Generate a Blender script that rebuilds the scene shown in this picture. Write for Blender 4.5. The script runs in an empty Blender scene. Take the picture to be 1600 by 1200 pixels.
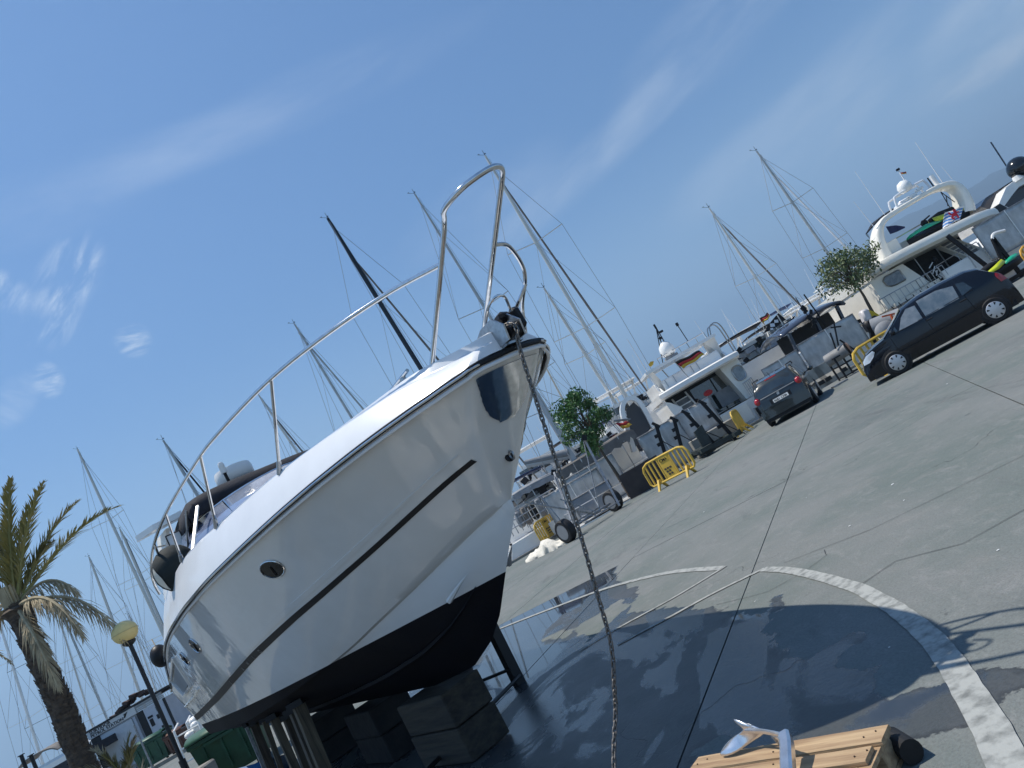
import bpy, bmesh, math, random
import numpy as np
from mathutils import Vector, Matrix, noise
random.seed(7)
S = bpy.context.scene
COL = S.collection
R = math.radians
# ------------------------------------------------------------------ camera
FPX, ROLL, TH, EYE = 1140.0, R(29.8), math.atan(184/1140), 1.6
_c, _s = math.cos(ROLL), math.sin(ROLL)
FW = Vector((0, math.cos(TH), math.sin(TH))); UP0 = Vector((0, -math.sin(TH), math.cos(TH))); X0 = Vector((1, 0, 0))
CR = X0*_c - UP0*_s; CU = X0*_s + UP0*_c
cam = bpy.data.cameras.new('camera'); camo = bpy.data.objects.new('camera', cam); COL.objects.link(camo)
cam.sensor_width = 36; cam.lens = FPX/1600*36; cam.clip_start = .05; cam.clip_end = 30000
mw = Matrix.Identity(4)
for i in range(3):
    mw[i][0] = CR[i]; mw[i][1] = CU[i]; mw[i][2] = -FW[i]
mw[2][3] = EYE
camo.matrix_world = mw
S.camera = camo
# ------------------------------------------------------------------ light
SUNV = Vector((-.42, .13, 1)).normalized()
world = bpy.data.worlds.new('World'); S.world = world; world.use_nodes = True
nt = world.node_tree; nt.nodes.clear()
def wn(t, **k):
    n = nt.nodes.new(t)
    for a, b in k.items(): setattr(n, a, b)
    return n
L = nt.links.new
out = wn('ShaderNodeOutputWorld'); bg = wn('ShaderNodeBackground'); bg.inputs[1].default_value = .088
sky = wn('ShaderNodeTexSky', sky_type='NISHITA', sun_disc=False)
sky.sun_elevation = math.asin(SUNV.z); sky.sun_rotation = math.atan2(SUNV.x, SUNV.y)
sky.altitude = 0; sky.air_density = 1.3; sky.dust_density = .3; sky.ozone_density = 3.0
tc = wn('ShaderNodeTexCoord')
def pdir(px, py): return (FW + CR*((px-800)/FPX) - CU*((py-600)/FPX)).normalized()
def vm(op, a, b=None):
    n = wn('ShaderNodeVectorMath', operation=op)
    for i, v in enumerate((a, b)):
        if v is None: continue
        if isinstance(v, (tuple, Vector)): n.inputs[i].default_value = tuple(v)
        else: L(v, n.inputs[i])
    return n
def mt(op, a, b=None, c=None, clamp=False):
    n = wn('ShaderNodeMath', operation=op); n.use_clamp = clamp
    for i, v in enumerate((a, b, c)):
        if v is None: continue
        if isinstance(v, (int, float)): n.inputs[i].default_value = v
        else: L(v, n.inputs[i])
    return n.outputs[0]
def mr(v, a, b, c=0., d=1., interp='SMOOTHSTEP'):
    n = wn('ShaderNodeMapRange', interpolation_type=interp); L(v, n.inputs[0])
    for i, x in enumerate((a, b, c, d)): n.inputs[1+i].default_value = x
    return n.outputs[0]
dirv = vm('NORMALIZE', tc.outputs['Generated']).outputs[0]
clouds = None
def addc(v):
    global clouds
    clouds = v if clouds is None else mt('ADD', clouds, v)
# a cloud is a soft ellipse of real sky directions filled with noise: (pixel centre, pixel end of long axis, half width rad, strength, noise scale)
def cloud(c, e, wid, st, sc, lo=.42, hi=.75):
    dc = pdir(*c); ax = (pdir(*e) - dc); ln = ax.length; ax.normalize(); ay = dc.cross(ax).normalized()
    d = vm('SUBTRACT', dirv, dc).outputs[0]
    u = vm('DOT_PRODUCT', d, ax).outputs['Value']; v = vm('DOT_PRODUCT', d, ay).outputs['Value']
    r2 = mt('ADD', mt('POWER', mt('ABSOLUTE', mt('DIVIDE', u, ln)), 2.), mt('POWER', mt('ABSOLUTE', mt('DIVIDE', v, wid)), 2.))
    mask = mr(r2, 0., 1., 1., 0.)
    cmb = wn('ShaderNodeCombineXYZ'); L(mt('MULTIPLY', u, sc*.28), cmb.inputs[0]); L(mt('MULTIPLY', v, sc), cmb.inputs[1]); cmb.inputs[2].default_value = c[0]*.013
    n = wn('ShaderNodeTexNoise'); n.inputs['Scale'].default_value = 1; n.inputs['Detail'].default_value = 6; n.inputs['Roughness'].default_value = .6
    n.inputs['Distortion'].default_value = .4
    L(cmb.outputs[0], n.inputs['Vector'])
    addc(mt('MULTIPLY', mt('MULTIPLY', mr(n.outputs[0], lo, hi), mask), st))
cloud((108, 430), (150, 355), .035, .60, 60, .42, .78)
cloud((80, 495), (115, 440), .035, .5, 64, .42, .78)
cloud((208, 532), (240, 523), .024, 1.0, 60, .36, .72)
cloud((75, 594), (105, 588), .024, .8, 60, .38, .74)
cloud((5, 455), (25, 425), .04, .5, 60, .38, .78)
cloud((25, 625), (60, 640), .04, .25, 40, .3, .7)
cloud((1010, 165), (1260, -100), .035, .26, 15, .28, .8)
cloud((880, 290), (1060, 110), .03, .20, 18, .28, .8)
cloud((1100, 60), (1300, -140), .06, .26, 14, .3, .8)
cloud((480, 150), (820, 0), .04, .17, 10, .3, .8)
cloud((250, 245), (520, 140), .035, .15, 11, .3, .8)
cloud((120, 300), (-140, 400), .05, .14, 11, .3, .8)
cloud((1530, 115), (1680, 20), .022, .5, 24, .3, .75)
cloud((1350, 130), (1580, -80), .07, .34, 12, .3, .8)
cloud((1560, 40), (1720, -80), .06, .42, 14, .3, .8)
cloud((1200, 230), (1420, 60), .05, .22, 14, .3, .8)
cloud((760, 330), (920, 210), .07, .20, 10, .3, .8)
mix = wn('ShaderNodeMixRGB'); L(mt('MINIMUM', clouds, .8), mix.inputs[0]); mix.inputs[2].default_value = (8.6, 9.3, 10.0, 1)
sep = wn('ShaderNodeSeparateXYZ'); L(dirv, sep.inputs[0])
hz = wn('ShaderNodeMixRGB'); L(mr(sep.outputs[2], -.02, .42, .95, 0., 'SMOOTHERSTEP'), hz.inputs[0]); tint = wn('ShaderNodeMixRGB', blend_type='MULTIPLY'); tint.inputs[0].default_value = 1; tint.inputs[2].default_value = (.54, .80, 1.06, 1); L(sky.outputs[0], tint.inputs[1]); L(tint.outputs[0], hz.inputs[1]); hz.inputs[2].default_value = (4.1, 6.1, 8.6, 1)
L(hz.outputs[0], mix.inputs[1])
L(mix.outputs[0], bg.inputs[0]); L(bg.outputs[0], out.inputs[0])
sun = bpy.data.lights.new('sun', 'SUN'); sun.energy = 4.9; sun.angle = R(.55); sun.color = (1, .94, .85)
suno = bpy.data.objects.new('sun', sun); COL.objects.link(suno)
suno.rotation_euler = SUNV.to_track_quat('Z', 'Y').to_euler(); suno.location = SUNV*60
S.view_settings.view_transform = 'Standard'; S.view_settings.look = 'None'; S.view_settings.exposure = 0.22; S.view_settings.gamma = 1
S.render.engine = 'CYCLES'; S.render.resolution_x = 1024; S.render.resolution_y = 768
# ------------------------------------------------------------------ photograph ray -> real place in the world
def ray(px, py): return FW + CR*((px-800)/FPX) - CU*((py-600)/FPX)
CAM = Vector((0, 0, EYE))
def P(px, py, y):
    d = ray(px, py); return CAM + d*(y/d.y)
def G(px, py, h=0.):
    d = ray(px, py); return CAM + d*((h-EYE)/d.z)
# ------------------------------------------------------------------ materials
MATS = {}
def M(name, col, rough=.5, metal=0., var=.0, scale=4., bump=0., bscale=None, coat=0., spec=.5, stretch=None, col2=None, lo=.35, hi=.65, trans=0., alpha=1., ior=1.45, emit=None, detail=5.):
    if name in MATS: return MATS[name]
    m = bpy.data.materials.new(name); m.use_nodes = True; n = m.node_tree; b = n.nodes['Principled BSDF']; lk = n.links.new
    b.inputs['Base Color'].default_value = (*col, 1); b.inputs['Roughness'].default_value = rough; b.inputs['Metallic'].default_value = metal
    b.inputs['Coat Weight'].default_value = coat; b.inputs['Coat Roughness'].default_value = .04; b.inputs['Specular IOR Level'].default_value = spec; b.inputs['IOR'].default_value = ior
    b.inputs['Transmission Weight'].default_value = trans; b.inputs['Alpha'].default_value = alpha
    if var or col2 or bump:
        t = n.nodes.new('ShaderNodeTexCoord'); mp = n.nodes.new('ShaderNodeMapping'); lk(t.outputs['Object'], mp.inputs[0])
        if stretch: mp.inputs['Scale'].default_value = stretch
        nz = n.nodes.new('ShaderNodeTexNoise'); nz.inputs['Scale'].default_value = scale; nz.inputs['Detail'].default_value = detail; nz.inputs['Roughness'].default_value = .6
        lk(mp.outputs[0], nz.inputs['Vector'])
        r = n.nodes.new('ShaderNodeMapRange'); r.inputs[1].default_value = lo; r.inputs[2].default_value = hi; lk(nz.outputs[0], r.inputs[0])
        mx = n.nodes.new('ShaderNodeMixRGB'); lk(r.outputs[0], mx.inputs[0])
        c2 = col2 or tuple(max(0, c*(1-var)) for c in col); c1 = col if col2 else tuple(min(1, c*(1+var*.6)) for c in col)
        mx.inputs[1].default_value = (*c1, 1); mx.inputs[2].default_value = (*c2, 1); lk(mx.outputs[0], b.inputs['Base Color'])
        if bump:
            n2 = n.nodes.new('ShaderNodeTexNoise'); n2.inputs['Scale'].default_value = bscale or scale*3; n2.inputs['Detail'].default_value = 6; lk(mp.outputs[0], n2.inputs['Vector'])
            bp = n.nodes.new('ShaderNodeBump'); bp.inputs['Strength'].default_value = bump; bp.inputs['Distance'].default_value = .02; lk(n2.outputs[0], bp.inputs['Height']); lk(bp.outputs[0], b.inputs['Normal'])
    MATS[name] = m; return m
gel = M('gelcoat', (.665, .67, .66), .09, coat=.6, var=.07, scale=1.1, lo=.3, hi=.7)
def gel_bump():
    n = gel.node_tree; b = n.nodes['Principled BSDF']; lk = n.links.new
    t = n.nodes.new('ShaderNodeTexCoord'); nz = n.nodes.new('ShaderNodeTexNoise'); nz.inputs['Scale'].default_value = 2.6; nz.inputs['Detail'].default_value = 2
    mp = n.nodes.new('ShaderNodeMapping'); mp.inputs['Scale'].default_value = (1, 1, .45); lk(t.outputs['Object'], mp.inputs[0]); lk(mp.outputs[0], nz.inputs['Vector'])
    bp = n.nodes.new('ShaderNodeBump'); bp.inputs['Strength'].default_value = .22; bp.inputs['Distance'].default_value = .03; lk(nz.outputs[0], bp.inputs['Height']); lk(bp.outputs[0], b.inputs['Coat Normal']); lk(bp.outputs[0], b.inputs['Normal'])
gel_bump()
white = M('white_paint', (.73, .745, .755), .28, var=.05, scale=2, coat=.2)
cream = M('cream_gelcoat', (.82, .79, .70), .25, var=.06, scale=1.5, coat=.3)
ywhite = M('yacht_white', (.84, .83, .79), .25, var=.06, scale=1.5, coat=.3)
boot = M('antifouling_paint', (.003, .004, .008), .6, scale=3, bump=.15, bscale=60, col2=(.006, .006, .008), spec=.12)
chrome = M('polished_steel', (.62, .63, .64), .10, 1., var=.12, scale=25)
steel = M('brushed_steel', (.42, .43, .44), .28, 1., var=.2, scale=30)
galv = M('galvanised_steel', (.30, .31, .32), .5, .85, var=.35, scale=18, bump=.1)
chainm = M('galvanised_chain', (.17, .155, .14), .55, .75, var=.5, scale=30, col2=(.26, .24, .22), bump=.2)
alum = M('mast_aluminium', (.62, .60, .54), .4, .2, var=.12, scale=2, stretch=(1, 1, .1))
alumd = M('weathered_aluminium', (.40, .42, .41), .42, .2, var=.15, scale=2)
carbon = M('black_mast', (.008, .010, .014), .35)
wire = M('rigging_wire', (.22, .23, .24), .45, .3)
black = M('black_rubber', (.012, .012, .013), .7, var=.3, scale=10)
blackp = M('black_plastic', (.010, .010, .012), .45, var=.2, scale=8, spec=.3)
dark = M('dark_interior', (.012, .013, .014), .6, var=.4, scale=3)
canvas = M('navy_canvas', (.014, .016, .024), .85, var=.4, scale=5, bump=.3, bscale=40)
canvasg = M('grey_canvas', (.24, .25, .26), .85, var=.15, scale=3, bump=.25, bscale=14)
canvast = M('taupe_canvas', (.17, .155, .14), .9, var=.2, scale=3, bump=.3, bscale=14)
cream_c = M('cream_canvas', (.66, .62, .52), .85, var=.12, scale=4, bump=.35, bscale=12)
glass = M('tinted_glass', (.02, .03, .035), .04, coat=1, spec=.8, var=.4, scale=2)
glassl = M('clear_glass', (.10, .14, .17), .05, coat=1, spec=.8, var=.5, scale=3, col2=(.25, .28, .30), alpha=.85)
film = M('windscreen_glass', (.23, .28, .40), .06, coat=.6, spec=.7, var=.35, scale=2.2, col2=(.15, .18, .27))
wood = M('pallet_wood', (.50, .36, .21), .8, var=.0, col2=(.24, .15, .085), scale=6, stretch=(.35, 5, 5), bump=.35, bscale=9, lo=.3, hi=.7)
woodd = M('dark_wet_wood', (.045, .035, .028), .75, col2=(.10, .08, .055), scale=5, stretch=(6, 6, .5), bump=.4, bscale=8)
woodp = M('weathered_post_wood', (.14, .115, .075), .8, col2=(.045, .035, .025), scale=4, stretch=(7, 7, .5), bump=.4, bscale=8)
conc = M('old_concrete', (.26, .25, .22), .9, col2=(.17, .16, .14), scale=3, bump=.35, bscale=20)
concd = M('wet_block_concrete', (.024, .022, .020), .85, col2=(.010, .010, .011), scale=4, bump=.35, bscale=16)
yel = M('yellow_plastic', (.72, .46, .055), .5, var=.15, scale=4, col2=(.60, .40, .07))
yeld = M('faded_yellow_plastic', (.58, .38, .06), .55, var=.15, scale=4)
green = M('green_bin_plastic', (.022, .085, .045), .5, var=.25, scale=4)
brown = M('brown_bin_plastic', (.13, .06, .04), .55, var=.25, scale=4)
globe_m = M('cream_globe_plastic', (.74, .58, .24), .4, var=.08, scale=3)
postm = M('black_lamp_paint', (.010, .011, .013), .45)
blackcar = M('black_car_paint', (.004, .005, .009), .15, coat=.55, spec=.3)
greycar = M('grey_car_paint', (.022, .026, .024), .22, .2, coat=1)
rimm = M('silver_wheel_paint', (.50, .51, .52), .35, .6)
red = M('red_lens', (.35, .008, .012), .15, coat=.6)
lampw = M('clear_lamp_lens', (.72, .75, .78), .1, .3, coat=1)
screen = M('plastic_sheeting', (.34, .345, .34), .4, col2=(.62, .62, .60), scale=2.6, stretch=(1, 1, .5), bump=.6, bscale=3, lo=.35, hi=.75)
screend = M('smooth_grey_panel', (.20, .215, .235), .5, var=.12, scale=2)
brownp = M('brown_board', (.055, .042, .038), .7, var=.2, scale=3)
wallw = M('station_wall_paint', (.42, .45, .50), .8, var=.1, scale=1.5, bump=.1)
roofm = M('dark_roof', (.02, .02, .022), .7, var=.4, scale=2)
orange = M('orange_paint', (.55, .10, .03), .5, var=.2)
navy = M('navy_hull', (.010, .014, .03), .2, coat=.5)
redm = M('flag_red', (.42, .03, .03), .8); goldm = M('flag_gold', (.65, .40, .05), .8); flagk = M('flag_black', (.012, .012, .014), .8)
jgreen = M('jetski_green', (.01, .38, .20), .3, coat=.5); jyel = M('jetski_yellow', (.55, .62, .02), .35, coat=.4)
turq = M('light_green_lid', (.12, .36, .27), .5); blue = M('blue_tarp', (.02, .12, .30), .6)
rope = M('old_rope', (.46, .40, .30), .9, var=.3, scale=60, bump=.5, bscale=120)
canvash = M('white_cloth_heap', (.70, .66, .57), .85, var=.15, scale=5, bump=.5, bscale=9)
# ------------------------------------------------------------------ building helpers
def tag(o, label=None, cat=None, group=None, kind=None):
    if label: o['label'] = label
    if cat: o['category'] = cat
    if group: o['group'] = group
    if kind: o['kind'] = kind
    return o
def empty(name, loc, label, cat, rz=0., group=None):
    o = bpy.data.objects.new(name, None); COL.objects.link(o); o.empty_display_size = .2
    o.location = loc; o.rotation_euler = (0, 0, rz)
    o['_m'] = 1
    del o['_m']
    return tag(o, label, cat, group)
def minv(o):
    if o is None: return Matrix.Identity(4)
    while o.parent: o = o.parent
    return (Matrix.Translation(o.location) @ Matrix.Rotation(o.rotation_euler.z, 4, 'Z')).inverted()
def pdup(o, parent):
    c = o.copy(); COL.objects.link(c); c.parent = parent; return c
class MB:
    def __init__(s): s.v = []; s.f = []
    def add(s, vs, fs):
        b = len(s.v); s.v += [tuple(v) for v in vs]; s.f += [tuple(i+b for i in f) for f in fs]; return s
    def box(s, c, d, rot=None, bev=0.):
        hx, hy, hz = d[0]/2, d[1]/2, d[2]/2
        c = Vector(c); m = rot or Matrix.Identity(3)
        if bev:
            b = bev; vs = []; 
            for z in (-1, 1):
                for (x, y) in ((-1, -1), (1, -1), (1, 1), (-1, 1)):
                    vs += [Vector((x*(hx-b), y*hy, z*(hz-b))), Vector((x*hx, y*(hy-b), z*(hz-b))), Vector((x*(hx-b), y*(hy-b), z*hz))]
            bm = bmesh.new()
            for v in vs: bm.verts.new(c + m @ v)
            bmesh.ops.convex_hull(bm, input=bm.verts); bm.verts.index_update()
            s.add([v.co.copy() for v in bm.verts], [[v.index for v in f.verts] for f in bm.faces]); bm.free(); return s
        vs = [c + m @ Vector((x*hx, y*hy, z*hz)) for z in (-1, 1) for (x, y) in ((-1, -1), (1, -1), (1, 1), (-1, 1))]
        return s.add(vs, [(3, 2, 1, 0), (4, 5, 6, 7), (0, 1, 5, 4), (1, 2, 6, 5), (2, 3, 7, 6), (3, 0, 4, 7)])
    def bar(s, a, b, w, h=None, up=(0, 0, 1)):
        a, b = Vector(a), Vector(b); d = (b-a); l = d.length; z = d.normalized(); u = Vector(up)
        if abs(z.dot(u)) > .95: u = Vector((0, 1, 0))
        x = z.cross(u).normalized(); y = x.cross(z)
        m = Matrix((x, y, z)).transposed(); return s.box((a+b)/2, (w, h or w, l), m)
    def tube(s, pts, r, n=8, cap=True, flat=1.):
        pts = [Vector(p) for p in pts]; k = len(pts); rs = r if isinstance(r, (list, tuple)) else [r]*k
        t0 = (pts[1]-pts[0]).normalized(); u = Vector((0, 0, 1)) if abs(t0.z) < .9 else Vector((1, 0, 0)); x = t0.cross(u).normalized()
        base = len(s.v)
        for i in range(k):
            t = (pts[min(i+1, k-1)]-pts[max(i-1, 0)]).normalized(); x = (x - t*x.dot(t)).normalized(); y = t.cross(x)
            for j in range(n):
                a = 2*math.pi*j/n; s.v.append(tuple(pts[i] + x*(math.cos(a)*rs[i]) + y*(math.sin(a)*rs[i]*flat)))
        for i in range(k-1):
            for j in range(n):
                a, b = base+i*n+j, base+i*n+(j+1) % n; s.f.append((a, b, b+n, a+n))
        if cap:
            s.f.append(tuple(base+j for j in reversed(range(n)))); s.f.append(tuple(base+(k-1)*n+j for j in range(n)))
        return s
    def lathe(s, prof, n=20, c=(0, 0, 0), axis='z', sx=1., sy=1.):
        base = len(s.v); c = Vector(c)
        for (r, z) in prof:
            for j in range(n):
                a = 2*math.pi*j/n; p = Vector((math.cos(a)*r*sx, math.sin(a)*r*sy, z))
                if axis == 'x': p = Vector((p.z, p.x, p.y))
                if axis == 'y': p = Vector((p.y, p.z, p.x))
                s.v.append(tuple(c+p))
        for i in range(len(prof)-1):
            for j in range(n):
                a, b = base+i*n+j, base+i*n+(j+1) % n; s.f.append((a, b, b+n, a+n))
        s.f.append(tuple(base+j for j in reversed(range(n)))); s.f.append(tuple(base+(len(prof)-1)*n+j for j in range(n)))
        return s
    def prism(s, poly, vec):
        vec = Vector(vec); n = len(poly); ps = [Vector(p) for p in poly]
        return s.add(ps+[p+vec for p in ps], [tuple(range(n)), tuple(reversed(range(n, 2*n)))]+[((i+1) % n, i, i+n, (i+1) % n+n) for i in range(n)])
    def grid(s, rows, closed=False):
        base = len(s.v); m = len(rows[0])
        for r in rows: s.v += [tuple(p) for p in r]
        for i in range(len(rows)-1):
            for j in range(m if closed else m-1):
                a, b = base+i*m+j, base+i*m+(j+1) % m; s.f.append((a, b, b+m, a+m))
        return s
    def sphere(s, c, r, n=16, sq=(1, 1, 1), k=10):
        c = Vector(c); rows = []
        for i in range(k+1):
            p = math.pi*i/k; rr = max(math.sin(p), .001)
            rows.append([c+Vector((math.cos(2*math.pi*j/n)*rr*r*sq[0], math.sin(2*math.pi*j/n)*rr*r*sq[1], math.cos(p)*r*sq[2])) for j in range(n)])
        return s.grid(rows, True)
    def build(s, name, mat, parent=None, smooth=False, label=None, local=False, sub=0, cat=None, kind=None, weld=False, ang=.7, solid=0.):
        me = bpy.data.meshes.new(name)
        vs = s.v
        if parent is not None and not local:
            mi = minv(parent); vs = [tuple(mi @ Vector(v)) for v in vs]
        me.from_pydata(vs, [], s.f); me.update()
        bm = bmesh.new(); bm.from_mesh(me)
        if weld: bmesh.ops.remove_doubles(bm, verts=bm.verts, dist=.0005)
        bmesh.ops.recalc_face_normals(bm, faces=bm.faces)
        if smooth:
            for f in bm.faces: f.smooth = True
            for e in bm.edges:
                if len(e.link_faces) == 2 and e.calc_face_angle(0) > ang: e.smooth = False
        bm.to_mesh(me); bm.free()
        me.materials.append(mat)
        o = bpy.data.objects.new(name, me); COL.objects.link(o)
        if parent is not None: o.parent = parent
        if solid:
            md = o.modifiers.new('t', 'SOLIDIFY'); md.thickness = solid; md.offset = 0
        if sub:
            md = o.modifiers.new('s', 'SUBSURF'); md.levels = sub; md.render_levels = sub
        return tag(o, label, cat, None, kind)
def copy_tree(o, parent=None):
    c = o.copy(); COL.objects.link(c); c.parent = parent
    for k in list(o.children): copy_tree(k, c)
    return c
def itp(xs, ys): return lambda t: float(np.interp(t, xs, ys))
def bez(p, n=20):
    """Catmull-Rom through points"""
    p = [Vector(q) for q in p]; q = [p[0]*2-p[1]]+p+[p[-1]*2-p[-2]]; o = []
    for i in range(1, len(q)-2):
        for k in range(n):
            t = k/n; a, b, c, d = q[i-1], q[i], q[i+1], q[i+2]
            o.append(.5*((2*b)+(-a+c)*t+(2*a-5*b+4*c-d)*t*t+(-a+3*b-3*c+d)*t**3))
    return o+[p[-1]]
def text(name, s, mat, parent, origin, xd, yd, size, depth=.004, label=None, align='LEFT', sx=1.):
    cu = bpy.data.curves.new(name, 'FONT'); cu.body = s; cu.size = size; cu.extrude = depth; cu.align_x = align; cu.offset = size*.012
    ob = bpy.data.objects.new(name+'_tmp', cu); COL.objects.link(ob); bpy.context.view_layer.update()
    me = bpy.data.meshes.new_from_object(ob.evaluated_get(bpy.context.evaluated_depsgraph_get())); bpy.data.objects.remove(ob)
    xd, yd = Vector(xd).normalized(), Vector(yd).normalized(); zd = xd.cross(yd)
    m = Matrix((xd*sx, yd, zd)).transposed().to_4x4(); m.translation = Vector(origin)
    me.transform(minv(parent) @ m); me.name = name; me.materials.clear(); me.materials.append(mat)
    o = bpy.data.objects.new(name, me); COL.objects.link(o); o.parent = parent
    return tag(o, label)
# ================================================================== SETTING
QY = 31.5                      # quay edge
# --- concrete of the yard, wetness is stored on the mesh as distance to the wet outline
def poly_px(pts): return np.array([[G(*p).x, G(*p).y] for p in pts])
damp = poly_px([(640, 1010), (775, 985), (800, 950), (862, 908), (905, 890), (964, 866), (962, 905), (1000, 925), (975, 962), (1055, 946), (1120, 948), (1205, 962), (1214, 932), (1214, 950), (1196, 985), (1215, 1015), (1238, 1026), (1265, 1027), (1296, 1012), (1340, 985),
    (1372, 982), (1350, 1000), (1322, 1012), (1315, 1035), (1345, 1048), (1365, 1047), (1382, 1072), (1394, 1092), (1420, 1085), (1500, 1052), (1560, 1037), (1600, 1037), (1640, 1050), (1620, 1075), (1545, 1100), (1505, 1132), (1430, 1165), (1404, 1200), (1390, 1400), (1000, 1700), (600, 1500)])
# left edge of the wet area lies under the boat
extra = np.array([[-6.5, 5.0], [-7.5, 11.5], [-3.2, 13.5]])
damp = np.vstack([damp, extra])
pools = [poly_px(p) for p in (
    [(770, 1010), (775, 985), (800, 950), (862, 908), (905, 890), (962, 870), (958, 905), (925, 925), (905, 948), (880, 960), (850, 985), (845, 1010), (880, 1010), (850, 1045), (800, 1075), (740, 1060)],
    [(1245, 985), (1280, 960), (1345, 945), (1335, 975), (1305, 1000), (1270, 1010), (1248, 1005)],
    [(1150, 965), (1200, 965), (1210, 938), (1170, 950)],
    [(1400, 1090), (1440, 1078), (1500, 1062), (1480, 1080), (1420, 1110), (1360, 1130), (1340, 1122)])]
dryi = [poly_px(p) for p in ([(895, 985), (925, 965), (965, 940), (985, 945), (950, 975), (920, 1000)], [(850, 998), (885, 980), (900, 985), (880, 1000)], [(1100, 1195), (1080, 1170), (1100, 1155), (1130, 1150), (1180, 1170), (1120, 1230)])]
def sdf(pts, poly):
    x, y = pts[:, 0], pts[:, 1]; d = np.full(len(x), 1e9); ins = np.zeros(len(x), bool); n = len(poly)
    for i in range(n):
        a, b = poly[i], poly[(i+1) % n]; e = b-a; w = pts-a
        t = np.clip((w@e)/(e@e+1e-12), 0, 1); q = w-np.outer(t, e); d = np.minimum(d, (q*q).sum(1))
        c = ((a[1] <= y) & (b[1] > y)) | ((b[1] <= y) & (a[1] > y))
        with np.errstate(divide='ignore', invalid='ignore'): xi = a[0]+(y-a[1])/(b[1]-a[1])*(b[0]-a[0])
        ins ^= c & (x < xi)
    return np.where(ins, 1, -1)*np.sqrt(d)
def concrete_mat():
    m = bpy.data.materials.new('yard_concrete'); m.use_nodes = True; n = m.node_tree; b = n.nodes['Principled BSDF']; lk = n.links.new
    def N(t, **k):
        x = n.nodes.new(t)
        for a, v in k.items(): setattr(x, a, v)
        return x
    geo = N('ShaderNodeNewGeometry')
    def nz(sc, det, rough=.6, dist=0., st=(1, 1, 1), rot=0.):
        mp = N('ShaderNodeMapping'); mp.inputs['Scale'].default_value = st; mp.inputs['Rotation'].default_value = (0, 0, rot); lk(geo.outputs['Position'], mp.inputs[0])
        x = N('ShaderNodeTexNoise'); x.inputs['Scale'].default_value = sc; x.inputs['Detail'].default_value = det; x.inputs['Roughness'].default_value = rough; x.inputs['Distortion'].default_value = dist
        lk(mp.outputs[0], x.inputs['Vector']); return x.outputs[0]
    def MR(v, a, bb, c=0., d=1.):
        x = N('ShaderNodeMapRange', interpolation_type='SMOOTHSTEP'); lk(v, x.inputs[0])
        for i, q in enumerate((a, bb, c, d)): x.inputs[1+i].default_value = q
        return x.outputs[0]
    def MA(op, a, bb, cl=False):
        x = N('ShaderNodeMath', operation=op, use_clamp=cl)
        for i, v in enumerate((a, bb)):
            if isinstance(v, (int, float)): x.inputs[i].default_value = v
            else: lk(v, x.inputs[i])
        return x.outputs[0]
    def MX(f, a, bb, bt='MIX'):
        x = N('ShaderNodeMixRGB', blend_type=bt)
        for i, v in enumerate((f, a, bb)):
            if isinstance(v, (int, float)): x.inputs[i].default_value = v
            elif isinstance(v, tuple): x.inputs[i].default_value = (*v, 1)
            else: lk(v, x.inputs[i])
        return x.outputs[0]
    base = MX(MR(nz(.42, 6, .62, .3), .36, .66), (.186, .198, .192), (.136, .163, .153))
    base = MX(MA('MULTIPLY', MR(nz(.23, 4, .6, .8), .52, .72), .55), base, (.105, .125, .125))
    base = MX(MA('MULTIPLY', MR(nz(1.7, 9, .72, .5), .50, .72), .55), base, (.215, .215, .205))
    base = MX(MA('MULTIPLY', MR(nz(.9, 8, .7, 1.2, (1, .25, 1), R(-23)), .55, .72), .5), base, (.085, .088, .090))
    base = MX(MA('MULTIPLY', MR(nz(5., 8, .75), .50, .74), .6), base, (.25, .255, .245))
    base = MX(MA('MULTIPLY', MR(nz(2.2, 9, .78, 1.6, (1, .5, 1), R(-60)), .54, .66), .55), base, (.24, .245, .24))
    base = MX(MA('MULTIPLY', MR(nz(9., 8, .8), .56, .72), .55), base, (.085, .09, .092))
    base = MX(MA('MULTIPLY', MR(nz(.8, 6, .7, 2.), .64, .70), .6), base, (.06, .065, .068))
    base = MX(MR(nz(60, 3, .6), .35, .75, .0, .35), base, (.075, .075, .075))
    # fine cracks
    vor = N('ShaderNodeTexVoronoi', feature='DISTANCE_TO_EDGE'); vor.inputs['Scale'].default_value = .34
    wv = N('ShaderNodeVectorMath', operation='ADD'); lk(geo.outputs['Position'], wv.inputs[0])
    wnz = N('ShaderNodeTexNoise'); wnz.inputs['Scale'].default_value = 1.3; wnz.inputs['Detail'].default_value = 7; lk(geo.outputs['Position'], wnz.inputs['Vector'])
    sc_ = N('ShaderNodeVectorMath', operation='SCALE'); lk(wnz.outputs['Color'], sc_.inputs[0]); sc_.inputs['Scale'].default_value = 1.1; lk(sc_.outputs[0], wv.inputs[1]); lk(wv.outputs[0], vor.inputs['Vector'])
    crack = MA('MULTIPLY', MR(vor.outputs['Distance'], .0, .0035, 1., 0.), MR(nz(.35, 3), .48, .6))
    base = MX(MA('MULTIPLY', crack, .6), base, (.04, .04, .04))
    a1 = N('ShaderNodeAttribute', attribute_name='wet'); a2 = N('ShaderNodeAttribute', attribute_name='pool')
    edge = MA('MULTIPLY', MA('SUBTRACT', nz(2.4, 9, .62), .5), .55)
    wet = MR(MA('ADD', a1.outputs['Fac'], edge), -.006, .012)
    pe = MA('ADD', MA('MULTIPLY', MA('SUBTRACT', nz(1.6, 8, .6, .6, (1, .8, 1)), .5), .45), .05)
    pool = MA('MULTIPLY', MR(MA('ADD', a2.outputs['Fac'], pe), -.03, .05), wet)
    film = MA('MULTIPLY', MR(nz(.85, 8, .58, 1.2, (1, .45, 1), R(20)), .47, .51), wet)
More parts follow.
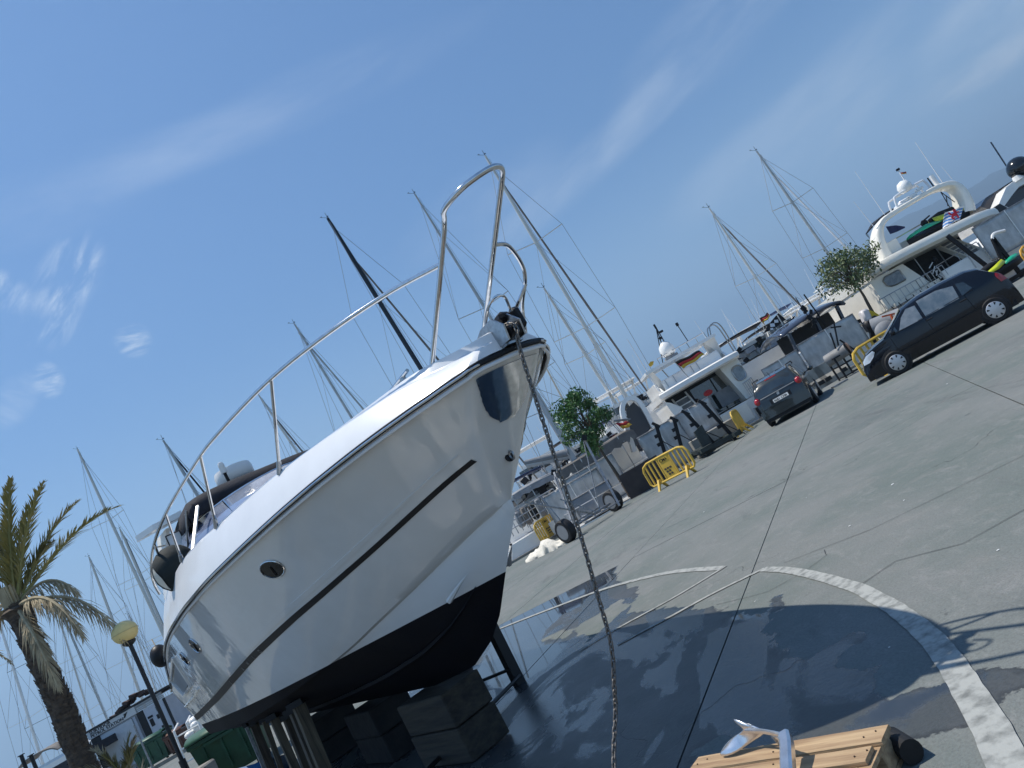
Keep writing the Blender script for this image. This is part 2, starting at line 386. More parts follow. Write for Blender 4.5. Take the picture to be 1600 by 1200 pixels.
    # the wetted rim is darkest
    rim = MA('MULTIPLY', MR(MA('ADD', a1.outputs['Fac'], edge), .0, .06, 1., 0.), wet)
    wcol = MX(1., base, (.40, .40, .42), 'MULTIPLY'); wcol = MX(film, wcol, MX(1., base, (.24, .27, .33), 'MULTIPLY'))
    wcol = MX(MA('MULTIPLY', rim, .6), wcol, (.02, .02, .02))
    sed = MR(nz(2.2, 8, .7, 1.), .45, .7)
    wcol = MX(MA('MULTIPLY', sed, .35), wcol, (.09, .085, .08))
    col = MX(wet, base, wcol); col = MX(MA('MULTIPLY', pool, .75), col, (.020, .024, .030))
    lk(col, b.inputs['Base Color'])
    rg = MX(wet, (.92,)*3, (.40,)*3); 
    rw = MA('SUBTRACT', MA('ADD', MA('MULTIPLY', nz(3.2, 8, .75), .25), .27), MA('MULTIPLY', film, .22))
    rg = MX(wet, (.92,)*3, rw); rg = MX(pool, rg, (.035,)*3); lk(rg, b.inputs['Roughness'])
    b.inputs['IOR'].default_value = 1.36
    sp = MX(wet, (.35,)*3, (.35,)*3); sp = MX(film, sp, (.72,)*3); sp = MX(pool, sp, (.9,)*3); lk(sp, b.inputs['Specular IOR Level'])
    bp = N('ShaderNodeBump'); bp.inputs['Distance'].default_value = .012
    h = MA('ADD', nz(26, 6, .7), MA('MULTIPLY', nz(120, 3, .6), .5)); h = MA('SUBTRACT', h, MA('MULTIPLY', crack, 2.))
    lk(h, bp.inputs['Height']); st = MX(pool, MX(wet, (.55,)*3, (.22,)*3), (.0,)*3); lk(st, bp.inputs['Strength']); lk(bp.outputs[0], b.inputs['Normal'])
    return m
cm = concrete_mat()
DA = R(23.2); DV = np.array([math.sin(DA), math.cos(DA)]); DN = np.array([math.cos(DA), -math.sin(DA)]); J0 = np.array([1.25, 7.81]); SW, SL, GAP = 2.95, 12., .014
GB = MB(); GB.box((0, -10, -.55), (900, 2*QY+20, 1.0)); GB.box((-250, QY+14, -.551), (460, 28.0, 1.0))
def ground_mesh():
    b = GB.build('ground', cm); return tag(b, 'grey concrete boatyard ground around the hauled out boat', None, None, 'structure')
ground = ground_mesh()
def halfclip(poly, lim):   # clip slab polygon against y<=QY
    out = []
    for i in range(len(poly)):
        a, b = poly[i], poly[(i+1) % len(poly)]
        if a[1] <= lim: out.append(a)
        if (a[1] <= lim) != (b[1] <= lim): t = (lim-a[1])/(b[1]-a[1]); out.append(a+(b-a)*t)
    return out
nsl = 0
for i in range(-9, 11):
    for j in range(-1, 4):
        o0 = J0 + DN*(i*SW) + DV*(j*SL-7.5)
        cs = [o0+DN*GAP/2+DV*GAP/2, o0+DN*(SW-GAP/2)+DV*GAP/2, o0+DN*(SW-GAP/2)+DV*(SL-GAP/2), o0+DN*GAP/2+DV*(SL-GAP/2)]
        cen = sum(cs)/4
        if cen[1] < -3 or cen[1] > 36 or min(c[1] for c in cs) > QY or abs(cen[0]) > 8+cen[1]*.95: continue
        near = cen[1] < 17 and -8.5 < cen[0] < 6
        top = .0; lift = random.uniform(-.0015, .0015)
        if near:
            st = .05; nx, ny = int(SW/st), int(SL/st)
            u = np.linspace(GAP/2, SW-GAP/2, nx+1); v = np.linspace(GAP/2, SL-GAP/2, ny+1)
            uu, vv = np.meshgrid(u, v); pts = o0+uu.reshape(-1, 1)*DN+vv.reshape(-1, 1)*DV
            wv_ = sdf(pts, damp); pv = np.max([sdf(pts, p) for p in pools], axis=0)
            for dp in dryi: wv_ = np.minimum(wv_, -sdf(pts, dp))
            z = np.full(len(pts), top+lift); n_ = len(pts)
            ids = np.arange(n_).reshape(ny+1, nx+1)
            q = np.stack([ids[:-1, :-1], ids[:-1, 1:], ids[1:, 1:], ids[1:, :-1]], -1).reshape(-1, 4)
            rimi = np.concatenate([ids[0, :], ids[1:, -1], ids[-1, -2::-1], ids[-2:0:-1, 0]])
            low = np.column_stack([pts[rimi], np.full(len(rimi), -.045)]); verts = np.vstack([np.column_stack([pts, z]), low])
            k = len(rimi); side = [(int(rimi[(a+1) % k]), int(rimi[a]), n_+a, n_+(a+1) % k) for a in range(k)]
            me = bpy.data.meshes.new('concrete_slab'); me.from_pydata(verts.tolist(), [], [tuple(r) for r in q.tolist()]+side); me.update()
            for nm, val in (('wet', wv_), ('pool', pv)):
                at = me.attributes.new(nm, 'FLOAT', 'POINT'); at.data.foreach_set('value', np.concatenate([val, val[rimi]]).astype(np.float32))
        else:
            pl = halfclip([np.array(c) for c in cs], QY-.02)
            if len(pl) < 3: continue
            me_ = MB().prism([(p[0], p[1], top+lift) for p in pl], (0, 0, -.045))
            me = bpy.data.meshes.new('concrete_slab'); me.from_pydata(me_.v, [], me_.f); me.update()
            for nm in ('wet', 'pool'):
                at = me.attributes.new(nm, 'FLOAT', 'POINT'); at.data.foreach_set('value', np.full(len(me_.v), -5., np.float32))
        me.materials.append(cm); o = bpy.data.objects.new('concrete_slab', me); COL.objects.link(o); o.parent = ground; nsl += 1
for me in (ground.data,):
    for nm in ('wet', 'pool'):
        at = me.attributes.new(nm, 'FLOAT', 'POINT'); at.data.foreach_set('value', np.full(len(me.vertices), -5., np.float32))
# --- painted lines
def paint_mat():
    m = M('worn_road_paint', (.34, .35, .33), .8, col2=(.15, .158, .15), scale=11, bump=.2, lo=.44, hi=.68, detail=9)
    return m
pm = paint_mat()
def ribbon(name, px, w, label, w2=None):
    c = [G(*p) for p in px]; c = bez(c, 10) if len(px) > 2 else [c[0].lerp(c[1], k/20) for k in range(21)]
    rows = []
    for i, p in enumerate(c):
        t = (c[min(i+1, len(c)-1)]-c[max(i-1, 0)]).normalized(); nrm = Vector((-t.y, t.x, 0)); ww = w+((w2 or w)-w)*i/(len(c)-1)
        j = .006*noise.noise(Vector((p.x*9, p.y*9, 1)))
        rows.append([p+nrm*(ww/2+j)+Vector((0, 0, .0065)), p-nrm*(ww/2-j)+Vector((0, 0, .0065))])
    return tag(MB().grid(rows).build(name, pm), label, None, None, 'structure')
ribbon('painted_line', [(1193, 890), (1225, 891), (1262, 897), (1330, 916), (1385, 943), (1430, 975), (1466, 1010), (1503, 1062), (1535, 1115), (1562, 1165), (1590, 1225), (1640, 1330)], .09, 'curved worn white line painted on the concrete', .155)
ribbon('painted_line', [(1194, 889), (1120, 925), (1040, 968), (965, 1008)], .06, 'straight thin white line running off the curved line')
ribbon('painted_line', [(1130, 888), (1050, 936), (960, 985), (905, 1018)], .055, 'straight thin white line ending in a sharp point')
ribbon('painted_line', [(1131, 888), (1060, 893), (1000, 905), (940, 922), (870, 948), (800, 975), (700, 1015)], .10, 'long curved white line crossing the puddle')
# --- quay edge, water, far shore, hills
tag(MB().box((0, QY+.17, -.02), (900, .34, .24)).build('quay_edge', conc), 'pale concrete kerb along the edge of the quay', None, None, 'structure')
wm = M('harbour_water', (.015, .035, .05), .08, bump=.5, bscale=1.2, var=.2, scale=.3)
tag(MB().grid([[(-9000, QY+.3, -1.35), (9000, QY+.3, -1.35)], [(-9000, 14000, -1.35), (9000, 14000, -1.35)]]).build('harbour_water', wm), 'dark blue harbour water beyond the quay', None, None, 'structure')
hm = M('far_hills', (.075, .085, .06), .95, var=.3, scale=.002)
def hills():
    rows = []
    prof = itp([-2600, -500, -50, 250, 700, 1150, 1500, 2200, 2900, 3400, 4200, 5200], [0, 0, 25, 40, 90, 150, 120, 170, 380, 560, 520, 400])
    for k in range(9):
        r_ = []
        for i in range(140):
            x = -2600+i*57; f = math.sin(math.pi*k/8)**.8
            h = prof(x)*f*(1+.18*noise.noise(Vector((x*.002, k*.4, 3))))+14*f*noise.noise(Vector((x*.008, k, 9)))
            r_.append((x, 5000+k*260, -3+max(0, h)))
        rows.append(r_)
    tag(MB().grid(rows).build('hills', hm, smooth=True), 'low mountains fading into haze across the bay', None, None, 'structure')
hills()
hz_ = MB().box((0, 3000, 350), (9000, 7200, 705)).build('haze', bpy.data.materials.new('haze_air'))
hzm = hz_.data.materials[0]; hzm.use_nodes = True; hn = hzm.node_tree; hn.nodes.clear()
ho = hn.nodes.new('ShaderNodeOutputMaterial'); hv = hn.nodes.new('ShaderNodeVolumePrincipled'); hv.inputs['Density'].default_value = .00030; hv.inputs['Color'].default_value = (.50, .74, 1.0, 1); hv.inputs['Anisotropy'].default_value = .3
hn.links.new(hv.outputs[0], ho.inputs['Volume']); tag(hz_, 'pale blue summer haze over the harbour and the bay', None, None, 'stuff')
# ================================================================== THE HAULED OUT BOAT
BA = R(36.5); BT = Vector((.11, 4.2, 0))
boat = empty('motor_cruiser', BT, 'large white motor cruiser propped up ashore with black bottom and a long bow rail', 'boat', BA)
BMAT = Matrix.Translation(BT) @ Matrix.Rotation(BA, 4, 'Z')
def B(lat, t, h): return Vector((-lat, t, h))          # starboard +, aft, height -> boat local
bs = itp([0, .03, .10, .28, .55, 1, 1.6, 2.4, 3.4, 4.6, 6, 8.6, 10], [0, .16, .28, .46, .64, .84, 1.04, 1.22, 1.4, 1.5, 1.52, 1.45, 1.4])
bc = itp([.7, 1, 1.5, 2.2, 3, 4, 5, 6.5, 9], [0, .12, .32, .58, .82, 1.05, 1.18, 1.25, 1.22])
def smooth_f(f, w):
    return lambda t: sum(f(max(0, t+w*k/4)) for k in range(-4, 5))/9
bs_r = bs
bs = lambda t: (.30*math.sqrt(max(0, 1-(1-min(1, t/.12))**2)) if t < .12 else bs_r(t)) if t < .12 else smooth_f(bs_r, min(.35, (t-.1)*.8))(t)
hs = itp([0, .3, 6, 7, 7.8, 8.4, 9.0, 9.4], [2.46, 2.445, 2.405, 2.39, 2.33, 2.2, 1.95, 1.88])
hc_ = itp([0, .85, 1.13, 1.49, 2.07, 2.66, 3.2, 4.5, 6, 9.4], [1.73, 1.73, 1.70, 1.63, 1.52, 1.42, 1.33, 1.2, 1.12, 1.08]); hc = smooth_f(hc_, .3)
stem_h = [2.46, 2.16, 1.96, 1.69, 1.43, 1.28, 1.04, .875, .71, .62]; stem_t = [.0, .40, .60, .88, 1.18, 1.40, 1.75, 2.08, 2.6, 3.6]
tst = lambda h: float(np.interp(-h, [-x for x in stem_h], stem_t))
LEN = 9.3
def half(t, h):
    """half breadth of the topsides"""
    w = max(0., min(1., (h-hc(t))/(hs(t)-hc(t)))); tau = max(0., t-tst(h))
    r = .045*min(1, math.sqrt(tau/.05)) if tau < .05 else .045
    fl = w**(1.0-.48*math.exp(-t/1.3))
    b = bs(tau)*fl + bc(tau+.72)*(1-fl)
    return max(b, r) if tau > 0 else 0.
def hull():
    NW, NU = 20, 74; us = [(k/NU)**1.9 for k in range(NU+1)]; top = []
    for j in range(NW+1):
        w = j/NW; t0 = .4
        for _ in range(30): h0 = hc(t0)+w*(hs(t0)-hc(t0)); t0 = .5*t0+.5*tst(h0)
        r = []
        for u in us:
            t = t0+u*(LEN-t0); h = hc(t)+w*(hs(t)-hc(t)); r.append((half(t, h) if u > 0 else 0., t, h))
        top.append(r)
    bot = []
    hk = itp([.72, 1.18, 1.4, 1.75, 2.08, 2.6, 3.6, 9.4], [1.73, 1.43, 1.28, 1.04, .875, .71, .62, .60]); NB = 10
    first = top[0]
    for j in range(NB+1):
        v = j/NB; r = []
        for i, u in enumerate(us):
            bq, t, h = first[i]
            kt = t
            hkk = hk(kt)
            if j == 0: r.append((max(0, bq-.035*min(1, u*40)), t, h-.012*min(1, u*40)))
            else:
                cv = v**(1.0); bb = (bq-.035*min(1, u*40))*(1-cv); dh = (h-hkk)
                # forefoot sections are hollow, after ones nearly straight
                k = 1+.9*math.exp(-(t-.8)/1.3)
                hh = h-dh*(1-(1-cv)**(1/k)*1.)if False else h-dh*(cv**(1/k))
                if .42 < v < .58: hh -= .0
                r.append((bb, t, hh))
        bot.append(r)
    m = MB()
    for sg in (1, -1):
        m.grid([[B(sg*b, t, h) for b, t, h in r] for r in top]); m.grid([[B(sg*b, t, h) for b, t, h in r] for r in [first]+bot])
    # transom
    prof = [r[-1] for r in reversed(top)]+[r[-1] for r in bot]
    m.grid([[B(b, t, h) for b, t, h in prof], [B(-b, t, h) for b, t, h in prof]])
    me = bpy.data.meshes.new('h'); me.from_pydata(m.v, [], m.f); res = []
    for low in (False, True):
        bm = bmesh.new(); bm.from_mesh(me); bmesh.ops.remove_doubles(bm, verts=bm.verts, dist=.002)
        bmesh.ops.bisect_plane(bm, geom=bm.verts[:]+bm.edges[:]+bm.faces[:], plane_co=(0, 0, 1.315), plane_no=Vector((0, .006, 1)).normalized(), clear_inner=not low, clear_outer=low)
        bmesh.ops.recalc_face_normals(bm, faces=bm.faces)
        for f in bm.faces: f.smooth = True
        for e in bm.edges:
            if len(e.link_faces) == 2 and e.calc_face_angle(0) > .42: e.smooth = False
        nm = 'hull_bottom' if low else 'hull'; m2 = bpy.data.meshes.new(nm); bm.to_mesh(m2); bm.free(); m2.materials.append(boot if low else gel)
        o = bpy.data.objects.new(nm, m2); COL.objects.link(o); o.parent = boat; res.append(o)
    return res
hull_o, bottom_o = hull()
tag(hull_o, 'glossy white topsides with a thin black stripe'); tag(bottom_o, 'dull black antifouled bottom')
# surface ribbon on the topsides
def nrm_at(t, h):
    e = .03; a = Vector((-half(t+e, h), t+e, h))-Vector((-half(t-e, h), t-e, h)); b = Vector((-half(t, h+e), t, h+e))-Vector((-half(t, h-e), t, h-e))
    n = a.cross(b).normalized(); return n if n.x < 0 else -n
def surf_ribbon(name, ts, hf, wf, off, mat, parent=boat, **k):
    m = MB()
    for sg in (1, -1):
        rows = []
        for t in ts:
            h = hf(t); w = wf(t)/2; n = nrm_at(t, h)*off; r = []
            for q in (-1, -1, 1, 1):
                z = h+w*q; r.append(Vector((-half(t, z), t, z)))
            r[1] = r[1]+n; r[2] = r[2]+n; r[0] = r[0]-n*.5; r[3] = r[3]-n*.5
            rows.append([Vector((p.x*sg, p.y, p.z)) for p in r])
        m.grid(rows)
    return m.build(name, mat, parent, local=True, smooth=True, ang=.6, **k)
sh = itp([.3, .42, .81, 1.49, 2.38, 3.27, 4.29, 5.4, 6.6, 9.3], [2.075, 2.063, 2.03, 1.935, 1.845, 1.778, 1.69, 1.585, 1.50, 1.38])
shs = smooth_f(sh, .4)
tsr = [.66+k*(LEN-.68)/70 for k in range(71)]
surf_ribbon('stripe', tsr, shs, itp([.5, 2, 4, 6, 9], [.026, .034, .06, .075, .08]), .004, blackp)
surf_ribbon('moulding', tsr, lambda t: shs(t)+.075, itp([.5, .9, 2, 4, 9], [.002, .012, .03, .05, .05]), .005, gel)
# faint lettering on the stripe
def letters(ch, t, h, size):
    p = Vector((-half(t, h), t, h)); n = nrm_at(t, h); xd = (Vector((-half(t-.1, shs(t-.1)), t-.1, shs(t-.1)))-Vector((-half(t+.1, shs(t+.1)), t+.1, shs(t+.1)))); yd = n.cross(xd)
    if yd.z < 0: yd = -yd
    Mx = BMAT; yd = yd.normalized()
    text('hull_lettering', ch, letm, boat, Mx @ (p+n*.006), Mx.to_3x3() @ xd, Mx.to_3x3() @ yd, size, .001)
letm = M('lettering_outline', (.16, .15, .13), .4)
for ch, t in (('S', 5.35), ('A', 4.72), ('W', 4.5), ('I', 4.25), ('D', 4.05)): letters(ch, t, shs(t)-.028, .06)
# rubbing strake with a polished strip
def edge_pts(dl, dh, t1=LEN, sg=1, n=60): return [B(sg*max(0, bs(t)+dl if t > .02 else 0), t-(.02 if t < .02 else 0), hs(t)+dh) for t in [((k/n)**1.6)*t1 for k in range(n+1)]]
pts = list(reversed(edge_pts(.012, .0, sg=-1)))[:-1]+edge_pts(.012, .0)
MB().tube(pts, .015, 8, flat=1.2).build('rubbing_strake', blackp, boat, True, local=True)
pts = list(reversed(edge_pts(.028, -.006, sg=-1)))[:-1]+edge_pts(.028, -.006)
MB().tube(pts, .009, 6).build('polished_strip', chrome, boat, True, local=True)
pts = list(reversed(edge_pts(.0, -.036, sg=-1)))[:-1]+edge_pts(.0, -.036)
MB().tube(pts, .012, 6).build('white_lip', white, boat, True, local=True)
# deck moulding
rr = smooth_f(itp([0, .45, 1.9, 3.2, 4.5, 6, 7.6, 8.6, 9.4], [.05, .16, .28, .35, .44, .46, .44, .2, .06]), .25)
def deck():
    rows = []
    for k in range(71):
        t = (k/70)**1.5*LEN; b = max(.02, bs(t) if t > .01 else .02); h = hs(t)+.02; r = rr(t); q = min(1, b/.5)
        side = [(b, h), (b-.045*q, h+.36*r), (b-.115*q, h+.76*r), (b-.15*q, h+.93*r), (b-.21*q, h+r*1.02), (b*.55, h+r*1.03+.05), (0, h+r*1.03+.075)]
        rows.append([B(x, t, z) for x, z in side]+[B(-x, t, z) for x, z in reversed(side[:-1])])
    MB().grid(rows).build('deck', white, boat, True, local=True, ang=.38)
deck()
deckh = lambda t: hs(t)+.02+rr(t)
# spray rails on the bottom
for sg in (1, -1):
    pr = []
    for k in range(30):
        u = k/29; t = 1.62+u*(LEN-1.7); f = .52
        b0 = half(t, hc(t))*f; hk = float(np.interp(t, [.72, 1.18, 1.4, 1.75, 2.08, 2.6, 3.6, 9.4], [1.73, 1.43, 1.28, 1.04, .875, .71, .62, .60])); kk = 1+.9*math.exp(-(t-.8)/1.3)
        hh = hc(t)-(hc(t)-hk)*((1-f)**(1/kk)); pr.append(B(sg*b0, t, hh-.004))
    MB().tube(pr, [.004+.022*min(1, k/5) for k in range(30)], 5).build('spray_rail', boot, boat, local=True)
for sg in (1, -1):
    MB().tube([B(sg*.205, 1.47, 1.43), B(sg*.245, 1.61, 1.385), B(sg*.295, 1.79, 1.315)], [.002, .012, .024], 6).build('strake_tip', gel, boat, True, local=True)
# stem plate of polished steel wrapped round the bow
def plate():
    m = MB(); rows = []
    for k in range(25):
        q_ = k/24; h = 2.40-.25*q_; wd = .50*(1-.5*q_)*(1 if q_ < .5 else math.sqrt(max(.012, 1-((q_-.5)/.505)**2)))
        r = []
        for s_ in range(-9, 10):
            # walk along the waterline at this height
            arc = abs(s_)/9*wd*.5; t = tst(h); st_ = .004; acc = 0; pb = 0; b = 0
            while acc < arc and t < 3:
                t += st_; b = half(t, h); acc += math.hypot(b-pb, st_); pb = b
            p = B(math.copysign(b, s_) if s_ else 0, t-.009, h); r.append(p + Vector((math.copysign(.007, -s_) if s_ else 0, 0, 0)))
        rows.append(r)
    m.grid(rows).build('stem_plate', chrome, boat, True, local=True, sub=1)
plate()
# tow eye
m = MB(); c = B(0, tst(1.96)-.012, 1.955); m.tube([c+Vector((0, -.022+.024*math.cos(a), .028*math.sin(a))) for a in [k*math.pi/8-math.pi/2*0 for k in range(17)]], .0065, 6, cap=False); m.build('tow_eye', steel, boat, True, local=True)
MB().lathe([(.034, -.004), (.034, .008), (.02, .012)], 14, c+Vector((0, .006, 0)), 'y').build('eye_plate', blackp, boat, local=True)
# portholes
def porthole(t, h, a, b):
    n = nrm_at(t, h); e = .02; xd = (Vector((-half(t-e, h), t-e, h))-Vector((-half(t+e, h), t+e, h))).normalized(); yd = n.cross(xd).normalized(); c = Vector((-half(t, h), t, h))
    def on(u, v, off):
        q = c+xd*u+yd*v; z = q.z; return Vector((-half(q.y, z), q.y, z))+n*off
    ring = [on(math.cos(k*math.pi/16)*a, math.sin(k*math.pi/16)*b, .006) for k in range(32)]
    f = MB().tube(ring+[ring[0]], .006, 6, cap=False).build('porthole', chrome, boat, True, local=True)
    m = MB(); rows = [[on(math.cos(k*math.pi/16)*a*s_, math.sin(k*math.pi/16)*b*s_, .004-.0*s_) for k in range(32)] for s_ in (1., .7, .35, .02)]
    m.grid(rows, True).build('pane', M('porthole_glass', (.004, .005, .006), .2, spec=.18), f, True, local=True)
    m = MB().bar(on(-.2*a, -b*.7, .008), on(.15*a, b*.3, .008), .012, .006); m.build('latch', blackp, f, local=True)
porthole(2.62, 2.185, .15, .088); porthole(5.42, 2.10, .16, .09); porthole(6.45, 2.08, .16, .09)
for t in (2.62, 5.42, 6.45):       # the same three to port
    n0 = len(boat.children)
# flat grey panel in a raised white frame on the quarter
for sg in (1,):
    def q(t, z, off=.01): return Vector((-half(t, z)-off, t, z))
    fr = [q(7.3, 2.2), q(8.7, 2.02), q(8.6, 1.74), q(7.5, 1.80)]
    f = MB().tube(fr+[fr[0]], .022, 6).build('quarter_frame', gel, boat, True, local=True)
    MB().grid([[q(7.36, 2.16, .003), q(8.62, 1.98, .003)], [q(7.54, 1.84, .003), q(8.54, 1.78, .003)]]).build('quarter_panel', screend, f, local=True)
    MB().tube([q(7.1, 1.72), q(7.9, 1.66), q(9.2, 1.6)], .018, 6).build('moulding', gel, boat, True, local=True)
# bow rail
BL = lambda v: Vector(v)
rl = [(.43, 3.185, .34), (.93, 3.23, .62), (1.5, 3.258, .87), (2.27, 3.267, 1.1), (2.82, 3.266, 1.21), (4.07, 3.245, 1.37), (5.2, 3.21, 1.43), (6.0, 3.12, 1.44), (6.25, 3.0, 1.44), (6.35, 2.88, 1.42)]
TR = .0155
rail = empty('bow_rail_part', (0, 0, 0), None, None); bpy.data.objects.remove(rail)
def lin(a, b, n=5): return [a.lerp(b, k/n) for k in range(n+1)]
_s0, _s1, _p1, _p0 = B(.285, .46, 2.63), B(.21, -.26, 3.165), B(-.01, -.645, 3.19), B(-.175, .47, 2.70)
legS = lin(_s0, _s1, 4)+bez([B(.225, -.33, 3.195), B(.262, -.43, 3.205), B(.235, -.58, 3.205), B(.17, -.68, 3.205), B(.10, -.735, 3.205), B(.04, -.725, 3.205), B(.005, -.685, 3.20)], 5)+lin(_p1, _p0, 4)
# hoop and legs: one bent tube
rail = MB().tube(legS, TR*1.08, 10).build('bow_rail', chrome, boat, True, local=True)
starb = bez([_s0.lerp(_s1, .78)]+[B(l, t, h) for t, h, l in rl], 6)
MB().tube(starb, TR, 10).build('side_rail', chrome, rail, True, local=True)
port = bez([B(-.13, -.17, 3.03), B(-.22, -.15, 3.0), B(-.32, -.1, 2.93), B(-.36, .0, 2.84), B(-.36, .12, 2.72), B(-.36, .26, 2.60)], 8)
port = bez([_p1.lerp(_p0, .36), B(-.17, -.23, 2.99), B(-.27, -.14, 2.90), B(-.30, -.06, 2.82), B(-.31, .1, 2.72), B(-.31, .22, 2.56)], 8)
MB().tube(port, TR*.85, 8).build('port_brace', chrome, rail, True, local=True)
MB().tube(bez([B(-.305, -.04, 2.80), B(-.22, .12, 2.68), B(-.17, .30, 2.56)], 6), TR*.8, 8).build('port_brace', chrome, rail, True, local=True)
for t, tt in ((1.88, 1.45), (3.2, 2.72), (4.56, 4.1), (5.75, 5.1)):
    lat = bs(t)-.15; tp = min(rl, key=lambda q: abs(q[0]-tt)); lt = float(np.interp(tt, [r[0] for r in rl], [r[2] for r in rl])); ht = float(np.interp(tt, [r[0] for r in rl], [r[1] for r in rl]))
    a, b = B(lat, t, deckh(t)-.03), B(lt, tt, ht)
    s_ = MB().tube([a, b], TR*.85, 8).build('stanchion', chrome, rail, True, local=True)
    MB().tube([a, a+(b-a)*.14], [TR*1.5, TR*1.1], 8).build('socket', steel, s_, True, local=True)
# port side rail (far side)
pr = bez([B(-.2, .1, 3.12)]+[B(-l, t, h) for t, h, l in rl[2:]], 5)
pr_o = [B(-.26, .44, 2.66)]
for t in (1.9, 3.2, 4.6): pass
# anchor roller, chain guide, grey bracket and horn
fit = MB()
fit.prism([B(.06, -.10, 2.49), B(.06, .32, 2.50), B(.06, .28, 2.60), B(.06, .1, 2.66), B(.06, -.04, 2.66), B(.06, -.12, 2.58)], B(.012, 0, 0)); fit.prism([B(-.05, -.10, 2.49), B(-.05, .32, 2.50), B(-.05, .28, 2.60), B(-.05, .1, 2.66), B(-.05, -.04, 2.66), B(-.05, -.12, 2.58)], B(-.012, 0, 0))
fit.box(B(0, .15, 2.485), (.13, .40, .015))
ar = fit.build('anchor_roller', steel, boat, local=True)
MB().lathe([(.02, -.045), (.045, -.04), (.028, 0), (.045, .04), (.02, .045)], 14, B(0, -.07, 2.535), 'x').build('wheel', blackp, ar, True, local=True)
MB().box(B(-.135, -.01, 2.62), (.065, .08, .14), bev=.02).build('roller_block', blackp, ar, local=True)
MB().box(B(-.055, .01, 2.655), (.09, .09, .065), Matrix.Rotation(.25, 3, 'Y'), bev=.02).build('roller_block', blackp, ar, local=True)
MB().tube(bez([B(.05, .12, 2.55), B(.06, .02, 2.68), B(.04, -.1, 2.745), B(-.03, -.13, 2.74), B(-.08, -.06, 2.66)], 6), .009, 8).build('retaining_hoop', chrome, ar, True, local=True)
MB().sphere(B(.0, .55, 2.66), .06, 14, (1, 1.2, .55)).build('windlass', steel, boat, True, local=True)
MB().tube(bez([B(.06, .02, 2.60), B(.10, .2, 2.60), B(.12, .42, 2.60), B(.12, .62, 2.63)], 8), .011, 6).build('mooring_rope', rope, boat, True, local=True)
# cleats
for sg in (1,):
    b0 = B(.31, .80, 2.66); dd = Vector((0, 1, 0))
    cl = MB().tube([B(.34, .62, 2.735), B(.34, .98, 2.735)], .013, 8).build('cleat', chrome, boat, True, local=True)
    for t in (.72, .88): MB().tube([B(.34, t, 2.56), B(.34, t, 2.73)], .022, 10).build('cleat_post', steel, cl, True, local=True)
# windscreen
def wsc():
    lo, hi = [], []
    for k in range(-12, 13):
        u = k/12; lat = 1.22*math.sin(u*math.pi/2); tb = 3.9+1.9*(1-math.cos(u*math.pi/2))**1.0; lo.append(B(lat, tb, deckh(min(tb, 6))+.02+.05*(1-abs(u)))); hi.append(B(lat*.86, tb+.75, 3.36-.04*abs(u)))
    return lo, hi
lo, hi = wsc()
ws = MB().grid([lo, [a.lerp(b, .5)+Vector((0, 0, .015)) for a, b in zip(lo, hi)], hi]).build('windscreen', film, boat, True, local=True, solid=.006)
MB().tube(hi, .016, 6).build('frame', chrome, ws, True, local=True); MB().tube(lo, .014, 6).build('frame', blackp, ws, True, local=True)
for k in (0, 7, 17, 24): MB().tube([lo[k], hi[k]], .016, 6).build('frame', blackp if k in (0, 24) else chrome, ws, True, local=True)
# canopy: stretched dark canvas with a deep front valance
def canopy():
    rows = []
    for t, dz, s_ in ((5.28, -.26, .97), (5.30, -.12, .985), (5.36, -.04, .99), (5.5, 0, 1), (6.2, .03, 1), (7.2, .03, 1), (8.0, -.03, .98), (8.1, -.16, .98)):
        r = []
        for k in range(-10, 11):
            u = k/10; lat = math.copysign(abs(u)**.9, u)*1.0*s_; z = 3.62+dz-.10*abs(u)**5*(1 if dz > -.1 else .4)
            if abs(u) == 1: z -= .2 if dz > -.1 else .06
            r.append(B(lat, t, z))
        rows.append(r)
    c = MB().grid(rows).build('canopy', canvas, boat, True, local=True, solid=.02, ang=1.)
    for sg in (1, -1):
        MB().tube([B(sg*.97, 5.33, 3.46), B(sg*1.08, 5.5, 3.1), B(sg*1.14, 5.7, 2.9)], .014, 6).build('canopy_frame', steel, c, True, local=True)
        MB().tube([B(sg*.97, 8.0, 3.44), B(sg*1.1, 8.0, 2.8)], .014, 6).build('canopy_frame', steel, c, True, local=True)
        MB().grid([[B(sg*.97, 5.5, 3.36), B(sg*.97, 8., 3.38)], [B(sg*1.15, 5.9, 2.92), B(sg*1.15, 8., 2.85)]]).build('side_curtain', canvasg, c, local=True, solid=.01)
    MB().box(B(0, 5.62, 3.42), (1.9, .03, .14)).build('inner_beam', ywhite, c, local=True)
canopy()
MB().bar(B(.88, 5.15, 3.42), B(1.18, 4.75, 2.93), .030, .02).build('windscreen_stay', cream, boat, local=True)
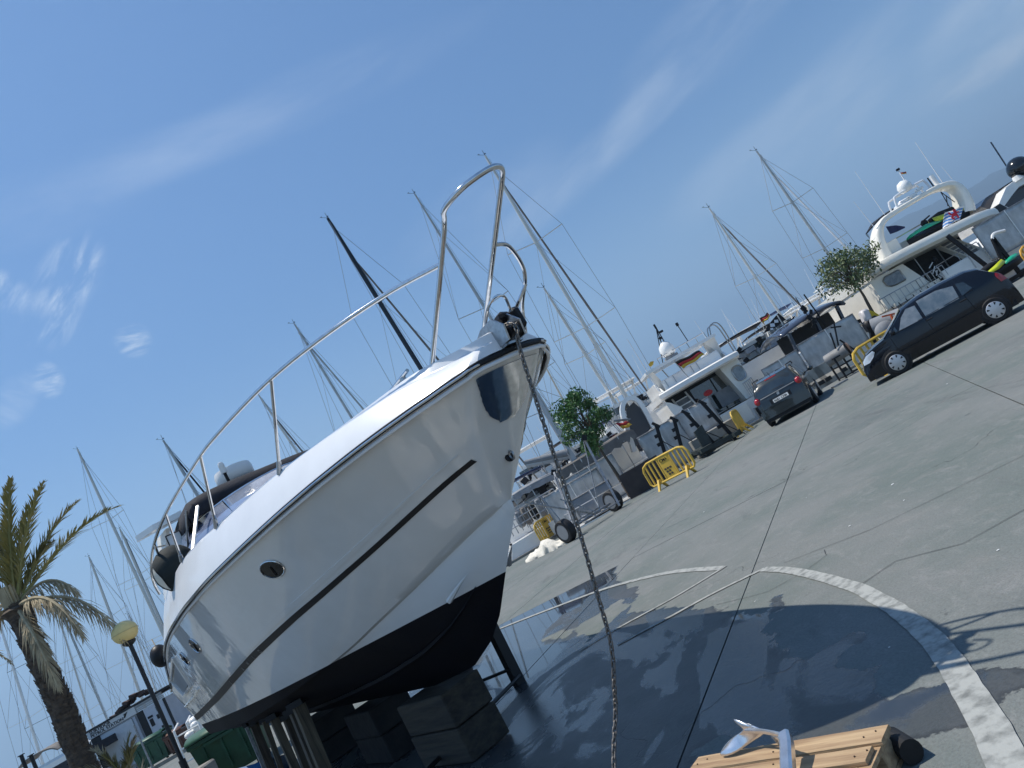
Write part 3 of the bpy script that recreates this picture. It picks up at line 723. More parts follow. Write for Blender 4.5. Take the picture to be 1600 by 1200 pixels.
# radome with light, wing of the radar arch
rd = MB().lathe([(.20, 0), (.235, .04), (.24, .14), (.225, .19), (.10, .205), (0.01, .208)], 24, B(.15, 6.05, 3.70)).build('radome', ywhite, boat, True, local=True, ang=.9)
MB().tube([B(.32, 5.75, 3.66), B(.33, 5.72, 3.8)], .02, 8).build('light_post', blackp, boat, True, local=True)
MB().lathe([(.035, 0), (.04, .02), (.036, .09), (.04, .1), (.03, .14), (.01, .15)], 12, B(.33, 5.72, 3.79)).build('navigation_light', ywhite, boat, True, local=True)
MB().prism([B(.85, 6.6, 3.66), B(1.34, 6.9, 3.66), B(1.38, 6.55, 3.60), B(1.2, 6.3, 3.60), B(.85, 6.25, 3.62)], (0, 0, .07)).build('arch_wing', ywhite, boat, local=True)
MB().prism([B(1.0, 6.5, 3.60), B(1.08, 6.9, 3.60), B(1.25, 7.2, 2.9), B(1.25, 6.7, 2.9)], B(.05, 0, 0)).build('radar_arch', ywhite, boat, local=True)
w = MB().tube([B(1.16, 6.02, 3.42), B(1.0, 6.02, 3.42), B(1.0, 6.02, 3.16), B(1.16, 6.02, 3.16), B(1.16, 6.02, 3.42)], .008, 6).build('side_light_board', blackp, boat, local=True)
MB().box(B(1.08, 6.03, 3.29), (.15, .01, .25)).build('board', ywhite, w, local=True)
# swim platform and clutter behind
MB().box(B(0, LEN+.35, 1.36), (2.5, .8, .09), bev=.02).build('swim_platform', gel, boat, local=True)
MB().tube([B(1.35, 9.2, 1.7), B(1.3, 9.45, 1.5), B(1.25, 9.8, 1.45)], .03, 8).build('platform_rail', steel, boat, True, local=True)
# round fender cover hung on the rail, second fender
fc = empty('fender_bag', BMAT @ B(1.30, 5.35, 2.75), 'black round fender cover with a pale crescent mark hung on the bow rail', 'fender', BA)
def bm_(lat, t, h): return BMAT @ B(lat, t, h)
MB().sphere(bm_(1.30, 5.35, 2.93), .235, 24, (1, 1, 1.06)).build('cover', M('black_cover', (.010, .016, .016), .8, bump=.3, bscale=14, var=.3), fc, True)
rowsA, rowsB = [], []
C0 = bm_(1.30, 5.35, 2.93)
v_ = (CAM-C0).normalized(); hx = v_.cross(Vector((0, 0, 1))).normalized(); hy = hx.cross(v_)
cr = []
for k in range(13):
    a = math.pi*(.86+.44*k/12); w1 = .215; w2 = .215-.05*math.sin(math.pi*k/12)
    cr.append([C0-hx*(math.cos(a)*w)*1.0+hy*math.sin(a)*w*1.05+v_*math.sqrt(max(.0, (.247)**2-w*w))*1.0 for w in (w1, w2)])
MB().grid(cr).build('crescent_mark', cream_c, fc, solid=.006)
MB().tube([C0+Vector((0, 0, .27)), bm_(1.43, 5.3, 3.22)], .008, 6).build('cord', rope, fc)
f2 = empty('fender', bm_(1.50, 8.2, 2.1), 'small black ball fender hanging by the stern quarter', 'fender', BA)
MB().sphere(bm_(1.50, 8.2, 2.36), .125, 18, (1, 1, 1.25)).build('ball', blackp, f2, True)
MB().tube([bm_(1.50, 8.2, 2.48), bm_(1.5, 8.3, 2.62)], .008, 6).build('cord', rope, f2)
# --- chain from the roller to the ground
ch = empty('anchor_chain', BMAT @ B(0, -.1, 2.5), 'rusty grey galvanised chain hanging from the bow roller down to the ground', 'chain')
cpts = bez([BMAT @ B(0, .06, 2.60), BMAT @ B(0, -.07, 2.585), BMAT @ B(0, -.118, 2.53), Vector((.135, 4.1, 2.40)), Vector((.02, 4.1, 1.86)), Vector((-.08, 4.12, 1.37)), Vector((-.16, 4.15, 1.05)), Vector((-.235, 4.18, .76)), Vector((-.33, 4.2, .56)), Vector((-.40, 4.25, .42)), Vector((-.52, 4.2, .24)), Vector((-.60, 4.1, .09)), Vector((-.60, 3.92, .02)), Vector((-.45, 3.6, .02)), Vector((-.15, 3.30, .02)), Vector((.1, 3.10, .02))], 40)
lk0 = MB(); lp = []
for k in range(24):
    a = 2*math.pi*k/24; x = math.cos(a)*.0105; y = math.sin(a)*.0105+math.copysign(.0105, math.sin(a)); lp.append((x, y, 0))
lk0.tube(lp+[lp[0], lp[1]], .0053, 6, cap=False)
lme = bpy.data.meshes.new('chain_link'); lme.from_pydata(lk0.v, [], lk0.f); lme.materials.append(chainm)
for p_ in lme.polygons: p_.use_smooth = True
pitch = .030; acc = 0; nl = 0; prev = cpts[0]
for i in range(1, len(cpts)):
    seg = (cpts[i]-prev).length
    while acc+seg >= pitch:
        t = (pitch-acc)/seg; p = prev.lerp(cpts[i], t); d = (cpts[i]-cpts[i-1]).normalized(); seg = (cpts[i]-p).length; prev = p; acc = 0
        x = d.cross(Vector((0, 1, .2))).normalized(); z = x.cross(d); ang = R(40)+(R(90) if nl % 2 else 0)+.25*math.sin(nl*.7); xx = x*math.cos(ang)+z*math.sin(ang); zz = xx.cross(d)
        m4 = Matrix((xx, d, zz)).transposed().to_4x4(); m4.translation = p-ch.location
        o = bpy.data.objects.new('chain_link', lme); COL.objects.link(o); o.parent = ch; o.matrix_local = m4; nl += 1
    acc += seg; prev = cpts[i]
# --- keel blocks, props
def block(name, lab, corners, h0, h1, mat, layers=1, cat='block', depth=.6):
    """corners: front-left and front-right ground points; built as stacked courses"""
    a, b = Vector(corners[0]), Vector(corners[1]); d = (b-a).normalized(); n = Vector((-d.y, d.x, 0)) ; c = (a+b)/2+n*depth/2
    e = empty(name, (c.x, c.y, h0), lab, cat, math.atan2(d.y, d.x)); w = (b-a).length; hh = (h1-h0)/layers
    for k in range(layers):
        off = random.uniform(-.02, .02)
        MB().box((off, 0, hh*k+hh/2), (w-.01*k, depth-random.uniform(0, .03), hh-.012), bev=.012).build('concrete_course' if mat in (concd, conc) else 'timber', mat[k] if isinstance(mat, list) else mat, e, local=True)
    return e
sdir = Vector((-math.cos(BA), -math.sin(BA), 0)); adir = Vector((-math.sin(BA), math.cos(BA), 0))
def bw(lat, t, h=0): return BT+sdir*lat+adir*t+Vector((0, 0, h))
block('keel_block', 'stack of dark concrete and timber blocks under the forward keel', (bw(.34, 3.92), bw(.24, 3.0)), 0, .62, M('damp_timber_block', (.060, .050, .036), .85, col2=(.022, .020, .017), scale=3, bump=.5, bscale=12, stretch=(.4, 3, 6)), 2, depth=.46)
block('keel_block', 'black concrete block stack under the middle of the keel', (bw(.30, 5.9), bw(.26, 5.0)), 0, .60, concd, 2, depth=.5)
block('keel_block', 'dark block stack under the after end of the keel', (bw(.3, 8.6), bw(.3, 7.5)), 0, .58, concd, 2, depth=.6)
def prop(lat, t, top, w, mat, lab, tilt=0., base=None, cat='prop', dp=None):
    a = bw(lat, t, 0) if base is None else Vector(base); b = bw(lat-.06+tilt, t, top)
    o = MB(); e = empty('boat_prop', a, lab, cat); o.bar(a, b, w, dp or w, up=tuple(adir)); o.build('post', mat, e)
    MB().box(b+Vector((0, 0, .01)), (w*1.5, w*1.6, .06)).build('pad', black, e); return e
def bh(lat, t):
    h0 = hc(t); return h0-(h0-.6)*(1-min(1, lat/bc(t)))**1.0-.02
prop(.95, 4.85, bh(.98, 4.85), .115, woodp, 'thickest weathered timber prop, nearest the bow among those under the hull side')
prop(1.02, 5.75, bh(1.02, 5.75), .085, woodp, 'second weathered timber prop behind the thickest one', .03)
prop(1.05, 6.55, bh(1.05, 6.55), .06, woodp, 'thin pale timber prop between two dark ones under the hull side', -.04)
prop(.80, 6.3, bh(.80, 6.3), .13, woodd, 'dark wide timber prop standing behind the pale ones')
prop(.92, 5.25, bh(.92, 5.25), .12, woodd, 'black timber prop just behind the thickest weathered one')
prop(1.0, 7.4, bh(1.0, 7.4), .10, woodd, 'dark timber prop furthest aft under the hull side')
prop(1.12, 7.0, bh(1.12, 7.0), .035, galv, 'thin metal tube prop leaning among the timber ones', .03)
pp = prop(-1.16, 4.45, 1.06, .115, M('black_prop_paint', (.012, .013, .015), .5), 'black square post standing in the puddle on the far side of the boat', base=(-1.58, 8.46, 0))
fr = MB(); q0 = Vector((-1.52, 8.36, .09)); fr.tube([q0, bw(.55, 3.4, .09)], .022, 8); fr.tube([q0+Vector((-.05, .05, .1)), bw(-.25, 5.2, .32)], .018, 8)
fr.build('base_tube', M('black_tube', (.012, .013, .014), .4), pp, True)
tag(MB().sphere(bw(-.35, 3.75, .56), .15, 14, (.8, 1.1, .8)).build('rubber_pad', black, None, True), 'black rubber pad wedged against the keel beside the front block', 'pad')
# ================================================================== PALLET AND ANCHOR
def pallet():
    c = G(1245, 1185, .13); rz = math.atan2(G(1385, 1132, .14).y-G(1120, 1190, .14).y, G(1385, 1132, .14).x-G(1120, 1190, .14).x)
    p0 = G(1385, 1130, .15); p1 = G(1107, 1178, .15); d = (p1-p0).normalized(); n = Vector((-d.y, d.x, 0))
    if n.y > 0: n = -n
    ln = 1.0; e = empty('pallet', Vector((p0.x, p0.y, 0))+d*ln/2+n*.3, 'worn wooden pallet with loose boards lying on the wet concrete', 'pallet', math.atan2(-d.y, -d.x))
    # local: x from left to right, y away from the camera; back edge at y=.3
    w = .10; ys = [.245, .115, -.02, -.16, -.30]
    for k, y in enumerate(ys):
        x0, x1 = -.5+random.uniform(-.012, .012)+(.0, -.03, .0, 0, 0)[k], .5+random.uniform(-.01, .01)-(.0, .035, .05, .02, 0)[k]
        m = MB(); ww = (.115, .10, .10, .10, .11)[k]
        nn = 12; rows = []
        for i in range(nn+1):
            x = x0+(x1-x0)*i/nn; a = ww/2+.0025*noise.noise(Vector((x*7, k, 0))); b = ww/2+.0025*noise.noise(Vector((x*7, k, 5))); z = .145+.003*noise.noise(Vector((x*2, k, 8)))
            ch = .004
            rows.append([(x, y-a, z-.02), (x, y-a, z-ch), (x, y-a+ch, z), (x, y+b-ch, z), (x, y+b, z-ch), (x, y+b, z-.02)])
        m.grid(rows, True); m.f.append(tuple(range(6))); m.f.append(tuple(nn*6+j for j in range(6)))
        m.build('deck_board', wood, e, local=True)
    for x in (-.44, .0, .44):
        MB().box((x, -.03, .112), (.10, .66, .02)).build('stringer_board', wood, e, local=True)
        for y in (.22, -.03, -.28): MB().box((x, y, .062), (.10, .12, .08), bev=.004).build('spacer_block', wood, e, local=True)
        MB().box((x, -.03, .012), (.10, .66, .018)).build('bottom_board', wood, e, local=True)
    nm = M('rusty_nail', (.05, .03, .02), .7)
    m = MB()
    for x in (-.44, 0, .44):
        for y in ys[:4]:
            for q in (-.022, .022): m.lathe([(.004, .1445), (.004, .149), (.001, .1495)], 6, (x+q, y+q*.7, 0))
    tag(m.build('nail_heads', nm, e, local=True), None, None, None, 'stuff')
    return e
pallet_o = pallet()
MB().tube([G(1398, 1158, .05)+Vector((0, .03, 0)), G(1398, 1158, .05)+Vector((.01, -.13, -.002))], .048, 16).build('roller', black).name = 'dark_cylinder'  # dark rounded form at the pallet end, built as a short cylinder
tag(bpy.data.objects['dark_cylinder'], 'short black cylinder tucked against the right end of the pallet', 'cylinder')
def anchor():
    e = empty('claw_anchor', G(1228, 1150, .17), 'polished steel claw anchor lying on the wooden pallet', 'anchor')
    def A(px, py, h): return G(px, py, h)
    # fluke: a curved plate from the tip, widening to the crown
    L_ = [(1133, 1181, .150), (1134, 1166, .185), (1142, 1152, .225), (1156, 1143, .27), (1165, 1140, .30), (1158, 1134, .325), (1147, 1128, .35)]
    Rr = [(1134, 1182, .150), (1152, 1173, .172), (1172, 1158, .20), (1192, 1146, .24), (1200, 1143, .27), (1184, 1136, .305), (1150, 1127.6, .352)]
    L_ = [(1127, 1183, .150), (1129, 1172, .17), (1137, 1160, .195), (1150, 1149, .22), (1163, 1141, .245), (1159, 1136, .26), (1147, 1128, .28)]
    Rr = [(1128, 1183.5, .150), (1146, 1180, .158), (1164, 1168, .172), (1180, 1156, .19), (1200, 1146, .215), (1186, 1138, .25), (1150, 1127.5, .282)]
    rows = []
    for l, r_ in zip(L_, Rr):
        a, b = A(*l), A(*r_); m_ = (a+b)/2+Vector((0, .0, .016)); rows.append([a, a.lerp(m_, .5)+Vector((0, 0, .006)), m_, b.lerp(m_, .5)+Vector((0, 0, .006)), b])
    MB().grid(rows).build('fluke', M('cast_steel', (.74, .75, .77), .24, .9, var=.12, scale=14), e, True, solid=.012, sub=1)
    # crown arm running right to the shank
    c = [(1163, 1141, .245), (1185, 1141, .25), (1205, 1144, .255), (1222, 1148, .25), (1232, 1153, .235)]
    cp = bez([A(*q) for q in c], 5)
    m = MB(); rows = []
    for i, p in enumerate(cp):
        w_ = .012+.020*i/len(cp); rows.append([p+Vector((0, -w_, -.016)), p+Vector((0, -w_*.8, .006)), p+Vector((0, w_*.8, .012)), p+Vector((0, w_, -.016))])
    m.grid(rows, True).build('crown', M('cast_steel', (.74, .75, .77), .24, .9, var=.12, scale=14), e, True, sub=1)
    # shank comes towards the viewer
    sp = bez([A(1226, 1149, .25), A(1229, 1165, .235), A(1230, 1190, .215), A(1232, 1225, .195), A(1236, 1290, .17)], 5); rows = []
    for i, p in enumerate(sp):
        w_ = .026+.004*i/len(sp); rows.append([p+Vector((-w_, 0, -.02)), p+Vector((-w_, 0, .012)), p+Vector((-w_*.6, 0, .022)), p+Vector((w_*.6, 0, .022)), p+Vector((w_, 0, .012)), p+Vector((w_, 0, -.02))])
    mm = MB().grid(rows, True); mm.f.append(tuple(range(6))); mm.build('shank', M('cast_steel', (.74, .75, .77), .24, .9, var=.12, scale=14), e, True, ang=.4)
    MB().grid([[A(1205, 1144, .255), A(1218, 1148, .245), A(1228, 1158, .23)], [A(1206, 1152, .17), A(1215, 1160, .165), A(1225, 1170, .17)]]).build('far_fluke', M('cast_steel', (.74, .75, .77), .24, .9, var=.12, scale=14), e, True, solid=.01)
anchor()
# ================================================================== PALM
def frond(parent, base, direc, up, length, droop, n, mat, lw=.30, dead=False, twist=0., name='frond'):
    direc = Vector(direc).normalized(); pts = []; p = Vector(base); d = direc.copy(); st = length/16
    for k in range(17):
        pts.append(p.copy()); d = (d+Vector((0, 0, -droop*(k/16)**1.2*.16))).normalized(); p = p+d*st
    m = MB(); m.tube(pts, [.035*(1-k/18)+.004 for k in range(17)], 5)
    for i in range(n):
        u = .16+.84*i/n; k = u*16; a = min(15, int(k)); q = pts[a].lerp(pts[a+1], k-a); t = (pts[a+1]-pts[a]).normalized()
        side = t.cross(Vector((0, 0, 1))).normalized(); nr = side.cross(t).normalized()
        for sg in (-1, 1):
            ll = lw*(.45+.75*math.sin(math.pi*min(1, u*1.0)**.8)*1.0)*(random.uniform(.8, 1.15)); 
            if u > .85: ll *= 1-(u-.85)*2.2
            dv = (t*random.uniform(1.3, 1.9)+side*sg*random.uniform(.45, 1.0)+nr*random.uniform(-.3, .8)*(1 if not dead else -.2)).normalized()
            if dead: dv = (dv+Vector((random.uniform(-.35, .35), random.uniform(-.35, .35), random.uniform(-1.1, -.3)))).normalized()
            e1 = q+dv*ll*.55+Vector((0, 0, -.01)); e2 = q+dv*ll+Vector((0, 0, -ll*(.10 if not dead else .3))); w_ = (dv.cross(nr)).normalized()*(.012 if not dead else .009)
            m.add([q-w_*.7, q+w_*.7, e1+w_, e1-w_, e2], [(0, 1, 2, 3), (3, 2, 4)])
    return m.build(name, mat, parent)
pf = [M('palm_leaf', (.19, .19, .06), .5, col2=(.30, .26, .10), scale=3, lo=.35, hi=.65), M('dry_palm_leaf', (.44, .36, .22), .8, col2=(.28, .22, .13), scale=4), M('palm_leaf_olive', (.26, .22, .07), .5, col2=(.17, .17, .055), scale=3)]
def palm():
    Yp = 12.5; top = P(26, 948, Yp); q_ = P(136, 1195, Yp); base = Vector((q_.x-.02, Yp, 0))
    e = empty('palm_tree', base, 'date palm with a scaly leaning trunk and drooping dead fronds', 'palm tree')
    m = MB(); rows = []; N = 70; nn = 22
    ctr = bez([base, P(131, 1195, Yp), P(108, 1135, Yp), P(90, 1090, Yp), P(62, 1030, Yp), P(34, 965, Yp), top+Vector((0, 0, -.02))], 13)
    NR = len(ctr)
    for i, c in enumerate(ctr):
        u = i/(NR-1); r0 = .185+.04*math.exp(-u*14)-.02*u+(.10*math.exp(-((u-.93)/.07)**2))
        r_ = []
        for j in range(nn):
            a = 2*math.pi*j/nn; sc = 1+.05*(((i*3+((j*5) % 7)) % 3)/2.)+.05*noise.noise(Vector((math.cos(a)*2, math.sin(a)*2, c.z*3)))
            r_.append(c+Vector((math.cos(a)*r0*sc, math.sin(a)*r0*sc, 0)))
        rows.append(r_)
    tm = M('palm_bark', (.12, .088, .062), .95, col2=(.05, .038, .03), scale=9, bump=.9, bscale=18, stretch=(1, 1, 2.2))
    m.grid(rows, True); m.f.append(tuple((NR-1)*nn+j for j in range(nn))); m.build('trunk', tm, e)
    m = MB()
    for i in range(420):    # old leaf bases
        u = random.random()**.9; c = ctr[min(NR-1, int(u*NR))]; z = c.z; a = random.uniform(0, 6.28); r0 = .19-.02*u; d = Vector((math.cos(a), math.sin(a), 0)); s_ = d.cross(Vector((0, 0, 1)))
        q = Vector((c.x, c.y, z))+d*(r0-.01); m.add([q-s_*.05, q+s_*.05, q+s_*.03+d*.04+Vector((0, 0, .07)), q-s_*.03+d*.04+Vector((0, 0, .07)), q+d*.015+Vector((0, 0, -.05))], [(0, 1, 2, 3), (0, 4, 1), (1, 4, 2), (0, 3, 4), (2, 4, 3)])
    tag(m.build('leaf_scars', tm, e), None, None, None, 'stuff')
    cr_ = top+Vector((0, 0, .0))
    tips = [((186, 797), 0), ((118, 788), 0), ((66, 760), 0), ((16, 755), 2), ((8, 770), 0), ((-60, 760), 0), ((-110, 830), 2), ((-150, 900), 0), ((-30, 730), 2), ((40, 800), 2), ((-5, 800), 0), ((80, 850), 2)]
    for (tx, ty), mi in tips:
        yy = Yp+random.uniform(-.8, .8); d = P(tx, ty, yy)-cr_; l = d.length
        sdir_ = (d.normalized()+Vector((0, 0, .22))).normalized()
        frond(e, cr_, sdir_, None, l*1.05, .55, 84, pf[mi], .30)
    for (tx, ty, dy) in ((122, 960, -.3), (168, 1072, -.4), (95, 1098, -.5), (-60, 1010, 0), (128, 1058, -.7), (-20, 1090, .4)):
        yy = Yp+dy; d = P(tx, ty, yy)-cr_; l = d.length
        sdir_ = (d.normalized()+Vector((0, 0, .75))).normalized()
        frond(e, cr_, sdir_, None, l*1.14, 1.75, 74, pf[1], .38, dead=True)
    for k in range(26):   # crown of cut bases
        a = k*2.4; d = Vector((math.cos(a)*.5, math.sin(a)*.5, 1)).normalized(); MB().bar(cr_+Vector((math.cos(a)*.12, math.sin(a)*.12, -.25)), cr_+d*.42, .05, .02).build('leaf_base', pf[1], e)
palm()
# neighbouring palm frond tip at the frame edge
e = empty('palm_tree', P(-230, 1150, 13) * 1, 'second palm outside the left edge with one drooping dry frond tip in view', 'palm tree'); e.location.z = 0
b_ = P(-190, 1000, 13); MB().tube([Vector((b_.x-.1, 13, 0)), b_], [.28, .24], 14).build('trunk', MATS['palm_bark'], e, True)
for tx, ty in ((6, 1056), (-120, 830), (-330, 900), (-60, 900), (-250, 850)):
    d = P(tx, ty, 13)-b_; frond(e, b_, (d.normalized()+Vector((0, 0, .4))).normalized(), None, d.length*1.08, 1.1, 50, pf[1] if ty > 1000 else pf[0], .25)
# young palm and dry grass in the bed at the trunk's foot
def small_palm(px, py, y, label, n, ln):
    b = P(px, py, y); b.z = max(0, b.z); e = empty('young_palm', b, label, 'palm')
    for k in range(n):
        a = -1.0+2.4*k/n+random.uniform(-.2, .2); frond(e, b, (math.sin(a)*.7, random.uniform(-.4, .4), 1.), None, ln*random.uniform(.7, 1.05), .9, 34, pf[k % 3], .22)
small_palm(200, 1222, 12.2, 'young palm with a few upright fronds in front of the white station wall', 6, .85)
e = MB()
for k in range(900):
    b = P(random.uniform(95, 215), 1195, random.uniform(11.6, 12.9)); b.z = random.uniform(.5, .9); h = random.uniform(.2, .55); d = Vector((random.uniform(-.5, .5), random.uniform(-.3, .3), 1)).normalized(); s_ = Vector((.008, 0, 0)); m_ = b+d*h*.6; t_ = b+d*h+Vector((d.x*.3*h, 0, -.08*h))
    e.add([b-s_, b+s_, m_+s_*.8, m_-s_*.8, t_], [(0, 1, 2, 3), (3, 2, 4)])
tag(e.build('dry_grass', pf[1]), 'dry grass and weeds growing round the foot of the palm', None, None, 'stuff')
tag(MB().box((P(150, 1198, 12.4).x, 12.3, .3), (3.0, 1.5, .6), bev=.03).build('planter', conc), 'low concrete planter bed round the palm trunk', 'planter')
# ================================================================== LAMP POST
lp_ = P(195, 988, 12.0)
e = empty('street_lamp', Vector((lp_.x, 12, 0)), 'slim black street lamp with a cream globe in two halves', 'street lamp')
MB().tube([(lp_.x, 12, 0), (lp_.x, 12, .9)], .055, 12).build('base_tube', postm, e, True); MB().tube([(lp_.x, 12, .9), (lp_.x, 12, lp_.z-.16)], .034, 12).build('pole', postm, e, True)
MB().lathe([(.04, -.24), (.10, -.20), (.11, -.17), (.09, -.15)], 18, lp_).build('fitter', postm, e, True)
gp = [(.205*math.cos(a), .18*math.sin(a)) for a in [k*math.pi/24 for k in range(0, 12)]]
MB().lathe([(.205, .006)]+[(r_, z+.006) for r_, z in gp]+[(.003, .186)], 28, lp_).build('upper_globe', globe_m, e, True, ang=1.)
MB().lathe([(.005, -.17)]+[(r_*.99, -z*.95-.006) for r_, z in reversed(gp)], 28, lp_).build('lower_globe', globe_m, e, True, ang=1.)
MB().lathe([(.209, -.008), (.212, 0), (.209, .008)], 28, lp_).build('seam_ring', M('globe_seam', (.58, .46, .20), .5), e, True)
# ================================================================== WHEELIE BINS
def bin_(loc, w, d, h, mat, label, rz=0., lidmat=None, lid_open=0., group='wheeled waste containers'):
    e = empty('waste_container', loc, label, 'waste bin', rz, group)
    m = MB(); rows = []
    for z, s_ in ((.12, .86), (h*.5, .93), (h*.9, 1.0), (h*.93, 1.06), (h, 1.06)): rows.append([(-w/2*s_, -d/2*s_, z), (w/2*s_, -d/2*s_, z), (w/2*s_, d/2*s_, z), (-w/2*s_, d/2*s_, z)])
    m.grid(rows, True); m.f.append((3, 2, 1, 0)); m.build('body', mat, e, local=True)
    m = MB(); rows = []
    for k in range(9):
        a = math.pi*k/8; y = -d*.55*math.cos(a); z = h+.01+.14*math.sin(a)*min(1, h); rows.append([(-w*.54, y, z), (0, y, z+.02), (w*.54, y, z)])
    m.grid(rows); m.build('lid', lidmat or mat, e, True, local=True, solid=.02)
    for x in (-.3, 0, .3): MB().box((x*w, -d*.5-.01, h*.55), (.05, .04, h*.6)).build('rib', mat, e, local=True)
    for x in (-1, 1):
        MB().tube([(x*w*.54, -.05, h*.86), (x*(w*.54+.07), -.05, h*.86)], .03, 8).build('trunnion', mat, e, local=True)
        for y in (-1, 1): MB().lathe([(.085, -.02), (.085, .02)], 14, (x*w*.36, y*d*.33, .085), 'x').build('wheel', black, e, local=True)
    MB().box((0, -d*.56, h*.88), (w*.5, .05, .05)).build('handle', mat, e, local=True)
    return e
q = P(333, 1140, 14); bin_(Vector((q.x+.12, 14.2, 0)), 1.15, .85, .93, green, 'large green wheeled bin close behind the boat stern', .15)
q = P(237, 1160, 33); bin_(Vector((q.x, 33, .0)), 1.5, 1.0, 1.12, green, 'green wheeled bin with domed lid in front of the petrol station', .1)
q = P(266, 1170, 33); bin_(Vector((q.x+.55, 33, 0)), .85, .85, .85, brown, 'smaller brown bin standing beside the green one at the petrol station', .1)
q = P(372, 1118, 14.6); MB().box((0, 0, 0), (.5, .5, .22), bev=.03).build('crate', turq).location = (q.x+.05, 14.9, q.z-.16)
tag(bpy.data.objects['crate'], 'light green plastic crate on top of the big bin', 'crate'); 
q = P(345, 1190, 10.5); e = MB(); rows = []
for k in range(9): rows.append([(q.x-.5+.15*k, 10.2+.12*j, .30+.12*math.exp(-((k-4)/2.5)**2)-.03*j+.05*noise.noise(Vector((k, j, 2)))) for j in range(7)])
tag(e.grid(rows).build('tarp', blue, None, True, solid=.3), 'crumpled blue tarpaulin heap beside the timber props', 'tarpaulin')
# ================================================================== PETROL STATION
def station():
    y = 40.; e = empty('petrol_station', Vector((P(210, 1150, y).x, y, 0)), 'low grey petrol station building with a white sign over its wall', 'building')
    x0, x1 = P(137, 1146, y).x, P(288, 1160, y).x; xs = P(215, 1113, y).x; H = 2.62; TOP = 3.0
    MB().box(((x0+x1)/2, y+2.55, 1.3), (x1-x0, 5, 2.6)).build('wall', wallw, e)
    MB().box(((x0+xs)/2, y-.05, 2.80), (xs-x0, .14, .42)).build('sign_board', M('sign_white', (.62, .62, .60), .6, var=.05), e)
    f = e.children[-1]
    text('lettering', 'SURTIDOR', blackp, e, (x0+.18, y-.135, 2.82), (1, 0, 0), (0, 0, 1), .235, .006, sx=1.15); text('lettering', 'PETROL STATION', blackp, e, (x0+.18, y-.135, 2.63), (1, 0, 0), (0, 0, 1), .235, .006, sx=1.08)
    lx = xs-.75
    MB().prism([(lx, y-.14, 2.70), (lx+.10, y-.14, 2.82), (lx+.05, y-.14, 2.88), (lx+.34, y-.14, 2.92), (lx+.20, y-.14, 2.80), (lx+.12, y-.14, 2.70)], (0, .02, 0)).build('sign_emblem', blackp, e)
    for k in range(4): MB().box(((xs+x1)/2, y-.04-.01*k, 2.66+k*.09), (x1-xs-.02, .1, .075)).build('fascia_slat', M('fascia_grey', (.30, .31, .31), .6, var=.1), e)
    MB().box(((x0+x1)/2+.1, y+2.5, 3.04), (x1-x0+.5, 5.3, .10)).build('roof', roofm, e)
    m = MB()
    for k in range(14): m.box((P(188, 1105, y).x-.9+.16*k, y+.6+.3*(k % 3), 3.10+.09*(5-abs(k-9)*.6)), (.30, .5, .16), Matrix.Rotation(random.uniform(-.5, .5), 3, 'Y'))
    m.build('roof_clutter', M('rusty_clutter', (.07, .035, .025), .8, var=.5), e)
    def panel(px0, px1, z0, z1, mat, nm, off=.03): MB().box(((px0+px1)/2, y-off/2, (z0+z1)/2), (px1-px0, off, z1-z0)).build(nm, mat, e)
    panel(x0+.02, x0+.55, 0, 2.58, dark, 'doorway', .02); panel(x0+.62, xs-.42, .1, 2.5, M('shutter_white', (.52, .55, .58), .7, var=.06), 'shutter_panel', .05)
    panel(xs-.34, xs-.2, .1, 2.5, wallw, 'pilaster', .08); panel(xs-.1, xs+.30, .2, 2.60, dark, 'dark_door', .03); panel(xs+.34, x1-.12, 0, 2.6, M('shutter_pale', (.48, .51, .56), .7, var=.06), 'wall_panel', .05)
    panel(x1-.08, x1+.02, 0, 2.6, dark, 'corner_post', .1)
    for (a, b, c_, d) in ((xs+.45, xs+.66, 1.55, 1.95), (xs+.42, xs+.72, 2.0, 2.12), (xs+.75, xs+.82, 1.0, 1.25), (x1-.75, x1-.58, 1.75, 2.0), (x1-.72, x1-.55, 1.1, 1.35)): panel(a, b, c_, d, blackp, 'wall_sticker', .07)
    panel(x1-.62, x1-.42, 2.15, 2.4, glass, 'window_pane', .08)
    for z in (.35, .6, .85):
        MB().box((P(178, 1190, 36).x+.5, 36.4, z), (2.6, .05, .13)).build('rail_board', M('grey_board', (.20, .205, .21), .7, var=.1), e)
station()
q = P(221, 1165, 34)
tag(MB().tube([(P(208, 1130, 31).x, 31, 0), (P(208, 1130, 31).x, 31, 2.0)], .04, 8).build('sign_pole', galv), 'thin grey pole standing left of the green bin', 'pole')
# clutter of white trolleys and a covered boat seen behind the stern
def shed_boat():
    y = 21.; c = P(290, 1090, y); e = empty('covered_boat', Vector((c.x+1, y+2, 0)), 'boat under a grey cover standing behind the stern of the white cruiser', 'boat')
    rows = []
    for k in range(9):
        t = k/8; w = 1.5*math.sin(math.pi*min(1, t*.62+.10))**.6; zt = 2.45-.25*t; rows.append([(c.x+1.6-w+a_*0+(w*2)*(j/10), y+t*6, 1.15+(zt-1.15)*math.sin(math.pi*(.12+.76*j/10))**.7) for j in range(11) for a_ in (0,)])
    MB().grid(rows).build('cover', canvasg, e, True, solid=.02)
    rows = []
    for k in range(9):
        t = k/8; w = 1.45*math.sin(math.pi*min(1, t*.62+.10))**.6; rows.append([(c.x+1.6+w*s_, y+t*6, z) for s_, z in ((-1, 1.3), (-.9, .9), (-.5, .55), (0, .4), (.5, .55), (.9, .9), (1, 1.3))])
    MB().grid(rows).build('hull', ywhite, e, True, solid=.03)
    for k in (1, 3):
        for s_ in (-1, 1): MB().tube([(c.x+1.6+s_*1.2, y+k*1.6, 0), (c.x+1.6+s_*.9, y+k*1.6, .8)], .04, 6).build('leg', galv, e)
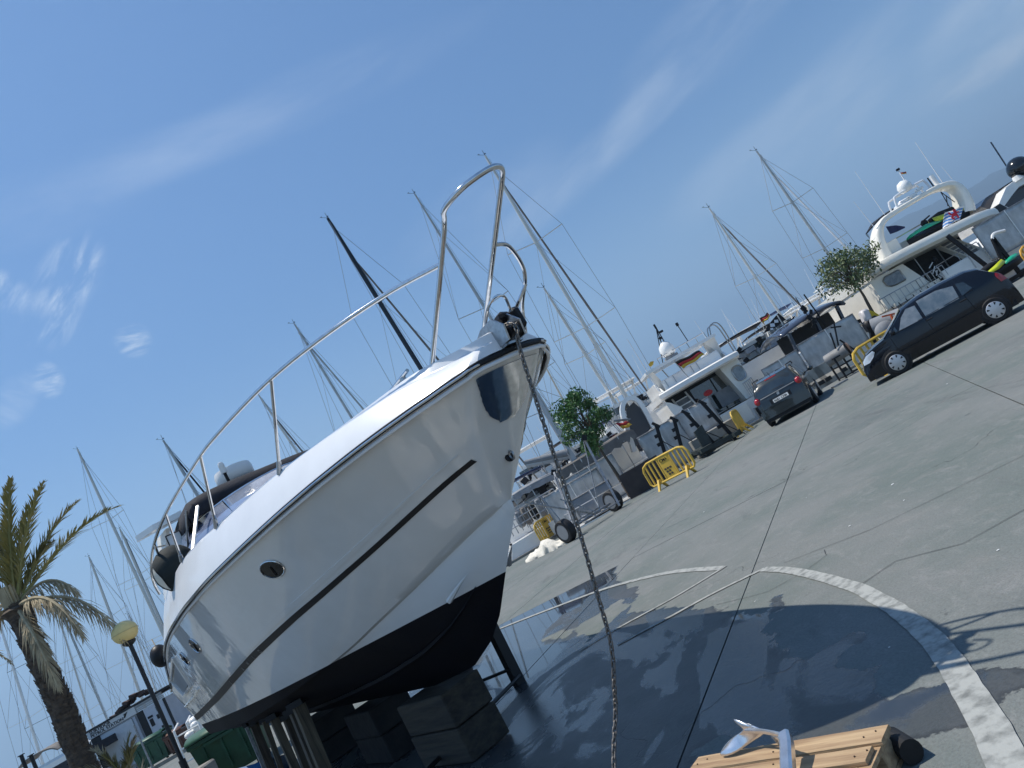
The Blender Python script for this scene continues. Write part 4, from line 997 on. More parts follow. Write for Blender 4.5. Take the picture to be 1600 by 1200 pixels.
shed_boat()
def trolley(px, py, y, label):
    c = P(px, py, y); e = empty('hand_trolley', Vector((c.x, y, 0)), label, 'trolley'); x = c.x; mat = ywhite
    for s_ in (-.3, .3):
        MB().tube([(x+s_, y, .15), (x+s_*1.02, y+.1, 1.25), (x+s_, y+.35, 1.35)], .025, 6).build('upright', mat, e, True)
        MB().lathe([(.13, -.03), (.13, .03)], 14, (x+s_, y, .14), 'x').build('wheel', black, e)
    for z in (.2, .5, .8, 1.1): MB().tube([(x-.3, y+z*.09, z), (x+.3, y+z*.09, z)], .02, 6).build('crossbar', mat, e)
    for k in range(5): MB().sphere((x+random.uniform(-.3, .3), y+random.uniform(.1, .4), random.uniform(.5, 1.2)), random.uniform(.1, .2), 8, (1, 1, .7), 6).build('sack' if k else 'yellow_sack', ywhite if k else yel, e, True)
    return e
trolley(293, 1150, 17.0, 'white hand trolley piled with sacks, just right of the petrol station')
trolley(312, 1138, 18.2, 'white trolley of loose gear right behind the first trolley')
# ================================================================== BARRIERS
def barrier(loc, rz, label, mat=yel, panel=True, w=2.0, h=1.0, group='yellow plastic crowd barriers'):
    e = empty('crowd_barrier', loc, label, 'barrier', rz, group); x0, x1 = -w/2, w/2; z0, z1 = .20, h
    pts = [(x0+.02, 0, z0+.1), (x0+.02, 0, z1-.24), (x0+.10, 0, z1-.09), (x0+.30, 0, z1-.01), (0, 0, z1), (x1-.30, 0, z1-.01), (x1-.10, 0, z1-.09), (x1-.02, 0, z1-.24), (x1-.02, 0, z0+.1), (x1-.10, 0, z0), (x0+.10, 0, z0)]
    MB().tube(pts+[pts[0], pts[1]], .042, 6, cap=False).build('frame', mat, e, True, local=True)
    nb = 11
    for k in range(1, nb):
        x = x0+w*k/nb
        if panel and abs(x) < .2: continue
        MB().box((x, 0, (z0+z1)/2-.01), (.045, .05, z1-z0-.06)).build('slat', mat, e, local=True)
    if panel:
        MB().box((0, 0, (z0+z1)/2-.005), (.46, .035, z1-z0-.06)).build('panel', mat, e, local=True); MB().box((0, -.022, .86), (.36, .01, .16)).build('plate', mat, e, local=True)
        text('lettering', 'CMA', blackp, e, Matrix.Translation(Vector(loc)) @ Matrix.Rotation(rz, 4, 'Z') @ Vector((-.17, -.03, .80)), Matrix.Rotation(rz, 3, 'Z') @ Vector((1, 0, 0)), (0, 0, 1), .15, .004)
        for k, z in ((0, .54), (1, .44), (2, .34)):
            for j in range(2 if k else 3): MB().box((-.12+.11*j+.03*k, -.02, z), (.08, .012, .06)).build('raised_mark', brownp, e, local=True)
    for x in (x0+w*.2, x1-w*.17):
        MB().prism([(x-.04, -.30, 0), (x-.04, -.24, 0), (x-.04, -.02, .24), (x-.04, .02, .24), (x-.04, .24, 0), (x-.04, .30, 0), (x-.04, .06, .34), (x-.04, -.06, .34)], (.08, 0, 0)).build('foot', mat, e, local=True)
    return e
a, b = G(1033, 765), G(1090, 738); c = (a+b)/2; rz = math.atan2(b.y-a.y, b.x-a.x)
barrier(Vector((c.x-.05, c.y+.1, 0)), rz*.8, 'yellow plastic crowd barrier standing alone in front of the brown board')
a = G(857, 850); barrier(Vector((a.x+.25, a.y+1.0, 0)), .95, 'faded yellow crowd barrier behind the trailer wheel and white cloth heap', yeld, w=1.7)
a = P(1355, 565, 19.5); barrier(Vector((a.x+1.0, 20.3, 0)), .1, 'yellow crowd barrier right in front of the black car bonnet', panel=False)
a = P(1153, 658, 29.5); barrier(Vector((a.x+.1, 29.8, 0)), 1.15, 'yellow crowd barrier edge-on beside the white yacht hull', panel=False, w=1.6)
a = P(1592, 405, 27); barrier(Vector((a.x+.9, 27, 0)), .3, 'orange-yellow barrier at the right end behind the green watercraft', M('orange_barrier', (.70, .36, .05), .5, var=.1), panel=False)
# white cloth heap
def heap():
    m = MB(); rows = []; a, b = G(822, 880), G(893, 846)
    for i in range(36):
        u = i/35; c = a.lerp(b, u)+Vector((0, .25, 0)); w = .30*math.sin(math.pi*(.06+.9*u))**.5; h = (.26+.10*noise.noise(Vector((u*7, 1, 1)))+.16*math.exp(-((u-.55)/.18)**2))*math.sin(math.pi*(.05+.9*u))**.6
        r_ = []
        for j in range(15):
            q = math.pi*j/14; n_ = 1+.28*noise.noise(Vector((u*9, q*1.7, 3)))+.16*noise.noise(Vector((u*22, q*4, 5))); r_.append(c+Vector((0, -math.cos(q)*w*n_*1.6, max(.0, math.sin(q)*h*n_))))
        rows.append(r_)
    tag(m.grid(rows).build('cloth_heap', canvash, None, True), 'crumpled cream sailcloth heap lying on the concrete by the trailer', 'cloth')
heap()
# ================================================================== WHEELS / TRAILER
def wheel(parent, c, r, w, axis_rz=0., rimmat=rimm, spokes=7, name='wheel', sub=True):
    """axle along local x rotated by axis_rz, world coordinates"""
    rm = Matrix.Rotation(axis_rz, 3, 'Z'); c = Vector(c)
    def rot(m): m.v = [tuple(c+rm @ Vector(v)) for v in m.v]; return m
    t = rot(MB().lathe([(r*.66, -w/2), (r*.9, -w/2), (r, -w*.36), (r, w*.36), (r*.9, w/2), (r*.66, w/2)], 28, (0, 0, 0), 'x')).build(name, black, parent, True, ang=.5)
    m = MB(); ro = r*.67
    m.lathe([(ro, -w*.52), (ro*.93, -w*.52), (ro*.9, -w*.35), (ro*.25, -w*.40), (.02, -w*.44)], 28, (0, 0, 0), 'x'); m.lathe([(ro, w*.52), (ro*.93, w*.52), (ro*.9, w*.35), (ro*.25, w*.40), (.02, w*.44)], 28, (0, 0, 0), 'x')
    rot(m).build('rim', rimmat, t, True, ang=.4)
    m = MB()
    for sg in (-1, 1):
        for k in range(spokes):
            a = 2*math.pi*(k+.5)/spokes; d = Vector((0, math.cos(a), math.sin(a))); s_ = Vector((0, -math.sin(a), math.cos(a))); X_ = Vector((sg*w*.425, 0, 0)); p0, p1 = X_+d*ro*.66, X_+d*ro*.86
            m.add([p0-s_*ro*.07, p0+s_*ro*.07, p1+s_*ro*.13, p1-s_*ro*.13], [(0, 1, 2, 3)])
    rot(m).build('rim_slot', black, t, kind='stuff')
    return t
def trailer():
    a, b = G(893, 846), G(966, 797); e = empty('boat_trailer', (a+b)/2, 'galvanised boat trailer with two large black tyres standing empty on the quay', 'trailer'); d = (b-a).normalized(); rz = math.atan2(d.y, d.x); n = Vector((-d.y, d.x, 0)); r = .40
    wheel(e, a+Vector((0, 0, r)), r, .30, rz-.15, M('dull_rim', (.30, .31, .32), .45, .5), spokes=5); wheel(e, b+Vector((0, 0, r)), r, .30, rz-.15, M('dull_rim', (.30, .31, .32), .45, .5), spokes=5)
    def T(u, v, z): return a.lerp(b, u)+n*v+Vector((0, 0, z))
    MB().tube([T(.08, 0, .36), T(.92, 0, .36)], .045, 8).build('axle', galv, e, True); MB().tube([T(.08, .5, .42), T(.92, .5, .42)], .03, 8).build('cross_member', galv, e, True); MB().tube([T(.2, -.4, .28), T(.95, -.4, .28)], .025, 8).build('cross_member', galv, e, True)
    MB().bar(P(968, 790, 26), P(912, 685, 26.8), .08, .08).build('upright', galv, e); MB().bar(P(900, 833, 25.6), P(866, 738, 26.5), .07, .07).build('upright', galv, e)
    MB().bar(P(818, 785, 24.5), P(930, 803, 26), .05, .05).build('drawbar', galv, e)
    MB().bar(P(875, 780, 26), P(932, 800, 26), .05, .05).build('brace', galv, e); MB().bar(P(912, 690, 26.8), P(938, 800, 26.2), .03, .03).build('brace', galv, e); MB().bar(P(884, 790, 26), P(866, 745, 26.4), .04).build('brace', galv, e)
    for u in (.3, .5, .7): MB().tube([T(u, -.4, .28), T(u, .9, .45)], .022, 6).build('rail_tube', galv, e, True)
    for px, py in ((865, 738), (913, 684)): MB().box(P(px, py, 26.6), (.18, .10, .2), Matrix.Rotation(.5, 3, 'Y')).build('pad', blackp, e)
    MB().bar(P(845, 775, 26), P(893, 835, 25.5), .035).build('brace', galv, e); MB().box(T(.06, -.1, .62), (.34, .5, .03)).build('mudguard', galv, e)
trailer()
# ================================================================== CARS
def car(loc, rz, L, W, H, top, belt, label, paint, kind, wh_r=.30, wb=2.46, fo=.75):
    """local x forward, centre origin; top: (x, z) roofline, belt: (x, z) shoulder line"""
    e = empty('parked_car', loc, label, 'car', rz); TX = itp([p[0] for p in top], [p[1] for p in top]); BX = itp([p[0] for p in belt], [p[1] for p in belt]); hw = W/2
    x0, x1 = top[0][0], top[-1][0]
    def wide(x):  # plan
        u = (x-(x0+x1)/2)/((x1-x0)/2); return hw*(1-.16*abs(u)**5-.03*u*u)
    def side(x, z):
        w = wide(x); b = BX(x)
        if z <= b: k = max(0, (z-.18)/max(.01, b-.18)); return w*(.94+.06*math.sin(math.pi*min(1, k*.9))**.7)
        k = (z-b)/max(.05, (H-b)); return w*(.985)-(.17*k+.06*k*k)*1.0
    rows = []; xs = sorted(set([x0, x1]+[p[0] for p in top]+[x0+(x1-x0)*k/46 for k in range(47)]))
    for x in xs:
        zt, b = TX(x), BX(x); b = min(b, zt-.015); r = []
        for z in (.17, .24, .40, .55, b*.9): r.append((side(x, min(z, b)), min(z, b)))
        r.append((side(x, b), b))
        for k in (.35, .7, .92):
            z = b+(zt-b)*k; r.append((side(x, z), z))
        ye = side(x, zt)
        r += [(ye-.05*min(1, (zt-b)/.1)-.02, zt-.002), (ye*.72, zt+.018), (ye*.36, zt+.03), (0, zt+.034)]
        full = [(x, -y, z) for y, z in r]+[(x, y, z) for y, z in reversed(r[:-1])]; rows.append(full)
    m = MB().grid(rows); n = len(rows[0]); m.f.append(tuple(reversed(range(n)))); m.f.append(tuple((len(rows)-1)*n+j for j in range(n))); m.f += []
    m.build('body', paint, e, True, local=True, ang=.55, weld=True)
    bt = MB(); bt.box((0, 0, .23), (L*.92, W*.86, .14)); bt.build('underbody', black, e, local=True)
    xf, xr = x1-fo, x1-fo-wb
    for sg in (-1, 1):
        for xw in (xf, xr):
            y = side(xw, .35)
            MB().lathe([(wh_r+.055, -.06), (wh_r+.055, .006), (wh_r+.04, .010), (.02, .012)] if sg > 0 else [(.02, -.012), (wh_r+.04, -.010), (wh_r+.055, -.006), (wh_r+.055, .06)], 30, (xw, sg*y, wh_r+.01), 'y').build('wheel_arch', black, e, True, local=True)
            t = MB().lathe([(wh_r*.66, -.1), (wh_r*.9, -.1), (wh_r, -.07), (wh_r, .07), (wh_r*.9, .1), (wh_r*.66, .1)], 30, (xw, sg*(y-.06), wh_r), 'y').build('wheel', black, e, True, local=True, ang=.5)
            o_ = sg*(y-.06+.1); ro = wh_r*.68
            MB().lathe([(ro, o_-.004*sg), (ro*.95, o_+.006*sg), (ro*.8, o_+.012*sg), (ro*.3, o_+.02*sg), (.01, o_+.022*sg)] if sg > 0 else [(.01, o_+.022*sg), (ro*.3, o_+.02*sg), (ro*.8, o_+.012*sg), (ro*.95, o_+.006*sg), (ro, o_-.004*sg)], 30, (xw, 0, wh_r), 'y').build('wheel_trim', rimm, t, True, local=True)
            mm = MB()
            for k in range(8):
                a = 2*math.pi*(k+.5)/8; d = Vector((math.cos(a), 0, math.sin(a))); s_ = Vector((-math.sin(a), 0, math.cos(a))); c_ = Vector((xw, o_+.0165*sg, wh_r)); p0, p1 = c_+d*ro*.6, c_+d*ro*.9-Vector((0, .006*sg, 0))
                mm.add([p0-s_*ro*.05, p0+s_*ro*.05, p1+s_*ro*.13, p1-s_*ro*.13], [(0, 1, 2, 3)])
            mm.build('trim_slot', black, t, local=True, kind='stuff')
    def side_patch(nm, poly, mat, off=.006, sgs=(-1, 1), div=3, parent=e):
        for sg in sgs:
            bm = bmesh.new(); vs = [bm.verts.new((x, 0, z)) for x, z in poly]; f = bm.faces.new(vs); bmesh.ops.triangulate(bm, faces=[f]); bmesh.ops.subdivide_edges(bm, edges=bm.edges[:], cuts=div, use_grid_fill=True)
            for v in bm.verts: v.co.y = sg*(side(v.co.x, v.co.z)+off)
            for f in bm.faces: f.smooth = True
            me = bpy.data.meshes.new(nm); bm.to_mesh(me); bm.free(); me.materials.append(mat); o = bpy.data.objects.new(nm, me); COL.objects.link(o); o.parent = parent
    def top_patch(nm, xa, xb, ya, yb, mat, off=.006):
        rows = []
        for k in range(9):
            x = xa+(xb-xa)*k/8; w_ = side(x, TX(x)); yy = (ya+(yb-ya)*k/8)*w_; rows.append([(x, yy*j/5, TX(x)+off+.034-.034*(abs(j)/5*yy/w_)**2) for j in range(-5, 6)])
        MB().grid(rows).build(nm, mat, e, True, local=True)
    kind(e, dict(side=side, TX=TX, BX=BX, side_patch=side_patch, top_patch=top_patch, W=W, L=L, x0=x0, x1=x1, wide=wide, paint=paint))
    return e
def hatch(e, k):
    sp, tp = k['side_patch'], k['top_patch']
    sp('side_window', [(.70, .95), (.10, .93), (.08, 1.30), (.30, 1.33), (.50, 1.20)], glassl); sp('side_window', [(.02, .93), (-.82, .93), (-.86, 1.26), (-.5, 1.36), (.0, 1.37)], glassl); sp('side_window', [(-.90, .95), (-1.18, 1.0), (-1.10, 1.22), (-.93, 1.27)], glass)
    sp('quarter_window', [(.74, .95), (.95, .95), (.74, 1.08)], glass)
    tp('windscreen', 1.12, .42, .93, .88, glass, .008)
    # lamps, trims, handles, mirror
    sp('side_moulding', [(1.0, .47), (-1.1, .49), (-1.1, .535), (1.0, .515)], blackp, .018, div=1); sp('door_gap', [(.045, .25), (.06, .25), (.06, 1.35), (.045, 1.35)], blackp, .004, div=2); sp('door_gap', [(.96, .3), (.975, .3), (.975, .9), (.96, .9)], blackp, .004, div=2); sp('door_gap', [(-.98, .55), (-.965, .55), (-.90, 1.28), (-.915, 1.28)], blackp, .004, div=2)
    for sg in (-1, 1):
        for x in (-.02, -.86): MB().box((x, sg*(k['side'](x, .84)+.02), .845), (.17, .03, .03), bev=.01).build('door_handle', blackp, e, local=True)
        MB().sphere((.86, sg*(k['side'](.9, .95)+.10), 1.0), .10, 12, (.7, 1, .7), 8).build('mirror', k['paint'], e, True, local=True)
        hl = MB(); x1 = k['x1']; W = k['W']
        pass
    sp('headlight', [(1.86, .60), (1.84, .69), (1.70, .79), (1.50, .83), (1.46, .78), (1.56, .68), (1.70, .60)], lampw, .012, div=2)
    sp('tail_light', [(-1.92, .80), (-1.76, .80), (-1.72, .98), (-1.76, 1.05), (-1.86, .97)], red, .012, div=2)
    MB().box((k['x1']-.035, 0, .42), (.06, 1.1, .16), bev=.02).build('grille', blackp, e, local=True); MB().box((k['x1']-.01, 0, .40), (.02, .50, .11)).build('number_plate', ywhite, e, local=True)
    pass
    sp('windowsill_trim', [(.98, .925), (-1.18, .955), (-1.18, .97), (.98, .94)], blackp, .009, div=1)
    MB().sphere((-.2, -.15, .98), .28, 12, (.5, 1.2, 1), 8).build('seat', M('pale_seat', (.3, .32, .3), .8), e, True, local=True)
a, b = G(1418, 588), G(1563, 503); yc = 16.9
a = P(1421, 583, 18.0); b = P(1560, 501, 17.1)
cc = (a+b)/2; rzb = math.atan2(a.y-b.y, a.x-b.x)
topP = [(-1.95, .42), (-1.93, .80), (-1.86, .98), (-1.72, 1.10), (-1.50, 1.34), (-1.25, 1.425), (-.7, 1.465), (-.1, 1.46), (.38, 1.39), (.75, 1.16), (1.10, .955), (1.4, .90), (1.68, .82), (1.85, .68), (1.93, .50), (1.95, .36)]
beltP = [(-1.95, .40), (-1.8, .93), (-1.2, .95), (0, .91), (.9, .88), (1.3, .84), (1.7, .70), (1.95, .34)]
fwd = Vector((math.cos(rzb), math.sin(rzb), 0)); lft = Vector((-fwd.y, fwd.x, 0))
# near side is the left of the car when it points to the left of the picture
near = cc; near.z = 0
ctr_ = near - lft*(.76 if lft.y < 0 else -.76)
off_x = 1.95-.80-2.46/2
car(ctr_ - fwd*off_x, rzb, 3.9, 1.68, 1.47, topP, beltP, 'black five-door hatchback with silver wheel trims parked side-on by the yellow barrier', blackcar, hatch, .30, 2.46, .80).scale = (.935, .935, .975)
def estate(e, k):
    sp, tp = k['side_patch'], k['top_patch']
    sp('side_window', [(.80, .98), (.05, .98), (.04, 1.40), (.42, 1.38)], glass); sp('side_window', [(-.02, .98), (-.85, .98), (-.88, 1.42), (-.02, 1.42)], glass); sp('side_window', [(-.92, 1.0), (-1.72, 1.02), (-1.55, 1.34), (-.94, 1.42)], glass)
    sp('side_moulding', [(1.0, .47), (-1.1, .49), (-1.1, .54), (1.0, .52)], blackp, .018, div=1); tp('windscreen', 1.25, .45, .93, .88, glass, .008)
    X = itp([.3, .62, .95, 1.30, 1.46], [-2.19, -2.17, -2.13, -1.93, -1.80])
    def rear(nm, poly_, mat, off=.02, div=3, bulge=.05):
        bm = bmesh.new(); vs = [bm.verts.new((0, y, z)) for y, z in poly_]; f = bm.faces.new(vs); bmesh.ops.triangulate(bm, faces=[f]); bmesh.ops.subdivide_edges(bm, edges=bm.edges[:], cuts=div, use_grid_fill=True)
        for v in bm.verts: v.co.x = X(v.co.z)-off+bulge*(abs(v.co.y)/.8)**2
        for f in bm.faces: f.smooth = True
        me = bpy.data.meshes.new(nm); bm.to_mesh(me); bm.free(); me.materials.append(mat); o = bpy.data.objects.new(nm, me); COL.objects.link(o); o.parent = e; return o
    rear('tailgate', [(-.76, .34), (.76, .34), (.80, .95), (.62, 1.47), (-.62, 1.47), (-.80, .95)], k['paint'], .012)
    rear('rear_window', [(-.70, 1.0), (.70, 1.0), (.58, 1.40), (-.58, 1.40)], glass, .022); rear('brake_light', [(-.2, 1.43), (.2, 1.43), (.2, 1.455), (-.2, 1.455)], red, .03, 0)
    rear('wiper', [(-.30, 1.045), (.12, 1.06), (.12, 1.075), (-.30, 1.06)], blackp, .035, 0); rear('chrome_strip', [(-.6, .955), (.6, .955), (.6, .985), (-.6, .985)], M('grey_trim', (.2, .21, .21), .3, .5), .028, 1)
    rear('plate_recess', [(-.36, .66), (.36, .66), (.36, .82), (-.36, .82)], blackp, .020, 1); pl = rear('number_plate', [(-.26, .675), (.26, .675), (.26, .785), (-.26, .785)], ywhite, .028, 1, 0)
    rear('bumper', [(-.82, .30), (.82, .30), (.83, .56), (.5, .60), (-.5, .60), (-.83, .56)], k['paint'], .075, 3, .09); rear('bumper_skirt', [(-.78, .20), (.78, .20), (.80, .34), (-.80, .34)], blackp, .05, 2, .08)
    Mx = Matrix.Translation(e.location) @ Matrix.Rotation(e.rotation_euler.z, 4, 'Z')
    text('lettering', '4681 CFM', blackp, e, Mx @ Vector((X(.7)-.036, .235, .690)), Mx.to_3x3() @ Vector((0, -1, 0)), (0, 0, 1), .105, .002)
    MB().prism([(X(.87)-.03, .04, .85), (X(.87)-.03, -.03, .86), (X(.87)-.03, -.05, .93), (X(.87)-.03, 0, .95), (X(.87)-.03, .05, .92)], (.01, 0, 0)).build('emblem', rimm, e, local=True)
    for sg in (-1, 1):
        MB().sphere((-2.04, sg*.72, .93), .13, 16, (.85, .85, 1.05), 10).build('tail_light', red, e, True, local=True)
        MB().tube([(-1.75, sg*.60, 1.47), (-1.68, sg*.61, 1.56), (.1, sg*.64, 1.58), (.25, sg*.64, 1.50)], .022, 8).build('roof_rail', blackp, e, True, local=True)
        MB().sphere((.95, sg*1.0, 1.03), .11, 12, (.6, 1, .75), 8).build('mirror', k['paint'], e, True, local=True); MB().box((.95, sg*.9, 1.0), (.05, .12, .03)).build('mirror_arm', blackp, e, local=True)
        MB().sphere((k['x1']-.3, sg*.6, .72), .15, 12, (1.2, .8, .8), 8).build('headlight', lampw, e, True, local=True)
    MB().tube([(-1.55, 0, 1.52), (-1.75, 0, 1.64)], .008, 5).build('aerial', blackp, e, local=True)
topE = [(-2.17, .42), (-2.15, .80), (-2.08, 1.0), (-1.93, 1.30), (-1.80, 1.44), (-1.5, 1.50), (-.8, 1.54), (0, 1.53), (.42, 1.45), (.85, 1.2), (1.22, .99), (1.6, .92), (1.9, .80), (2.1, .60), (2.15, .38)]
beltE = [(-2.17, .40), (-2.05, .95), (-1.2, .97), (0, .94), (.9, .92), (1.4, .86), (1.9, .72), (2.15, .36)]
a = P(1209, 662, 24.3); b = P(1268, 628, 24.3); c = (a+b)/2; c.z = 0; rg = R(90-24)
fw_ = Vector((math.cos(rg), math.sin(rg), 0))
car(c+fw_*1.75, rg, 4.3, 1.76, 1.52, topE, beltE, 'dark grey estate car seen from behind with red tail lights', greycar, estate, .31, 2.6, .85)
# ================================================================== SAILING YACHTS
WL = -1.35
def sailboat(tip, low, y, label, mat=alum, w=.16, spr=(.62, .33), spw=1.6, jib=None, jibmat=None, hullc=None, hl=11., boom=None, base_z=.6, vis_hull=True, dy=0., sprmat=None, cables=True):
    T_ = P(tip[0], tip[1], y); Q = P(low[0], low[1], y); d = (T_-Q); base = T_-d*((T_.z-base_z)/d.z)
    e = empty('sailing_yacht', Vector((base.x, y, WL)), label, 'sailing boat', 0., 'sailing yachts moored beyond the quay')
    H = T_.z-base.z
    MB().tube([base, base.lerp(T_, .8), T_], [w*.43, w*.40, w*.26], 10, flat=1.3).build('mast', mat, e, True)
    MB().tube([T_, T_+Vector((0, 0, .35))], .012, 4).build('aerial', blackp, e); 
    m = MB(); m.bar(T_+Vector((0, 0, .04)), T_+Vector((-.28, 0, .20)), .014); m.box(T_+Vector((-.29, 0, .24)), (.10, .015, .035)); m.box(T_+Vector((.05, 0, .10)), (.07, .04, .05)); m.build('wind_sensor', blackp, e)
    ends = []
    for f in spr:
        c = base.lerp(T_, f); L1, R1 = c+Vector((-spw*(1.05-.3*f), -.25, .10)), c+Vector((spw*(1.05-.3*f), -.25, .10)); ends.append((f, L1, R1))
        for q in (L1, R1): MB().bar(c, q, .07, .03).build('spreader', sprmat or mat, e)
    ends.sort(key=lambda q: q[0]); rg = MB(); n = .011 if y < 50 else .014
    for si in (1, 2):
        pts_ = [Vector((base.x+(-1.75 if si == 1 else 1.75), y-.3, .0))]+[q[si] for q in ends]+[base.lerp(T_, .97)]
        for a, b in zip(pts_, pts_[1:]): rg.tube([a, b], n, 4)
        for f, a_, b_ in ends: rg.tube([(a_, b_)[si-1], base.lerp(T_, min(.97, f+.28))], n*.8, 4)
        rg.tube([pts_[0]+Vector((0, -.4, 0)), base.lerp(T_, ends[0][0]-.03)], n*.8, 4)
    rg.tube([T_, Vector((base.x-.3, y-5., .3))], n, 4); rg.tube([T_, base+Vector((.4, 4.6, .2))], n, 4)
    rg.tube([T_+Vector((.1, 0, -.3)), base+Vector((.28, -.1, .4))], n*.8, 4)
    rg.build('rigging', wire, e)
    if jib:
        a, b = P(jib[0][0], jib[0][1], y+.1), P(jib[1][0], jib[1][1], y+.1); dd = b-a; b2 = a+dd*((.4-a.z)/dd.z)
        MB().tube([a, a.lerp(b2, .08), a.lerp(b2, .5), b2], [.02, .05, .075 if jibmat is None else .065, .03], 8).build('furled_sail', jibmat or canvast, e, True)
    if boom:
        a, b = P(boom[0][0], boom[0][1], y), P(boom[1][0], boom[1][1], y); MB().tube([a, b], .09, 10, flat=1.6).build('boom', mat, e, True); MB().tube([a+Vector((0, 0, .12)), b+Vector((0, 0, .16))], [.12, .2], 10).build('sail_cover', boom[2], e, True)
    # hull and coachroof
    rows = []; x, hw = base.x, 1.9
    for k in range(11):
        u = k/10; yy = y-4.6+hl*u; ww = hw*(1-max(0, (u-.35)/.65)**2.2)*(.82+.18*min(1, u*4)); z = .05+.25*u*u
        rows.append([(x-ww, yy, z), (x-ww*1.0, yy, z-.35), (x-ww*.85, yy, WL+.1), (x, yy, WL-.3), (x+ww*.85, yy, WL+.1), (x+ww, yy, z-.35), (x+ww, yy, z)])
    m = MB().grid(rows); m.f.append(tuple(range(7))); m.build('hull', hullc or ywhite, e, True, ang=.8)
    MB().grid([[r_[0], ((r_[0][0]+r_[6][0])/2, r_[0][1], r_[0][2]+.06), r_[6]] for r_ in rows]).build('deck', ywhite, e)
    MB().box((x, y+.8, .42), (1.9, 4.2, .45), bev=.15).build('coachroof', ywhite, e); MB().box((x-.0, y-1.6, .9), (1.8, 1.2, .7), bev=.3).build('spray_hood', canvas, e)
    m = MB()
    for s_ in (-1, 1):
        for k in range(5): m.tube([(x+s_*1.6, y-4.2+k*1.7, .1), (x+s_*1.6, y-4.2+k*1.7, .75)], .014, 4)
        m.tube([(x+s_*1.6, y-4.2, .75), (x+s_*1.6, y+2.6, .75)], .008, 4)
    m.tube([(x-1.6, y-4.4, .75), (x+1.6, y-4.4, .75)], .015, 4); m.build('guard_rail', steel, e)
    return e
sailboat((121, 702), (252, 985), 62, 'sailing yacht with the tall grey mast standing right of the palm crown', w=.24, spr=(.72, .5, .27), spw=1.9)
sailboat((255, 688), (306, 770), 40, 'sailing yacht whose mast tip shows left of the canopy of the big cruiser', alumd, w=.17, spr=(.5,), jib=((262, 700), (318, 768)), jibmat=blackp)
sailboat((187, 826), (246, 960), 64, 'sailing yacht with twin masthead lines directly right of the tall grey mast', w=.22, spr=(.7, .42), spw=2.0, jib=((196, 840), (252, 970)), jibmat=canvast)
sailboat((139, 870), (222, 1093), 66, 'sailing yacht with mast ending above the cream lamp globe', w=.22, spr=(.66, .42, .2), spw=2.2)
sailboat((79, 923), (145, 1137), 72, 'sailing yacht with a thin mast rising behind the drooping palm fronds', w=.16, spr=(.6, .3), spw=1.8)
sailboat((92, 948), (167, 1123), 70, 'sailing yacht with a mast ending at the roof of the petrol station', alumd, w=.20, spr=(.6, .28), spw=2.1)
sailboat((-10, 945), (64, 1186), 58, 'sailing yacht with a bright white mast at the far left', ywhite, w=.19, spr=(.7, .4), spw=1.8)
sailboat((8, 920), (98, 1165), 60, 'sailing yacht with a dark navy mast crossing behind the palm trunk', M('navy_mast', (.015, .022, .045), .35), w=.26, spr=(.62, .34), spw=2.4, hullc=navy)
sailboat((201, 960), (247, 1090), 75, 'sailing yacht with a faint distant mast behind the lamp post', w=.14, spr=(.55,), spw=1.5)
sailboat((460, 506), (551, 655), 43, 'sailing yacht with a plain mast seen under the long bow rail', alumd, w=.155, spr=(.56, .3), jib=((466, 520), (575, 648)), jibmat=alumd)
sailboat((404, 617), (460, 700), 46, 'sailing yacht with a short mast tip seen beside the rail stanchion', alum, w=.15, spr=(.5,), jib=((410, 628), (468, 700)), jibmat=canvast)
sailboat((512, 341), (665, 588), 37, 'sailing yacht with a black carbon mast behind the foredeck', carbon, w=.235, spr=(.72, .45), spw=1.9, jib=((548, 398), (693, 572)), jibmat=canvast, hullc=navy, sprmat=carbon)
sailboat((648, 303), (763, 490), 39, 'sailing yacht with a grey mast seen through the pulpit hoop', alumd, w=.15, spr=(.6, .36), spw=1.8)
sailboat((758, 243), (920, 520), 38, 'sailing yacht with the tallest mast and a thick furled sail right of the pulpit', alum, w=.19, spr=(.70, .42), spw=2.0, jib=((781, 280), (1010, 610)), jibmat=canvast, base_z=.3)
sailboat((850, 450), (963, 632), 41, 'sailing yacht with a mid height mast between pulpit and little tree', alum, w=.17, spr=(.6, .36), spw=1.5)
sailboat((835, 540), (893, 650), 48, 'sailing yacht with a slim cream coloured mast right of the chain', M('cream_mast', (.5, .47, .38), .5), w=.12, spr=(.5,), spw=1.3, cables=False)
sailboat((1182, 236), (1300, 405), 44, 'sailing yacht with tall mast and bright white furled sail above the small tree', alumd, w=.16, spr=(.70, .44), spw=1.7, jib=((1208, 270), (1345, 410)), jibmat=white)
sailboat((1108, 325), (1212, 480), 44, 'sailing yacht with mast and brown furled sail left of the tallest right-hand mast', alum, w=.14, spr=(.55, .3), spw=1.6, jib=((1128, 350), (1251, 478)), jibmat=canvast)
sailboat((824, 598), (908, 735), 33.5, 'sailing yacht with a thick pale grey mast and a grey covered boom beside the chain', M('pale_grey_mast', (.45, .46, .46), .4, .2), w=.24, spr=(.75,), spw=1.2, boom=((822, 727), (890, 712), canvasg), hl=9)
